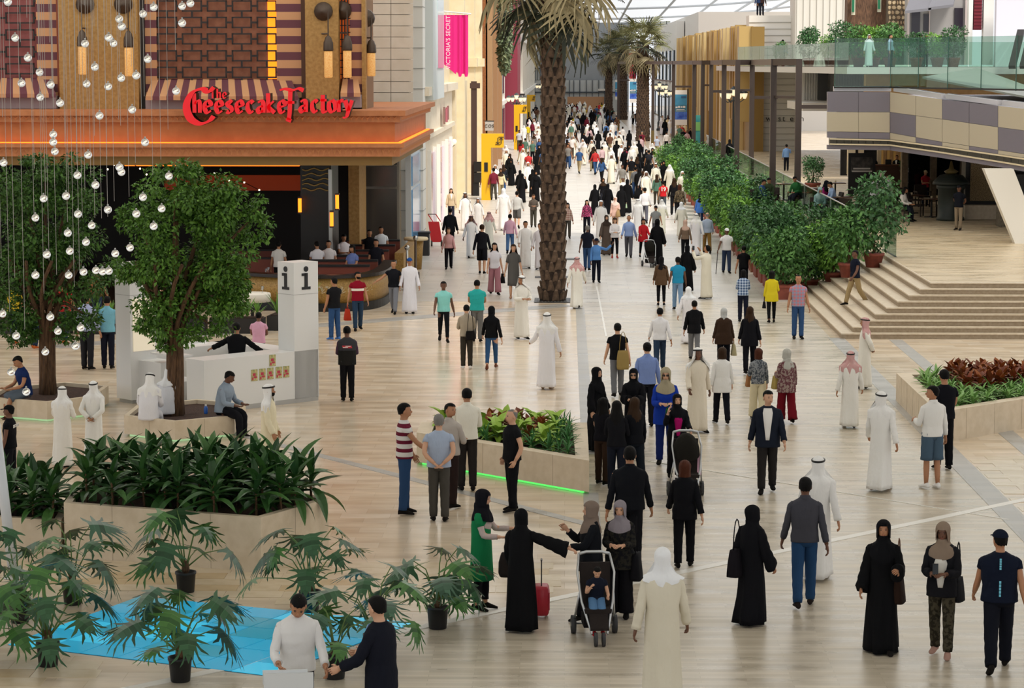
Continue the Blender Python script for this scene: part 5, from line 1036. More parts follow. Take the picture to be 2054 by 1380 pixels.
# ------------------------------------------------------------------ glass balls on wires
m_ball = bpy.data.materials.new('ball_glass'); m_ball.use_nodes = True; b = m_ball.node_tree.nodes['Principled BSDF']; b.inputs['Transmission Weight'].default_value = .85; b.inputs['Roughness'].default_value = .03; b.inputs['IOR'].default_value = 1.5; b.inputs['Base Color'].default_value = (.97, .98, 1, 1)
m_core = mat('ball_glint', 'fff6e4', .3, emit='fff2d8', estr=1.0)  # glowing core put in for the bright highlight of each glass ball
ball_me = MB().ball((0, 0, 0), .055, 20, 14).mesh('ball', m_ball, True); core_me = MB().tube([(-.018, 0, -.008), (.018, 0, .012)], .009, 8).mesh('glint_core', m_core, True)
capb = MB().lathe([(.012, .05), (.012, .075), (.004, .08)], 8).mesh('cap', m_steel, True); wire_me = MB().tube([(0, 0, .07), (0, 0, 1.07)], .003, 4).mesh('wire', mat('wire_grey', 'b5aea6', .6))
c1 = [(62, 15), (120, 300), (220, 457), (313, 572), (170, 658), (400, 670), (318, 768), (475, 815), (685, 663), (672, 345), (750, 530), (855, 685), (958, 617), (1077, 597), (1168, 468), (860, 298), (897, 343), (943, 150), (962, 210), (1130, 110), (1215, 57), (1440, 50), (1505, 27), (1440, 183), (1392, 720), (1045, 867), (787, 915), (421, 1063), (421, 1123), (433, 1198), (697, 1225), (1147, 1125), (28, 1287)]
c2 = [(612, 203), (755, 280), (345, 387), (522, 367), (280, 540), (536, 660), (370, 830), (552, 803), (616, 510), (725, 600), (680, 732), (853, 475), (1335, 210), (1130, 377), (1078, 508), (1278, 467), (1215, 606), (1028, 776), (911, 822), (280, 993), (543, 993), (660, 967), (758, 955), (811, 965), (860, 960), (20, 1298), (398, 1323), (945, 140), (960, 178)]
c3 = [(128, 290), (458, 254), (638, 226), (597, 372), (358, 417), (88, 577), (208, 733)]
bl_ = [(x / 3.942, y / 3.942) for x, y in c1] + [(x / 3.942, 300 + y / 3.942) for x, y in c2] + [(x / 3.942, 600 + y / 3.942) for x, y in c3]
for i, (x, y) in enumerate(bl_):
    Y = 33.2 + 2.2 * ((i * .618) % 1); p = A(x, y, Y); hb = 'above the sign' if y < 200 else ('in front of the orange cornice' if y < 320 else ('in front of the tree crowns' if y < 620 else 'near the tree trunks'))
    t_ = thing('glass_ball', 'clear glass ball lamp hanging on a wire ' + hb, 'lamp', p, 'hanging glass balls ' + hb)
    put('ball', ball_me, t_); put('glint_core', core_me, t_, None, (0, 0, rnd.uniform(-.6, .6))); put('cap', capb, t_); o = put('wire', wire_me, t_); o.scale = (1, 1, 15.3 - p.z)

# ------------------------------------------------------------------ cafe furniture on the terrace
m_wick = mat('wicker', '33251d', .8, noise=('231812', 30)); m_ctop = mat('cafe_top', '5a3a26', .4)
def mk_chair():
    t_ = thing('cafe_chair', '', 'chair', (0, 0, 0), 'dark wicker cafe chairs')
    MB().box(-.26, -.26, .4, .26, .26, .47).build('seat', m_wick, t_, world=False); MB().hexa([(-.28, .2, .45), (.28, .2, .45), (.28, .28, .45), (-.28, .28, .45), (-.26, .3, .92), (.26, .3, .92), (.26, .36, .92), (-.26, .36, .92)]).build('backrest', m_wick, t_, world=False)
    for s2 in (-1, 1):
        MB().box(s2 * .29 - .03, -.24, .62, s2 * .29 + .03, .28, .67).build('armrest', m_wick, t_, world=False); MB().box(s2 * .29 - .02, -.24, .44, s2 * .29 + .02, -.2, .62).build('arm_post', m_wick, t_, world=False)
        for s3 in (-1, 1): MB().box(s2 * .24 - .025, s3 * .22 - .025, 0, s2 * .24 + .025, s3 * .22 + .025, .42).build('leg', m_wick, t_, world=False)
    return t_
def mk_table():
    t_ = thing('cafe_table', '', 'table', (0, 0, 0), 'small square cafe tables'); MB().box(-.4, -.4, .71, .4, .4, .75).build('top', m_ctop, t_, world=False); MB().tube([(0, 0, .03), (0, 0, .71)], .04, 8).build('pedestal', m_black, t_, world=False); MB().box(-.28, -.05, 0, .28, .05, .03).box(-.05, -.28, 0, .05, .28, .03).build('foot', m_black, t_, world=False)
    return t_
ch0, tb0 = mk_chair(), mk_table(); first = [True, True]
def cplace(k, x, y, rot, lab):
    p = P(x, y, TZ); o = (ch0, tb0)[k]
    if first[k]: first[k] = False; o.location = (p.x, p.y, TZ + .005); o.rotation_euler = (0, 0, R(rot)); o['label'] = lab
    else: o = copy_tree(o, (p.x, p.y, TZ + .005), R(rot), label=lab)
    return p
tabs = [(1868, 436, 'cafe table closest to the guard in dark clothes'), (1828, 428, 'cafe table with paper menus behind the white-robed man'), (1720, 432, 'cafe table set with cups beside the glass panel'), (1690, 432, 'cafe table half hidden by the shrubs'), (1675, 400, 'cafe table near the seated man in light blue'), (1572, 402, 'cafe table behind the steel frames'), (1790, 400, 'cafe table near the black menu board'), (1640, 412, 'cafe table beside the palm-like bush')]
for x, y, lab in tabs:
    p = cplace(1, x, y, rnd.uniform(-10, 10), lab)
    o = MB().lathe([(.03, .755), (.04, .76), (.045, .84), (.04, .84)], 8).box(-.3, -.1, .755, -.1, .12, .765).mesh('menu_card', mat('menu_paper', 'd8c9a8', .7)); 
    s_ = put('table_setting', o, None, (p.x, p.y, TZ + .005)); tag(s_, 'paper menu and cup on the ' + lab[:60], 'tableware', 'settings on cafe tables')
chl = [(1838, 434, 70, 'dark wicker chair turned towards the table closest to the guard'), (1893, 436, -80, 'dark wicker chair between the table and the guard'), (1800, 420, 160, 'dark wicker chair behind the white-robed standing man'), (1812, 424, 20, 'dark wicker chair with its back to the tall shrub'), (1732, 440, 180, 'dark wicker chair against the glass panel'), (1702, 445, 150, 'dark wicker chair behind the tall shrub'), (1745, 415, 90, 'dark wicker chair next to the black menu board'), (1850, 415, 10, 'dark wicker chair at the cafe window')]
for x, y, r_, lab in chl: cplace(0, x, y, r_, lab)
p = P(1728, 392, TZ); s_ = thing('menu_board', 'black standing menu board with pale writing at the cafe', 'sign', p); w2 = .62
MB().box(p.x - w2, p.y, TZ, p.x + w2, p.y + .08, TZ + 1.95).build('board', m_black, s_); MB().box(p.x - w2 * .8, p.y - .02, TZ + 1.1, p.x + w2 * .8, p.y, TZ + 1.75).build('picture', mat('board_photo', '4a4440', .5, noise=('1c1a18', 5)), s_); MB().box(p.x - w2 - .05, p.y - .2, TZ, p.x + w2 + .05, p.y + .25, TZ + .06).build('foot', m_dark, s_)
for z0, x0, x1 in ((1.2, -.4, .38), (1.08, -.46, .46)): MB().box(p.x + x0, p.y - .03, TZ + z0, p.x + x1, p.y - .018, TZ + z0 + .07).build('lettering', mat('chalk', 'b9b2ac', .8), s_)
p = P(1780, 378, TZ); s_ = thing('host_stand', 'dark brown reception stand at the cafe entrance', 'stand', p); MB().box(p.x - .7, p.y, TZ, p.x + .7, p.y + .5, TZ + 1.1).build('body', mat('stand_wood', '3b2116', .5), s_); MB().box(p.x - .75, p.y - .05, TZ + 1.1, p.x + .75, p.y + .55, TZ + 1.16).build('top', mat('stand_top', '54301f', .4), s_); MB().box(p.x - .1, p.y + .15, TZ + 1.16, p.x + .2, p.y + .2, TZ + 1.4).build('screen', m_black, s_)
p = P(1906, 442, TZ); s_ = thing('roaster_kiosk', 'dark green round lantern-topped kiosk behind the guard', 'kiosk', p); MB().lathe([(.55, 0), (.55, .1), (.5, .15), (.5, 1.2), (.56, 1.25), (.56, 1.4)], 16, p).build('body', mat('kiosk_green', '2b322e', .5), s_, True); MB().lathe([(.72, 1.4), (.7, 1.5), (.45, 1.75), (.2, 1.8)], 16, p).build('roof', MATS['kiosk_green'], s_, True); MB().lathe([(.2, 1.8), (.28, 1.9), (.1, 2.0), (.03, 2.3)], 12, p).build('finial', m_brass, s_, True)
# ------------------------------------------------------------------ people
SKIN = {'l': mat('skin_light', 'd3a283', .55), 'm': mat('skin_medium', 'b07c5a', .55), 'd': mat('skin_dark', '6d4733', .55)}
HAIR = {'k': mat('hair_black', '0d0b0a', .7, spec=.15, bump=.3, bscale=60), 'b': mat('hair_brown', '33200f', .7, spec=.2, bump=.3, bscale=60), 'g': mat('hair_grey', '77736e', .7), 'r': mat('hair_auburn', '4a2414', .7, spec=.2, bump=.3, bscale=60)}
m_eye = mat('eye_dark', '1a120f', .3); m_lip = mat('lips', '8d4a42', .5)
def J(a): return np.array(a, float)
POSE = {  # legs (thigh, knee) left/right; arms (pitch, abduct, elbow, inward) left/right; lean; head yaw, head nod
 'st': dict(l=(2, 2), r=(-2, 2), L=(4, 12, 12, 0), R=(2, 12, 14, 0)),
 'wa': dict(l=(21, 6), r=(-16, 20), L=(-16, 13, 12, 0), R=(18, 12, 26, 4)),
 'wb': dict(l=(-16, 20), r=(21, 6), L=(18, 12, 26, 4), R=(-16, 13, 12, 0)),
 'sa': dict(l=(12, 5), r=(-9, 12), L=(-8, 12, 10, 0), R=(9, 12, 18, 2)),
 'sb': dict(l=(-9, 12), r=(12, 5), L=(9, 12, 18, 2), R=(-8, 12, 10, 0)),
 'ph': dict(l=(3, 3), r=(-3, 3), L=(4, 10, 25, 10), R=(38, 22, 128, 32), hy=8),
 'pl': dict(l=(3, 3), r=(-3, 3), L=(38, 22, 128, 32), R=(4, 10, 25, 10), hy=-8),
 'hf': dict(l=(3, 3), r=(-2, 3), L=(18, 10, 78, 42), R=(18, 10, 78, 42), hp=10),
 'hb': dict(l=(2, 2), r=(-2, 2), L=(-28, 14, 10, 62), R=(-28, 14, 10, 62)),
 'pk': dict(l=(4, 4), r=(-3, 4), L=(-12, 22, 38, 34), R=(-12, 22, 38, 34)),
 'pt': dict(l=(2, 2), r=(-2, 2), L=(25, 18, 60, 30), R=(70, 55, 6, 8)),
 'ptl': dict(l=(2, 2), r=(-2, 2), L=(70, 55, 6, 8), R=(25, 18, 60, 30)),
 'up': dict(l=(6, 4), r=(-6, 6), L=(75, 14, 75, 26), R=(75, 14, 75, 26), hp=-22),
 'pu': dict(l=(14, 5), r=(-10, 12), L=(32, 8, 42, 6), R=(32, 8, 42, 6)),
 'pu1': dict(l=(14, 5), r=(-10, 12), L=(32, 8, 42, 6), R=(38, 22, 128, 32)),
 'bg': dict(l=(12, 5), r=(-9, 12), L=(6, 12, 95, 18), R=(4, 9, 16, 4)),
 'bgr': dict(l=(-9, 12), r=(12, 5), L=(4, 9, 16, 4), R=(6, 12, 95, 18)),
 'si': dict(l=(82, 82), r=(78, 76), L=(28, 10, 62, 30), R=(28, 10, 62, 30), sit=1, lean=12, hp=14),
 'bo': dict(l=(3, 3), r=(-3, 3), L=(28, 12, 40, 12), R=(22, 16, 62, 20), lean=8, hp=28),
 'ar': dict(l=(3, 3), r=(-3, 3), L=(48, 50, 12, 0), R=(25, 48, 18, 0), lean=6),
 'sal': dict(l=(3, 3), r=(-3, 3), L=(65, 55, 115, 10), R=(4, 9, 16, 4)),
 'cane': dict(l=(9, 4), r=(-8, 8), L=(2, 9, 14, 0), R=(12, 20, 22, 0)),
}
HR = [(1.50, .056, .06, .01), (1.545, .052, .064, -.004), (1.565, .058, .082, -.02), (1.60, .068, .097, -.012), (1.645, .076, .1, -.004), (1.69, .077, .1, .002), (1.725, .066, .086, .006), (1.748, .043, .058, .008), (1.758, .014, .02, .008)]
_hz = [r[0] for r in HR]
def headr(z): return (np.interp(z, _hz, [r[1] for r in HR]), np.interp(z, _hz, [r[2] for r in HR]), np.interp(z, _hz, [r[3] for r in HR]))
def ell(z, rx, ry, y0, n, x0=0.0, e=2.0):
    a = np.arange(n) * 2 * math.pi / n; c, s = np.cos(a), np.sin(a); k = 2 / e
    return np.stack([x0 + rx * np.sign(c) * np.abs(c) ** k, y0 + ry * np.sign(s) * np.abs(s) ** k, np.full(n, z)], 1)
def rotx(v, a, c=(0, 0, 0)):
    v = np.asarray(v, float) - c; ca, sa = math.cos(a), math.sin(a); o = v.copy(); o[..., 1] = v[..., 1] * ca - v[..., 2] * sa; o[..., 2] = v[..., 1] * sa + v[..., 2] * ca; return o + c
def rotz(v, a, c=(0, 0, 0)):
    v = np.asarray(v, float) - c; ca, sa = math.cos(a), math.sin(a); o = v.copy(); o[..., 0] = v[..., 0] * ca - v[..., 1] * sa; o[..., 1] = v[..., 0] * sa + v[..., 1] * ca; return o + c
def splitpath(pts, k=3):
    p = [J(q) for q in pts]; out = []
    for a, b in zip(p, p[1:]): out += [a + (b - a) * i / k for i in range(k)]
    out.append(p[-1]); o = [q.copy() for q in out]
    for i in range(1, len(out) - 1): o[i] = .25 * out[i - 1] + .5 * out[i] + .25 * out[i + 1]
    return o
class Fig:
    """one figure: joints from the pose, then body and clothing as lofted surfaces around them"""
    def __init__(s, pose, fem=False, w=1.0, lod=2, over=None, seed=0):
        s.p = dict(POSE[pose]); s.p.update(over or {}); p = s.p; s.fem = fem; s.w = w; s.lod = lod; s.rs = random.Random(seed); s.n = (8, 12, 20)[lod]
        sx = .165 if fem else .185; s.hipx = .095 if fem else .088
        s.legs = {}
        for side, key in ((1, 'l'), (-1, 'r')):
            th, kn = [R(q) for q in p[key]]; h = J((side * s.hipx, 0, .92)); k = h + .43 * J((side * .01, -math.sin(th), -math.cos(th))); a = k + .41 * J((side * .005, -math.sin(th - kn), -math.cos(th - kn))); s.legs[side] = (h, k, a)
        dz = .09 - min(q[2][2] for q in s.legs.values()) if not p.get('sit') else 0
        s.dz = dz; s.legs = {k: tuple(j + J((0, 0, dz)) for j in v) for k, v in s.legs.items()}
        s.arms = {}; s.sx = sx * (w * .5 + .5)
        for side, key in ((1, 'L'), (-1, 'R')):
            pi, ab, el, iw = [R(q) for q in p[key]]; sh = J((side * s.sx * .97, .005, 1.382))
            u = J((side * math.sin(ab), -math.sin(pi) * math.cos(ab), -math.cos(pi) * math.cos(ab))); f = J((side * math.sin(ab - iw), -math.sin(pi + el) * math.cos(ab - iw), -math.cos(pi + el) * math.cos(ab - iw)))
            e = sh + .285 * u; wr = e + .25 * f; s.arms[side] = (sh, e, wr, f)
        s.lean = R(p.get('lean', 0)); s.hy = R(p.get('hy', 0)); s.hp = R(p.get('hp', 0))
    def up(s, v, full=True):                # lean of the upper body, then the pelvis height
        v = np.asarray(v, float)
        if s.lean:
            c = J((0, 0, .98))
            if full: v = rotx(v, s.lean, c)
            else:
                t = np.clip((v[..., 2] - .95) / .3, 0, 1)[..., None]; v = v * (1 - t) + rotx(v, s.lean, c) * t
        return v + J((0, 0, s.dz))
    def hd(s, v):                           # head turn and nod, above the neck
        v = np.asarray(v, float); t = np.clip((v[..., 2] - 1.49) / .07, 0, 1)[..., None]; c = J((0, .01, 1.54))
        w_ = rotx(rotz(v, s.hy, c), s.hp, c); return s.up(v * (1 - t) + w_ * t)
    def torso(s, mb, prof, mi=0, n=None, cap=(1, 1), fold=0, e=2.3, k=2):
        n = n or s.n; rg = []; pz_ = [q[0] for q in prof]; zs = np.linspace(pz_[0], pz_[-1], len(prof) * k) if fold else pz_
        ph = [s.rs.random() * 6 for _ in range(4)]; a = np.arange(n) * 2 * math.pi / n; up_ = pz_[0] < pz_[-1]
        for z in zs:
            o = (lambda i: np.interp(z, pz_ if up_ else pz_[::-1], [q[i] for q in (prof if up_ else prof[::-1])])); r = ell(z, o(1) * s.w, o(2) * s.w, o(3), n, e=e)
            if fold:
                g = fold * max(0, (1.25 - z)) * (.6 * np.sin(5 * a + ph[0] + 1.5 * z) + .4 * np.sin(9 * a + ph[1] - 2 * z) + .35 * np.sin(3 * a + ph[2]))
                c = r.mean(0); r[:, :2] = c[:2] + (r[:, :2] - c[:2]) * (1 + g)[:, None]
            if fold and z < 1.4: c = r.mean(0); wv = .012 * np.sin(30 * z + 2.5 * np.sin(2 * a + ph[0])) * np.sin(a * 1.5 + ph[1]) + .01 * np.sin(47 * z - 3 * a + ph[2]); r[:, :2] = c[:2] + (r[:, :2] - c[:2]) * (1 + wv)[:, None]
            rg.append(r)
        mb.loft(s.up(np.array(rg), False), mi, cap)
    def sleeve(s, mb, side, t0, t1, r0, r1, mi=0, droop=0.0, n=None):
        sh, e, w, f = s.arms[side]; inn = sh + J((-side * .045, 0, .012)); path = splitpath([inn, sh, e, w], 6 if s.lod == 2 else 4)[1:]; m = len(path); i1 = max(3, round(t1 * (m - 1)) + 1); q = path[:i1]
        rr = np.linspace(r0, r1, len(q)); rr[0] *= .6; rr[1] *= .84
        if s.lod == 2: rr[2:] *= 1 + .07 * np.sin(np.arange(len(rr) - 2) * 2.1 + s.rs.random() * 6)
        v0 = len(mb.v); mb.tube(s.up(np.array(q)), rr, n or max(8, s.n - 4), mi, flat=1.08)
        if droop:
            L = len(q)
            for j in range(v0, len(mb.v)):
                i = (j - v0) // (n or max(8, s.n - 4)); x, y, z = mb.v[j]; c = s.up(q[min(i, L - 1)])
                if z < c[2]: mb.v[j] = (x, y, z - droop * (max(0, i - L * .4) / L) ** 1.2)
    def leg(s, mb, side, t0, t1, r0, r1, r2, mi=0):
        h, k, a = s.legs[side]; path = splitpath([h + J((-side * .01, 0, .04)), k, a], 7 if s.lod == 2 else 4); q = path[:max(3, round(t1 * (len(path) - 1)) + 1)]; u = np.linspace(0, t1, len(q)); rr = np.interp(u, [0, .5, 1], [r0, r1, r2]) * (.6 * s.w + .4)
        if s.lod == 2: rr[1:] *= 1 + .035 * np.sin(np.arange(len(rr) - 1) * 2.3 + s.rs.random() * 6) * np.linspace(.4, 1.6, len(rr) - 1)
        mb.tube(np.array(q), rr, max(8, s.n - 6), mi, flat=1.05)
    def hand(s, mb, side, mi=0):
        sh, e, w, f = s.arms[side]; t = f / np.linalg.norm(f); lat = J((0, -1, 0)) - t * (-t[1]); lat = lat / (np.linalg.norm(lat) + 1e-9); nr = np.cross(t, lat) * side
        if nr[0] * side > 0: nr = -nr
        nf = 8; rg = []
        for d, wl, th in ((-.03, .026, .022), (.0, .03, .02), (.04, .042, .02), (.08, .043, .017), (.095, .036, .013)):
            c = w + t * d; rg.append([c + lat * wl * math.cos(a) + nr * th * math.sin(a) for a in np.arange(nf) * 2 * math.pi / nf])
        mb.loft(s.up(np.array(rg)), mi)
        if s.lod < 2:
            c = w + t * .09; mb.tube(s.up(np.array([c, c + t * .05 + nr * .01, c + t * .075 + nr * .035])), [.03, .026, .014], 6, mi); return
        for k, ln in enumerate((.072, .08, .076, .06)):
            b = w + t * .085 + lat * (.031 - .021 * k); cu = .25 + .08 * k; p1 = b + t * ln * .45 + nr * ln * .1; p2 = p1 + (t * math.cos(cu * 2) + nr * math.sin(cu * 2)) * ln * .32; p3 = p2 + (t * math.cos(cu * 3.4) + nr * math.sin(cu * 3.4)) * ln * .28
            mb.tube(s.up(np.array([b, p1, p2, p3])), [.0098, .0095, .0088, .006], 6, mi)
        b = w + t * .025 + lat * .034; mb.tube(s.up(np.array([b, b + lat * .022 + t * .028 + nr * .01, b + lat * .026 + t * .056 + nr * .022])), [.013, .011, .007], 6, mi)
    def foot(s, mb, side, mi=0, r=1.0):
        h, k, a = s.legs[side]; d = a - k; pit = math.atan2(d[1], -d[2]); pit = max(-.9, min(.5, pit)); pit = 0 if a[2] < s.foot0() + .03 else pit * .8; rg = []
        for y, w, hh, z in ((.07, .024, .03, -.05), (.055, .034, .05, -.035), (0, .038, .055, -.03), (-.07, .042, .04, -.048), (-.13, .042, .028, -.06), (-.172, .026, .018, -.068)):
            c = J((a[0] + .0 * side, a[1], a[2])); q = np.array([(w * r * math.cos(t), y * (1 + (r - 1) * .7) , z + hh * r * math.sin(t) * (1 if math.sin(t) > 0 else .65)) for t in np.arange(8) * math.pi / 4]); q = rotx(q, pit); q = rotz(q, -side * -.12); rg.append(q + c)
        mb.loft(np.array(rg), mi)
    def foot0(s): return min(q[2][2] for q in s.legs.values())
    def body(s, face=True):
        """one skin-coloured body from head to feet; material 0 skin, 1 dark features, 2 lips"""
        mb = MB(); f = s.fem
        pr = [(.84, .13, .1, 0), (.93, .16, .11, 0), (1.06, .135 if f else .145, .095, 0), (1.25, .15 if f else .165, .115 if f else .11, -.005), (1.38, .155 if f else .175, .1, 0), (1.43, .13, .08, .005), (1.465, .085, .065, .01)]
        rg = [ell(z, a * s.w, b * s.w, y, s.n, e=2.2) for z, a, b, y in pr]; low = s.up(np.array(rg), False)
        hh = s.hd(np.array([ell(z, a, b, y, s.n) for z, a, b, y in HR])); mb.loft(np.concatenate([low, hh]))
        for sd in (1, -1):
            sh, e, w, fo = s.arms[sd]; mb.tube(s.up(np.array(splitpath([sh, e, w], 3))), np.array([.05, .046, .042, .038, .04, .034, .026]) * (.9 if f else 1), max(8, s.n - 8)); s.hand(mb, sd)
            h, k, a = s.legs[sd]; mb.tube(np.array(splitpath([h, k, a], 3)), np.array([.085, .076, .062, .05, .052, .045, .034]), max(8, s.n - 8)); s.foot(mb, sd, 0, .86)
        if s.lod >= 1 and face:
            def put_(c, r, mi, n=8, k=5):
                v0 = len(mb.v); mb.ball(c, r, n, k, mi); vv = s.hd(np.array(mb.v[v0:])); mb.v[v0:] = [tuple(q) for q in vv]
            put_((0, -.106, 1.622), (.012, .022, .022), 0); put_((0, -.112, 1.612), (.016, .014, .01), 0)
            for sd in (1, -1):
                put_((sd * .078, .005, 1.63), (.012, .022, .033), 0)
                if s.lod == 2: put_((sd * .03, -.093, 1.645), (.013, .008, .006), 1, 6, 4); put_((sd * .031, -.096, 1.664), (.02, .006, .004), 1, 6, 4)
            if s.lod == 2: put_((0, -.101, 1.583), (.021, .008, .006), 2, 6, 4)
        return mb
    # ---- clothing
    def shirt(s, long=True, hem=.9, extra=.012, fold=.0, loose=0.0, short=.42):
        mb = MB(); f = s.fem; x = extra
        pr = [(hem, .178 + x + loose, .125 + x + loose, 0), (.97, .175 + x + loose * .8, .122 + x + loose * .8, 0), (1.08, (.15 if f else .162) + x + loose * .5, .11 + x + loose * .5, 0), (1.24, (.16 if f else .18) + x, (.135 if f else .122) + x, -.008 if f else 0), (1.35, (.168 if f else .193) + x, .112 + x, 0), (1.405, (.165 if f else .188) + x, .095 + x, .004), (1.44, (.135 if f else .152) + x, .08 + x, .006), (1.468, .095 + x, .07 + x, .009), (1.5, .058 + x * .6, .06 + x * .6, .012)]
        s.torso(mb, pr, fold=.05 + fold, k=4 if s.lod == 2 else 2)
        for sd in (1, -1): s.sleeve(mb, sd, 0, .97 if long else short, .048 + x * .8, (.038 if long else .055) + x * .6)
        return mb
    def collar(s):
        mb = MB(); n = 20; a = np.linspace(-math.pi * .93, math.pi * .93, n); r0 = [(.066 * math.sin(t), .012 + .066 * math.cos(t), 1.522 + .012 * math.cos(t)) for t in a]; r1 = [(.082 * math.sin(t), .012 + .084 * math.cos(t), 1.478 - .018 * (1 - math.cos(t)) * .5) for t in a]
        mb.loft(s.up(np.array([r0, r1])), cap=(0, 0), close=False); return mb
    def vneck(s, hem=1.14, wd=.06, r=.034, w0=.12, top=1.47):
        mb = MB(); rows = []
        for i in range(8):
            z = hem + (top - hem) * i / 7; w = wd * (w0 + (1 - w0) * i / 6) if i < 7 else wd * .8; ry = np.interp(z, [.95, 1.08, 1.24, 1.35, 1.405, 1.44, 1.47], [.122, .115, .13 if not s.fem else .136, .114, .097, .082, .072]) + r; rx = .2 + r
            rows.append([(ry_x, -ry * s.w * math.sqrt(max(0, 1 - (ry_x / rx) ** 2)) - .004, z) for ry_x in (-w, -w / 3, w / 3, w)])
        rows = np.array(rows); back = rows + J((0, .012, 0)); full = np.concatenate([rows, back[:, ::-1]], 1); mb.loft(s.up(full, False)); return mb
    def pants(s, t1=.97, r=(.1, .075, .062), top=1.02, cr=0.0):
        mb = MB(); pr = [(.84, .135, .1, 0), (.9, .172, .122, 0), (.96, .178, .125, 0), (top, .168, .118, 0)]; s.torso(mb, [(z, a + cr, b + cr, y) for z, a, b, y in pr])
        for sd in (1, -1): s.leg(mb, sd, 0, t1, *r)
        return mb
    def gown(s, hem=.06, flare=.0, fold=.16, sl=(.058, .054), droop=0, top=1.505, waist=.0, short=None):
        """robe, abaya or dress: covers the stride"""
        mb = MB(); la, ra = s.legs[1], s.legs[-1]; n = (14, 28, 44)[s.lod]; zs = [1.505, 1.468, 1.44, 1.405, 1.35, 1.24, 1.1, .98, .85, .7, .55, .4, .25, .14, hem]; zs = [z for z in zs if z >= hem - .001]; rg = []; a = np.arange(n) * 2 * math.pi / n; ph = [s.rs.random() * 6 for _ in range(4)]
        f = s.fem; base = {1.505: (.064, .064), 1.468: (.105, .078), 1.44: (.15 if f else .165, .092), 1.405: (.178 if f else .2, .108), 1.35: (.182 if f else .206, .124), 1.24: (.176 if f else .198, .138), 1.1: (.172, .136)}
        def legc(side, z):
            h, k, an = s.legs[side]; z -= 0
            if z >= h[2]: return h
            if z >= k[2]: t = (h[2] - z) / max(.05, h[2] - k[2]); return h + (k - h) * t
            t = min(1, (k[2] - z) / max(.05, k[2] - an[2])); return k + (an - k) * t
        for z in zs:
            if z in base: rx, ry = base[z]; rx += waist * (z < 1.3); ry += waist * (z < 1.3); r = ell(z, rx * s.w, ry * s.w, .006, n, e=2.2)
            else:
                u = (1.1 - z) / 1.04; l, q = legc(1, z + s.dz), legc(-1, z + s.dz); cy_ = (l[1] + q[1]) / 2; half = abs(l[1] - q[1]) / 2
                rx = (.178 + .03 * u + flare * u) * s.w; ry = max((.14 + .045 * u + flare * u) * s.w, half + .115 + .02 * u); sk = (l[0] - q[0]) * (l[1] - q[1]) * .0; r = ell(z, rx, ry, cy_ * min(1, u * 2), n, e=2.1)
                g = fold * u * (.5 * np.sin(5 * a + ph[0] + 1.2 * z) + .35 * np.sin(8 * a + ph[1] - z) + .45 * (.5 - np.abs(np.sin(6.5 * a + ph[2] + .8 * z))) + .3 * np.sin(3 * a + ph[3])); c = r.mean(0); r[:, :2] = c[:2] + (r[:, :2] - c[:2]) * (1 + g)[:, None]
            rg.append(r)
        mb.loft(s.up(np.array(rg[::-1]), False))
        for sd in (1, -1): s.sleeve(mb, sd, 0, short or 1.0, sl[0], sl[1], droop=droop)
        return mb
    def seatgown(s, fold=.1):
        mb = MB(); pr = [(.8, .21, .2, -.02), (.9, .215, .19, -.02), (1.05, .195, .15, 0), (1.24, .2, .14, 0), (1.35, .205, .125, 0), (1.405, .19, .1, 0), (1.44, .155, .085, 0), (1.468, .1, .075, .006), (1.505, .064, .064, .01)]; s.torso(mb, pr, fold=.1)
        for sd in (1, -1): s.sleeve(mb, sd, 0, 1.0, .066, .058); s.leg(mb, sd, 0, .93, .12, .11, .1)
        return mb
    def shoes(s):
        mb = MB(); s.foot(mb, 1, 0, 1.1); s.foot(mb, -1, 0, 1.1); return mb
    def drape(s, hem, ex, below, rows=14, n=None, st=0.0):
        """cloth or hair over the head: hem(phi) height of the lower edge, ex offset, below(z,phi) radius under the head; phi 0 at the back"""
        n = n or (14, 22, 36)[s.lod]; rg = []
        for i in range(rows + 1):
            u = i / rows; row = []
            for j in range(n):
                ph = -math.pi + 2 * math.pi * j / n; z1 = hem(ph); zt_ = 1.76 + ex * .8; z = zt_ - (zt_ - z1) * (u ** 1.35)
                hx, hy_, y0 = headr(min(1.688, max(1.56, z))); hx = max(hx, .074); hy_ = max(hy_, .096); rx, ry = hx + ex, hy_ + ex
                if z > 1.675: q_ = math.sqrt(max(0, 1 - ((z - 1.675) / (zt_ - 1.675)) ** 2)); rx *= q_; ry *= q_; rx = max(rx, .003); ry = max(ry, .003)
                if z < 1.57 and below: bx, by = below(z, ph); t = min(1, (1.57 - z) / .1); rx, ry = rx * (1 - t) + bx * t, ry * (1 - t) + by * t
                if st and u > 0: k = 1 + st * (.5 * math.sin(9 * ph + 5 * z) + .3 * math.sin(17 * ph - 11 * z) + .3 * math.sin(5 * ph + 31 * z)); rx *= k; ry *= k
                row.append((rx * math.sin(ph), y0 + ry * math.cos(ph), z))
            rg.append(row)
        v = s.hd(np.array(rg)); return MB().loft(v, cap=(0, 0))
    def hair(s, kind):
        if kind == 'short': return s.drape(lambda p: 1.6 + .11 * np.clip((abs(p) - 1.1) / .75, 0, 1) - .015 * (abs(p) < .7) + .006 * math.sin(p * 13), .011, None, st=.025)
        if kind == 'bald': return s.drape(lambda p: 1.60 + .03 * (abs(p) > 1) + .1 * np.clip((abs(p) - 1.3) / .5, 0, 1), .002, None)
        if kind == 'bob': return s.drape(lambda p: 1.5 if abs(p) < 1.9 else 1.705, .022, lambda z, p: (.1, .108), st=.07)
        if kind == 'curly': return s.drape(lambda p: (1.36 + .04 * math.sin(p * 9)) if abs(p) < 1.9 else 1.705, .03, lambda z, p: (.13 + .012 * math.sin(p * 11), .125), st=.12)
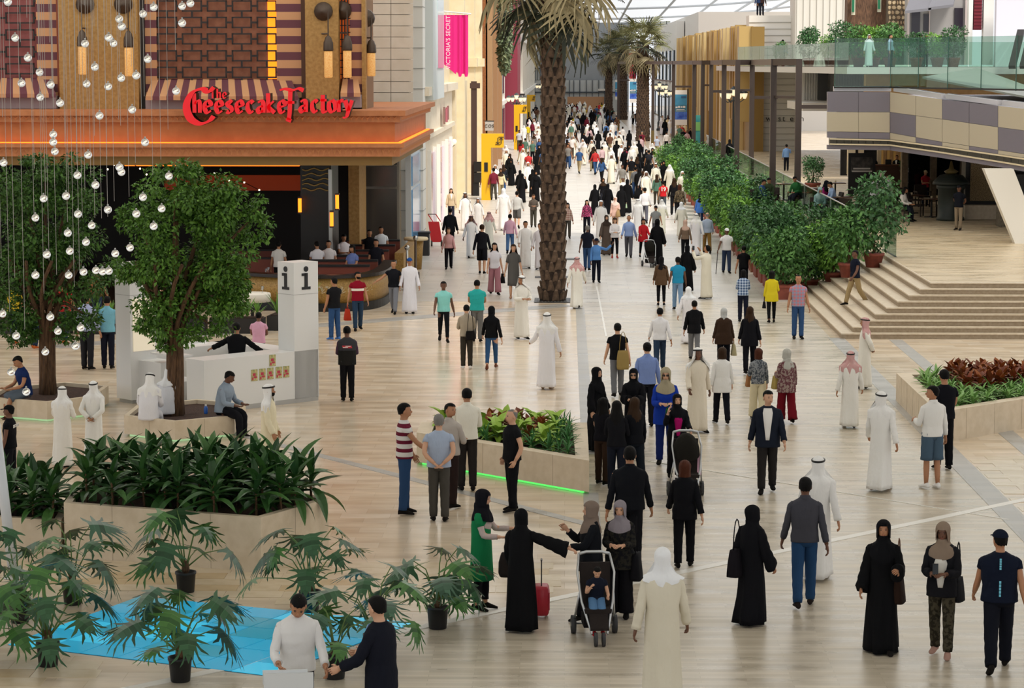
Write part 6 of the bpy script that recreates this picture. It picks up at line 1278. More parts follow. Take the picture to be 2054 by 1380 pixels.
        return s.drape(lambda p: (1.3 + .03 * math.cos(p * 7)) if abs(p) < 1.85 else 1.705, .016, lambda z, p: (.12 + .02 * (z < 1.5), .125 + .02 * (z < 1.45)), st=.06)
    def ghutra(s, kind=0):
        def hem(p):
            q = abs(p)
            if q > 2.25: return 1.705
            b = 1.14 + .1 * abs(math.sin(p * 2.0)) if kind == 0 else 1.34
            return b + (.14 * q / 2.25) if q < 1.95 else b + .14 + (1.705 - b - .14) * (q - 1.95) / .3
        def below(z, p):
            q = abs(p); fl = 1 + .08 * math.sin(p * 8); sh = np.clip((1.5 - z) / .08, 0, 1); return ((.1 + .135 * sh * min(1, 1.5 * abs(math.sin(p)))) * fl + .01, (.105 + .045 * sh) * fl)
        return s.drape(hem, .016, below, 18)
    def agal(s):
        mb = MB(); n = 20
        for z, r in ((1.703, .021), (1.716, .017)):
            hx, hy_, y0 = headr(1.7); pts = [((hx + .018) * math.sin(a), y0 + (hy_ + .018) * math.cos(a), z - .012 * math.cos(a)) for a in np.linspace(0, 2 * math.pi, n)]; mb.tube(s.hd(np.array(pts)), .0085, 6, ref=(0, 0, 1))
        return mb
    def hijab(s, long=False):
        def hem(p):
            q = abs(p); return 1.535 if q < 2.2 else 1.535 + (1.702 - 1.535) * np.clip((q - 2.2) / .3, 0, 1)
        mb = s.drape(hem, .02, None, 12); n = (14, 22, 36)[s.lod]; a = np.arange(n) * 2 * math.pi / n; rg = []; x = .03 if long else 0
        for z, rx, ry, y in ((1.572, .074, .09, -.012), (1.548, .09, .112, -.004), (1.51, .094, .114, -.002), (1.475, .112, .112, -.002), (1.44, .168, .12, -.004), (1.4, .198, .136, -.006), (1.34 - x, .205, .152, -.008), (1.29 - 3 * x, .2, .156, -.01)):
            r = ell(z, rx * (.93 if s.fem else 1), ry, y, n); f = 1 + .035 * np.sin(5 * a + 1) * (z < 1.52) + .02 * np.sin(9 * a) * (z < 1.46); c = r.mean(0); r[:, :2] = c[:2] + (r[:, :2] - c[:2]) * f[:, None]
            if z < 1.36: r[:, 2] += .05 * np.abs(np.cos(a)) ** 1.5 * (1.36 - z) / .07
            rg.append(r)
        mb.loft(s.hd(np.array(rg)), cap=(0, 0)); return mb
    def cap(s):
        mb = s.drape(lambda p: 1.685, .016, None, 8); v0 = len(mb.v); rows = []
        for i in range(4):
            u = i / 3; rows.append([((.07 - .01 * u) * math.sin(a), -.095 - .09 * u * math.cos(a * .8), 1.69 - .012 * u) for a in np.linspace(-1.3, 1.3, 9)])
        rows = np.array(rows); full = np.concatenate([rows, rows[:, ::-1] + J((0, 0, -.008))], 1); mb.loft(s.hd(full)); return mb
    def beard(s):
        mb = MB(); rows = []
        for z, e in ((1.625, .003), (1.6, .006), (1.575, .007), (1.556, .004)):
            hx, hy_, y0 = headr(z); rows.append([((hx + e) * math.sin(a), y0 - (hy_ + e) * math.cos(a), z - .012 * math.cos(a)) for a in np.linspace(-1.45, 1.45, 11)])
        mb.loft(s.hd(np.array(rows)), cap=(0, 0), close=False); return mb
    def glasses(s):
        mb = MB()
        for sd in (1, -1): mb.hexa(s.hd(np.array([(sd * .034 + x, y, z) for z in (1.632, 1.658) for x, y in ((-.024, -.108), (.024, -.104), (.024, -.098), (-.024, -.102))])))
        return mb

def bagmesh(w, h, d, handle=.12):
    mb = MB(); rg = []
    for z, k in ((0, .92), (h * .15, 1), (h * .6, .98), (h * .9, .86), (h, .8)): rg.append(ell(z - h - handle, w / 2 * k, d / 2 * (1.05 - .5 * z / h), 0, 12, e=4))
    body = MB().loft(np.array(rg)); hd = MB().tube([(w * .28 * math.cos(a), 0, -handle + handle * 1.0 * math.sin(a)) for a in np.linspace(math.pi, 0, 9)], .008, 5); return body, hd
def bag(loc, rot, w, h, d, m, lab, name='handbag', handle=.12, hm=None):
    t_ = thing(name, lab, 'bag', loc, rotz=rot); b, hd = bagmesh(w, h, d, handle); b.build('bag_body', m, t_, True, world=False); hd.build('handle', hm or m, t_, True, world=False); return t_
PEOPLE = {}
def person(x, yf, yt, face, top, bot, head, pose, label, sk='m', z=0.0, fem=None, w=1.0, lod=None, over=None, h=None, shoe='1c1917', bagspec=None, Y=None, key=None, extra=None, grp=None, open_=False):
    """top like 'S:aabbcc' (T tee, S shirt, J jacket, R robe, A abaya, D dress, B tunic, V vest); bot 'P:', 'S:' shorts, 'K:' skirt; head 'hair:k', 'ghutra:', 'hijab:', 'cap:', ..."""
    b = P(x, yf, z); zt = A(x, yt, b.y).z - z; hh = h or max(1.5, min(1.88, zt))
    if POSE[pose].get('sit'): hh = h or 1.74
    tk, tc_ = top.split(':')[:2]; tkind = top.split(':')[2] if top.count(':') > 1 else ''
    hk, hc = head.split(':'); fem = fem if fem is not None else (hk in ('hijab', 'long', 'bob', 'curly', 'hijabl') or tk in 'AD')
    lod = lod if lod is not None else (2 if yf > 600 else 1)
    if tk in 'RA' and not POSE[pose].get('sit'): over = dict(over or {}); q = dict(POSE[pose], **over); over.update(l=tuple(.6 * a for a in q['l']), r=tuple(.6 * a for a in q['r']))
    f = Fig(pose, fem, w, lod, over, hash((x, yf)) % 999); s = hh / 1.76; mb = f.body()
    root = put('person', mb.mesh('person', [SKIN[sk], m_eye, m_lip], True)); tag(root, label, 'person', grp); zr = z - .83 * s if POSE[pose].get('sit') else z; root.location = (b.x, b.y, zr); root.rotation_euler = (0, 0, R(face)); root.scale = (s, s, s)
    def part(name, q, m, thick=True): return q.build(name, m, root, True, world=False)
    c = cloth(tc_, tkind)
    if bot:
        bk, bc = bot.split(':')[:2]; bm_ = cloth(bc, bot.split(':')[2] if bot.count(':') > 1 else '')
        if bk == 'P': part('trousers', f.pants(), bm_)
        elif bk == 'F': part('trousers', f.pants(.97, (.11, .1, .115)), bm_)       # flared
        elif bk == 'L': part('leggings', f.pants(.9, (.09, .064, .045)), bm_)
        elif bk == 'S': part('shorts', f.pants(.5, (.112, .105, .1)), bm_)
        elif bk == 'K': g_ = f.gown(.12 if not POSE[pose].get('sit') else .5, .02, .1); part('skirt', g_, bm_)
    if tk == 'T': part('shirt', f.shirt(False), c)
    elif tk == 'S':
        part('shirt', f.shirt(True), c)
        if lod == 2 and not fem: part('collar', f.collar(), c)
    elif tk == 'B': part('tunic', f.shirt(True, .74, .02, .05, .03), c)
    elif tk == 'J': part('jacket', f.shirt(True, .8, .026), c); tp_ = 1.3 if hk.startswith('hijab') else 1.47; part('shirt_front', f.vneck(top=tp_) if not open_ else f.vneck(.93, .085, .034, .35, tp_), cloth(extra or 'ece9e4'))
    elif tk == 'V': part('shirt', f.shirt(True), cloth(extra)); q = f.shirt(False, .88, .03, short=.12); part('vest', q, c)
    elif tk == 'R': part('robe', f.gown() if not POSE[pose].get('sit') else f.seatgown(), c)
    elif tk == 'A': part('abaya', f.gown(.03, .02, .17, (.062, .085), .12), c)
    elif tk == 'D': part('dress', f.gown(.42 if extra is None else extra, .0, .06, (.06, .05), short=.5), c)
    if tk not in 'R' and shoe or tk == 'R' and shoe: part('shoes', f.shoes(), cloth(shoe))
    if hk in ('short', 'bald', 'bob', 'curly', 'long'): part('hair', f.hair(hk), HAIR[hc])
    elif hk == 'ghutra': part('headcloth', f.ghutra(), cloth('f1efec', '') if hc == 'w' else cloth('b23a4c', 'ce8d8d0')); part('agal', f.agal(), m_black)
    elif hk == 'cloth': part('headcloth', f.ghutra(1), cloth('eff0f2'))
    elif hk == 'hijab': part('headscarf', f.hijab(), cloth(hc))
    elif hk == 'hijabl': part('headscarf', f.hijab(True), cloth(hc))
    elif hk == 'cap': part('hair', f.hair('short'), HAIR['k']); part('cap', f.cap(), cloth(hc))
    ft = face % 360
    def hw(side): # world position of a hand
        sh, e, wr, fo = f.arms[side]; q = f.up(wr + fo * .07); return Vector((b.x, b.y, zr)) + Matrix.Rotation(R(face), 3, 'Z') @ (Vector(q) * s)
    info = dict(root=root, f=f, s=s, hand=hw, part=part, b=b)
    if bagspec:
        side, w_, h_, d_, colr, lab = bagspec[:6]; off = bagspec[6] if len(bagspec) > 6 else .1
        bag(hw(side) + Vector((0, 0, .02)), R(face + 90), w_, h_, d_, cloth(colr) if isinstance(colr, str) else colr, lab, handle=off)
    if key: PEOPLE[key] = info
    return info
K, Wt = '131315', 'f0eeea'
# --- foreground
person(598, 1512, 1183, 15, 'S:e6e4e2', 'P:16151a', 'short:k', 'bo', 'man in a white shirt looking down, holding a flat white box', 'm', over=dict(hy=-10), w=1.05, key='box')
person(766, 1535, 1198, -115, 'J:181a24', 'P:16171d', 'short:k', 'bo', 'man in a navy suit beside the man with the white box', 'l', extra='8fb0dc', over=dict(lean=3, hp=5, hy=-15))
person(966, 1224, 983, 75, 'D:1c7a4a', 'L:17161a', 'hijab:15141a', 'hf', 'woman in a long green vest and black headscarf holding a large bag', 'l', key='green', extra=.45, over=dict(L=(30, 20, 62, 10), R=(20, 10, 70, 15)))
person(1045, 1266, 1023, 165, 'A:121214', '', 'hijabl:121214', 'pt', 'woman in a black abaya seen from behind, one arm stretched out', 'l', over=dict(R=(15, 72, 10, 0), L=(15, 8, 40, 10)))
person(1185, 1243, 1005, -80, 'B:15171c', 'P:17161b', 'hijab:7d6d62', 'pu', 'woman in a taupe headscarf behind the stroller with the child', 'l', over=dict(L=(30, 12, 60, 10), R=(35, 10, 100, 20)))
person(1243, 1238, 1005, -10, 'B:16161a:n2c2a24', 'F:131216', 'hijab:8a8288', 'hf', 'woman in black with a grey headscarf beside the stroller', 'l', key='greyh')
person(1262, 1150, 895, 178, 'S:14151a', 'P:121216', 'short:k', 'sa', 'man in a black shirt walking away behind the grey-scarfed woman', 'm', w=1.12)
person(1372, 1138, 925, 178, 'J:131317', 'P:121216', 'bob:r', 'wb', 'woman in a black blazer with auburn hair walking away', 'l', over=dict(l=(-6, 4), r=(8, 4)), fem=True)
person(1506, 1252, 1015, 140, 'A:131317', '', 'hijabl:131317', 'sa', 'woman in a black abaya walking away alone with a dark shoulder bag', 'm', key='aw', over=dict(hy=-25))
person(1612, 1218, 957, 178, 'S:45454c', 'P:27466b', 'short:k', 'sb', 'man in a grey long-sleeved top and blue jeans walking away', 'd', shoe='2a221f')
person(1638, 1160, 915, 168, 'R:e9e7e4', '', 'ghutra:w', 'wb', 'man in a white robe just ahead of the grey-topped man', 'm', over=dict(hy=0))
person(1327, 1412, 1100, 183, 'R:ded6c2', '', 'cloth:w', 'sa', 'man in a cream robe and loose white headcloth at the bottom edge', 'd', w=1.05)
person(1768, 1306, 1043, -8, 'A:101012', '', 'hijabl:111114', 'wa', 'smiling woman in a black abaya walking with a brown-strapped bag', 'm', over=dict(L=(14, 12, 85, 20), R=(0, 12, 18, 0)), key='ab2')
person(1887, 1316, 1048, -18, 'J:1a1a1e', 'P:4a4436:n2c281f', 'hijab:8a7868', 'hf', 'woman in a black blazer and taupe headscarf looking at her phone', 'd', fem=True, extra='d9d5cc', open_=True, shoe='b08a7c', key='tp', over=dict(l=(8, 4), r=(-8, 6)))
person(2001, 1346, 1058, 172, 'T:141a2a', 'P:14161f', 'cap:141a2a', 'wb', 'heavy man in a navy cap and navy T-shirt walking away', 'm', w=1.18, over=dict(hy=25), key='navycap')
person(1765, 983, 785, 160, 'R:f0eeea', '', 'ghutra:w', 'wb', 'man in a white robe striding away before the stair planter', 'm', over=dict(hy=45), shoe='6a4034')
person(1868, 980, 775, 200, 'S:eae8e4', 'S:4a5e70', 'short:k', 'st', 'man in a white shirt, denim shorts and white trainers', 'm', shoe='eceae6', over=dict(hy=60, L=(10, 12, 90, 25)))
person(1891, 942, 742, 190, 'T:131319', 'P:101014', 'short:k', 'hf', 'man in black behind the man in denim shorts', 'm', w=1.05)
person(1704, 858, 705, 178, 'R:eeebe4', '', 'ghutra:r', 'sa', 'man in a white robe and red checked headcloth walking away', 'm')
person(1733, 780, 638, -95, 'R:eae6dc', '', 'ghutra:r', 'hb', 'man in a white robe and red checked headcloth standing sideways', 'm')
person(1538, 988, 783, -4, 'J:1d222e', 'P:2a2726', 'short:k', 'sb', 'balding man in an open dark suit and white shirt walking forward', 'l', over=dict(hy=25), w=1.05, key='suit', open_=True)
person(1398, 866, 697, 18, 'R:e4d9c6', '', 'ghutra:w', 'wa', 'man in a cream robe and white headcloth striding forward', 'd')
person(1447, 850, 697, 188, 'B:e9e7e3', 'P:15161d', 'bob:b', 'sa', 'woman in a loose white top and black trousers seen from behind', 'l', over=dict(hy=-30))
person(1520, 842, 700, 183, 'S:8c8f92:n4a5058', 'F:e2d6b4', 'bob:r', 'bg', 'woman in a grey printed top and cream trousers with a tan bag', 'l', bagspec=(1, .3, .24, .14, '9a6a42', 'tan leather handbag of the woman in cream trousers'))
person(1577, 848, 700, 190, 'B:6a4248:n9a8880', 'F:6e1420', 'hijab:b4b2aa', 'bg', 'woman in a patterned tunic, dark red trousers and grey headscarf', 'l', bagspec=(1, .28, .26, .14, 'b09a5a', 'gold handbag of the woman in dark red trousers'), over=dict(hy=20))
person(1334, 932, 738, -2, 'B:1a3aa0', 'P:1a2a6a', 'hijab:a59a80', 'hf', 'woman in a royal blue cardigan, beige headscarf and sunglasses', 'l', key='sg1', bagspec=(1, .26, .2, .12, '1f5a38', 'green handbag of the woman in royal blue'))
person(1357, 962, 790, 8, 'J:15151a', 'P:17161c', 'hijab:15151a', 'pu1', 'woman with a magenta top and black headscarf phoning behind a stroller', 'l', fem=True, extra='b01468', open_=True)
person(1270, 905, 740, -5, 'A:141418', '', 'hijab:131317', 'hf', 'woman in black with a white-dotted scarf and sunglasses', 'l', key='sg2')
person(1297, 856, 688, 188, 'S:7d92c8', 'P:1a1b22', 'short:k', 'st', 'man in a light blue shirt standing behind the women in black', 'l')
person(1196, 905, 738, 55, 'A:121215', '', 'hijabl:121215', 'st', 'woman in a black abaya standing at the corner of the middle planter', 'l')
person(1208, 972, 800, 150, 'T:16151a', 'P:3a2a20', 'curly:k', 'hf', 'woman with curly hair, black T-shirt and brown trousers', 'l', fem=True)
person(1236, 990, 805, 172, 'S:17171b', 'P:1a1d28', 'long:k', 'hf', 'woman in black with straight dark hair seen from behind', 'l', fem=True)
person(1272, 985, 797, 205, 'S:15161b', 'P:1a2028', 'long:b', 'bg', 'woman with long brown hair and a big grey tote bag', 'l', fem=True, bagspec=(1, .42, .36, .16, '8b8478', 'large grey tote bag among the group of women in black', .14))
person(1238, 796, 648, 185, 'T:151518', 'P:6b6c70', 'short:k', 'sb', 'man in a black T-shirt and grey jeans with a tan sling bag', 'l', key='sling')
person(1323, 745, 615, 180, 'S:e8e7ea', 'P:2c3c52', 'short:k', 'wb', 'man in a white shirt and jeans carrying a white plastic bag', 'm', bagspec=(1, .16, .2, .1, 'd8d8d8', 'small white plastic bag of the man in jeans'))
person(1392, 722, 613, 178, 'J:17171a', 'P:77777a', 'short:k', 'sa', 'man in a black jacket and grey trousers walking away', 'm')
person(1451, 742, 622, 182, 'B:3a2a20', 'P:15151a', 'hijab:b9bab8', 'st', 'woman in a brown poncho and pale grey headscarf', 'l', w=1.15, bagspec=(-1, .3, .26, .14, 'b5ab88', 'pale gold handbag between the poncho and the long-haired woman'))
person(1503, 750, 615, 178, 'B:15151a', 'P:131318', 'long:b', 'sb', 'woman in black with very long brown hair walking away', 'l')
person(1380, 688, 575, 172, 'R:ece9ec', '', 'cloth:w', 'wa', 'man in a white robe ahead of the black jacket', 'm')
person(1027, 1026, 822, -65, 'T:151518', 'P:131317', 'bald:g', 'pk', 'bald man in a black T-shirt with his hands in his pockets', 'l', w=1.08)
person(812, 1032, 810, 100, 'T:d9d6d2:s6a2034', 'P:2f4a70', 'short:k', 'st', 'man in a striped polo shirt and jeans with glasses', 'm', over=dict(R=(38, 10, 20, 0), L=(10, 9, 20, 0)), key='gl')
person(881, 1046, 832, 182, 'T:a9b6cc', 'P:4a4742', 'short:g', 'hb', 'grey-haired man in a light blue shirt with hands clasped behind his back', 'l', w=1.06)
person(902, 1019, 810, 150, 'S:b9b0a8', 'P:2e2220', 'short:k', 'hf', 'man in a pale grey shirt and brown trousers talking in the group', 'm', over=dict(hy=-100))
person(937, 985, 780, 188, 'S:ece8da', 'P:2a2624', 'short:k', 'hf', 'man in a cream shirt at the back of the talking group', 'm')
person(697, 805, 655, 186, 'V:3c3c40', 'P:151417', 'short:k', 'hf', 'man in a dark vest over a purple shirt standing alone', 'd', extra='4a3648', key='vest')
person(541, 962, 772, 85, 'R:eadfc0', '', 'ghutra:w', 'st', 'bearded man in a cream robe behind the stone trough', 'm', over=dict(R=(6, 9, 20, 0)), key='beardm')
person(447, 832, 745, 70, 'S:8f9cab', 'P:18181d', 'short:k', 'si', 'man in a grey-blue shirt sitting on the edge of the tree planter', 'd', z=.42, w=1.12, h=1.72, over=dict(hy=10))
person(298, 838, 0, 175, 'R:e6e4e8', '', 'ghutra:w', 'si', 'robed man with a black tasselled headcloth sitting on the tree planter', 'm', z=.42, h=1.7)
person(333, 826, 0, 165, 'R:dfe0e6', '', 'cloth:w', 'si', 'robed man sitting behind the tree trunk on the planter', 'm', z=.42, h=1.68)
person(52, 797, 0, -55, 'T:1a2c5a', 'S:5f6a76', 'short:k', 'si', 'young man in a blue T-shirt and grey shorts sitting on the planter', 'm', z=.42, h=1.72, shoe='3a2018')
person(127, 938, 785, 165, 'R:ece8e0', '', 'ghutra:w', 'hf', 'man in a white robe behind the trough, nearest the picture edge', 'm', w=1.05)
person(190, 925, 770, 172, 'R:eeece6', '', 'ghutra:w', 'hb', 'man in a white robe behind the trough with his headcloth tied', 'm')
person(22, 985, 828, -95, 'T:141418', 'P:15151a', 'cap:121214', 'st', 'guard in a black cap and shirt at the picture edge', 'd', key='guard')
person(176, 742, 590, 165, 'S:a9b0d0', 'P:26262a', 'short:k', 'st', 'man in a lavender shirt beside the white tower', 'm')
person(217, 740, 595, 182, 'S:79b4c8', 'P:1a1c2a', 'short:k', 'hf', 'man in a sky blue shirt against the white tower', 'm')
person(476, 803, 648, 182, 'J:151518', 'P:151518', 'short:k', 'ar', 'man in a black suit inside the information booth, leaning on the counter', 'm')
person(520, 752, 628, 178, 'T:d8a4bc', 'P:5a5a60', 'short:k', 'hf', 'man in a pink polo shirt leaning at the back of the booth', 'd')
person(671, 682, 557, -140, 'T:1a1a1d', 'P:31507c', 'short:k', 'ph', 'man in a black T-shirt phoning in front of the curved gold wall', 'm', shoe='4a7ac0')
person(718, 663, 545, 12, 'T:8a1528', 'P:2c4058', 'short:k', 'sb', 'man in a burgundy polo with a white stripe', 'm', over=dict(hy=35), bagspec=(-1, .42, .3, .2, 'a83420', 'red leather bag carried by the man in burgundy', .16), key='burg')
person(790, 629, 521, -8, 'T:15161c', 'P:7a7c84', 'bald:k', 'wa', 'man in a black polo and grey trousers leaning on the curved wall', 'm', over=dict(R=(20, 45, 30, 0)))
person(822, 629, 518, 2, 'R:e7e5ec', '', 'cap:1f4a8c', 'st', 'man in a white robe and bright blue cap', 'm', w=1.1)
person(890, 685, 562, 5, 'T:8fd8d2', 'L:17171b', 'short:k', 'wa', 'boy in a pale turquoise polo and black jeans', 'd')
person(957, 686, 562, 180, 'T:2fa8a4', 'P:6c6a68', 'short:k', 'hf', 'man in a teal T-shirt seen from behind', 'm', w=1.1)
person(936, 740, 612, 188, 'S:a89c8a', 'P:3a352e', 'short:k', 'hf', 'man in a beige shirt with a black cross-body bag and a phone', 'l', shoe='e0dcd8', key='beige')
person(986, 740, 612, 178, 'S:151517', 'L:33547c', 'hijab:141417', 'wb', 'woman in a black top and tight blue jeans', 'l', shoe='7a4a38')
person(1046, 680, 553, 25, 'R:ece8df', '', 'ghutra:w', 'hf', 'man in a white robe with his hands together beside the palm', 'm', over=dict(hy=-55, l=(10, 4), r=(-8, 8)))
person(1097, 781, 628, 172, 'R:eeecf0', '', 'ghutra:w', 'st', 'man in a white robe standing with his back turned in the open plaza', 'm', shoe='8a6a48', over=dict(L=(20, 25, 50, 0)))
person(1157, 618, 515, 176, 'R:ebe7dd', '', 'ghutra:r', 'wa', 'man in a red checked headcloth walking beside the palm', 'm')
# --- middle distance
person(992, 591, 487, 10, 'T:e3dfe6', 'F:b07a84', 'long:k', 'sa', 'woman in a white top and wide pink trousers', 'l', fem=True, bagspec=(1, .3, .3, .14, '1c1a1c', 'black bag between the two strolling women'))
person(1030, 598, 490, 6, 'D:5c5a58', '', 'long:b', 'sb', 'woman in a grey knee-length dress', 'l', shoe='b08a70')
person(1054, 538, 443, 8, 'R:ebe8e6', '', 'short:k', 'wa', 'bareheaded man in a white robe and sunglasses left of the palm', 'm')
person(1083, 541, 448, -12, 'R:e2dee4', '', 'short:k', 'st', 'bareheaded man in a white robe touching the palm outline', 'm', bagspec=(1, .25, .42, .1, '2a2c34', 'tall dark shopping bag beside the palm trunk'))
person(900, 540, 458, 3, 'S:d2a0a0', 'P:17151a', 'long:b', 'sb', 'woman in a pale pink jumper and black trousers', 'l', fem=True)
person(903, 505, 418, 178, 'J:18181b', 'P:18181b', 'short:k', 'st', 'man in a black suit behind the woman in pale pink', 'm')
person(967, 550, 450, 176, 'S:1a1a20', 'S:16161c', 'short:b', 'sa', 'man in a black shirt and shorts with a dark red bag', 'l', bagspec=(-1, .3, .36, .16, '4a1420', 'dark red bag on the back of the man in shorts', .2))
person(945, 517, 432, 6, 'R:eeebea', '', 'ghutra:r', 'wb', 'man in a white robe with a red and white headcloth near the shop wall', 'd')
person(981, 500, 430, 172, 'R:e4e2d6', '', 'ghutra:r', 'sa', 'man in a cream robe walking away near the shop wall', 'm')
person(1023, 508, 428, 178, 'S:d8a8bc', 'P:4a6a96', 'short:k', 'wb', 'man in a pink shirt and blue jeans walking away', 'm')
person(1037, 458, 382, 178, 'S:c4c2be', 'S:5c5a58', 'short:k', 'wa', 'man in a pale grey shirt and shorts', 'l')
person(1070, 456, 397, 4, 'S:5a5048', 'P:4a463e', 'short:b', 'hf', 'man in a brown-grey shirt raising his hand to his face', 'm')
person(1010, 462, 378, 176, 'R:f2eeea', '', 'cloth:w', 'sa', 'robed man in bright white walking away in front of the gateway', 'm')
person(933, 462, 386, 6, 'R:efeae6', '', 'ghutra:w', 'wa', 'robed man in white nearest the beige shop window', 'd')
person(959, 466, 400, -6, 'R:f0ece6', '', 'ghutra:w', 'st', 'robed man in white in front of the brown pole', 'm')
person(1043, 396, 343, 176, 'A:141416', '', 'hijabl:141416', 'st', 'woman in a black abaya with a red bag, left of a pair', 'l', bagspec=(-1, .3, .22, .12, '9a1a2a', 'red bag of the woman in the black abaya'))
person(1068, 396, 340, 182, 'A:141416', '', 'hijabl:141416', 'hf', 'woman in a black abaya, right of a pair near the palm', 'l')
person(1178, 543, 452, 172, 'T:1a1e2c', 'P:34507a', 'short:g', 'sa', 'man in a dark blue shirt and jeans right of the palm', 'd')
person(1196, 567, 483, 6, 'S:5a8ac8', 'P:161a28', 'cap:141a2c', 'sal', 'guard in a blue uniform shirt shading her eyes', 'd', fem=True)
person(1216, 512, 432, 12, 'A:5c5048', '', 'hijab:3a302a', 'st', 'woman in a brown coat and dark headscarf', 'l')
person(1233, 518, 437, 4, 'S:e6e2e4', 'L:16161c', 'bob:b', 'hf', 'woman in a white blouse and black trousers with a necklace', 'l', shoe='a03a38')
person(1261, 516, 430, -4, 'S:8ea6d6', 'P:5a5a62', 'bald:k', 'wa', 'man in a light blue shirt and grey trousers walking forward', 'm')
person(1290, 517, 440, 10, 'B:b8242c', 'L:15151a', 'bob:k', 'pu', 'woman in a red tunic with a brown scarf pushing a stroller', 'm')
person(1318, 532, 440, 172, 'A:141417', '', 'hijabl:141417', 'st', 'woman in a black abaya behind the small stroller', 'l')
person(1177, 470, 406, 5, 'S:d05a86:n3a2030', 'P:20202a', 'long:k', 'sa', 'woman in a pink flowered top with long black hair', 'l', fem=True)
person(1205, 486, 402, 4, 'R:f0edeb', '', 'cloth:w', 'sb', 'robed man in white in front of the two abayas', 'm')
person(1234, 462, 403, -8, 'B:e2bcae', 'P:caa890', 'hijab:e8ccc0', 'bg', 'woman in a pale peach outfit and headscarf', 'l', bagspec=(1, .4, .28, .2, 'a88a60', 'large tan bag of the woman in peach'))
person(1193, 432, 374, 178, 'A:141417', '', 'hijab:141417', 'st', 'woman in black, first of the group behind the robed man', 'l')
person(1219, 430, 374, 176, 'A:131316', '', 'hijab:131316', 'sa', 'woman in black, second of the group behind the robed man', 'l')
person(1246, 435, 372, 182, 'A:151517', '', 'hijab:151517', 'st', 'woman in black with a pale green bag on her shoulder', 'l', bagspec=(-1, .24, .2, .1, 'a8c0a0', 'pale green bag among the women in black'))
person(1258, 428, 360, 178, 'A:121214', '', 'hijab:121214', 'st', 'tall woman in black at the end of the group', 'l')
person(1138, 478, 410, 2, 'S:8a4a44:pd8c8b8', 'P:4a4640', 'curly:k', 'sa', 'woman in a checked shirt peeking out behind the palm', 'l', fem=True)
person(1293, 448, 375, 178, 'S:eae9ec', 'P:5c5c66', 'short:k', 'wa', 'man in a white shirt and grey trousers walking away in the crowd', 'm')
person(1279, 470, 400, 174, 'R:f0eeee', '', 'ghutra:w', 'sb', 'robed man in white beside the man in grey trousers', 'm')
person(1315, 483, 415, 3, 'T:8e9090', 'P:4a4a52', 'cap:1a1a1e', 'wb', 'man in a grey T-shirt and black cap', 'm')
person(1327, 470, 400, 172, 'R:ecead8', '', 'ghutra:w', 'wa', 'robed man in off-white behind the black cap', 'm')
person(1315, 388, 328, 4, 'R:e9e4d4', '', 'ghutra:w', 'st', 'robed man in cream alone by the hedge', 'm')
person(1274, 397, 335, 178, 'S:6c6e72', 'P:34507c', 'short:k', 'st', 'man in a grey shirt and blue jeans near the cream robe', 'm')
person(1297, 405, 346, 176, 'S:f0eeec', 'P:c8c0b0', 'short:g', 'sa', 'man in a white shirt just ahead of the red T-shirt', 'l')
info = person(1330, 425, 362, 180, 'T:d22a30', 'P:4a4e54', 'short:k', 'wa', 'boy in a red T-shirt with the number 19', 'm', key='n19')
person(1352, 432, 357, 176, 'S:18171a', 'P:17171b', 'long:b', 'sb', 'woman in black beside the boy in red', 'l', fem=True)
person(1363, 442, 370, 178, 'S:6a5c48:n2c281e', 'P:17171b', 'bob:r', 'sa', 'woman in a camouflage jacket by the terracotta troughs', 'l', fem=True)
person(1374, 520, 450, 180, 'S:7a6656', 'P:141417', 'hijab:c8a898', 'sb', 'woman in a brown jacket and pale headscarf walking away', 'l')
person(1366, 475, 407, 176, 'R:ece8da', '', 'cloth:w', 'wa', 'robed man in cream behind the brown jacket', 'm')
person(1396, 512, 428, 178, 'R:eceaee', '', 'ghutra:w', 'wb', 'robed man in white beside the man in brown trousers', 'm')
person(1418, 508, 425, 184, 'S:a9b6cc', 'P:8a6a38', 'bald:g', 'wa', 'man in a light blue shirt and brown trousers', 'l')
person(1404, 455, 396, 170, 'B:4a7ac8', 'P:2a3a5a', 'hijab:16161c', 'st', 'woman in a blue jacket and black headscarf by the hedge', 'l')
person(1457, 548, 458, 6, 'T:ebe9ea', 'P:33405c', 'cap:e8e8ea', 'cane', 'old man in a white polo and white cap with a cane', 'd', key='cane')
person(1416, 600, 492, -130, 'R:e6dfcd', '', 'short:k', 'up', 'man in a cream robe raising his phone to take a picture', 'm', key='photo')
person(1378, 585, 492, 176, 'A:131316', '', 'hijab:131316', 'st', 'woman in a black abaya beside the man in turquoise', 'l')
person(1359, 622, 515, 182, 'T:2a8cb4', 'P:7a98b8', 'short:k', 'sa', 'man in a turquoise T-shirt and pale jeans', 'd')
person(1326, 613, 518, 178, 'B:5c4634', 'L:17161a', 'hijab:17161a', 'st', 'woman in a brown tunic and black leggings', 'l')
person(1491, 585, 512, 178, 'T:151517', 'P:17171b', 'short:k', 'sa', 'man in a black T-shirt by the hedge', 'm')
person(1490, 646, 553, 178, 'S:34507c:pbccbe0', 'P:1c2030', 'bob:k', 'hf', 'woman in a blue plaid shirt', 'l', fem=True)
person(1547, 648, 550, 182, 'B:d8c42a', 'L:151517', 'bob:k', 'bgr', 'woman in a bright yellow top seen from behind', 'd', bagspec=(1, .24, .18, .1, '17151a', 'small black bag of the woman in yellow'))
person(1600, 680, 552, 3, 'T:c87a80:p8a9ab4', 'P:33507a', 'bald:k', 'st', 'man in a pink checked shirt and jeans at the foot of the stairs', 'm')
person(1714, 612, 500, -65, 'T:161a28', 'P:a08a64', 'short:k', 'wb', 'man in a navy polo and khaki trousers coming down the stairs', 'd', z=.45)
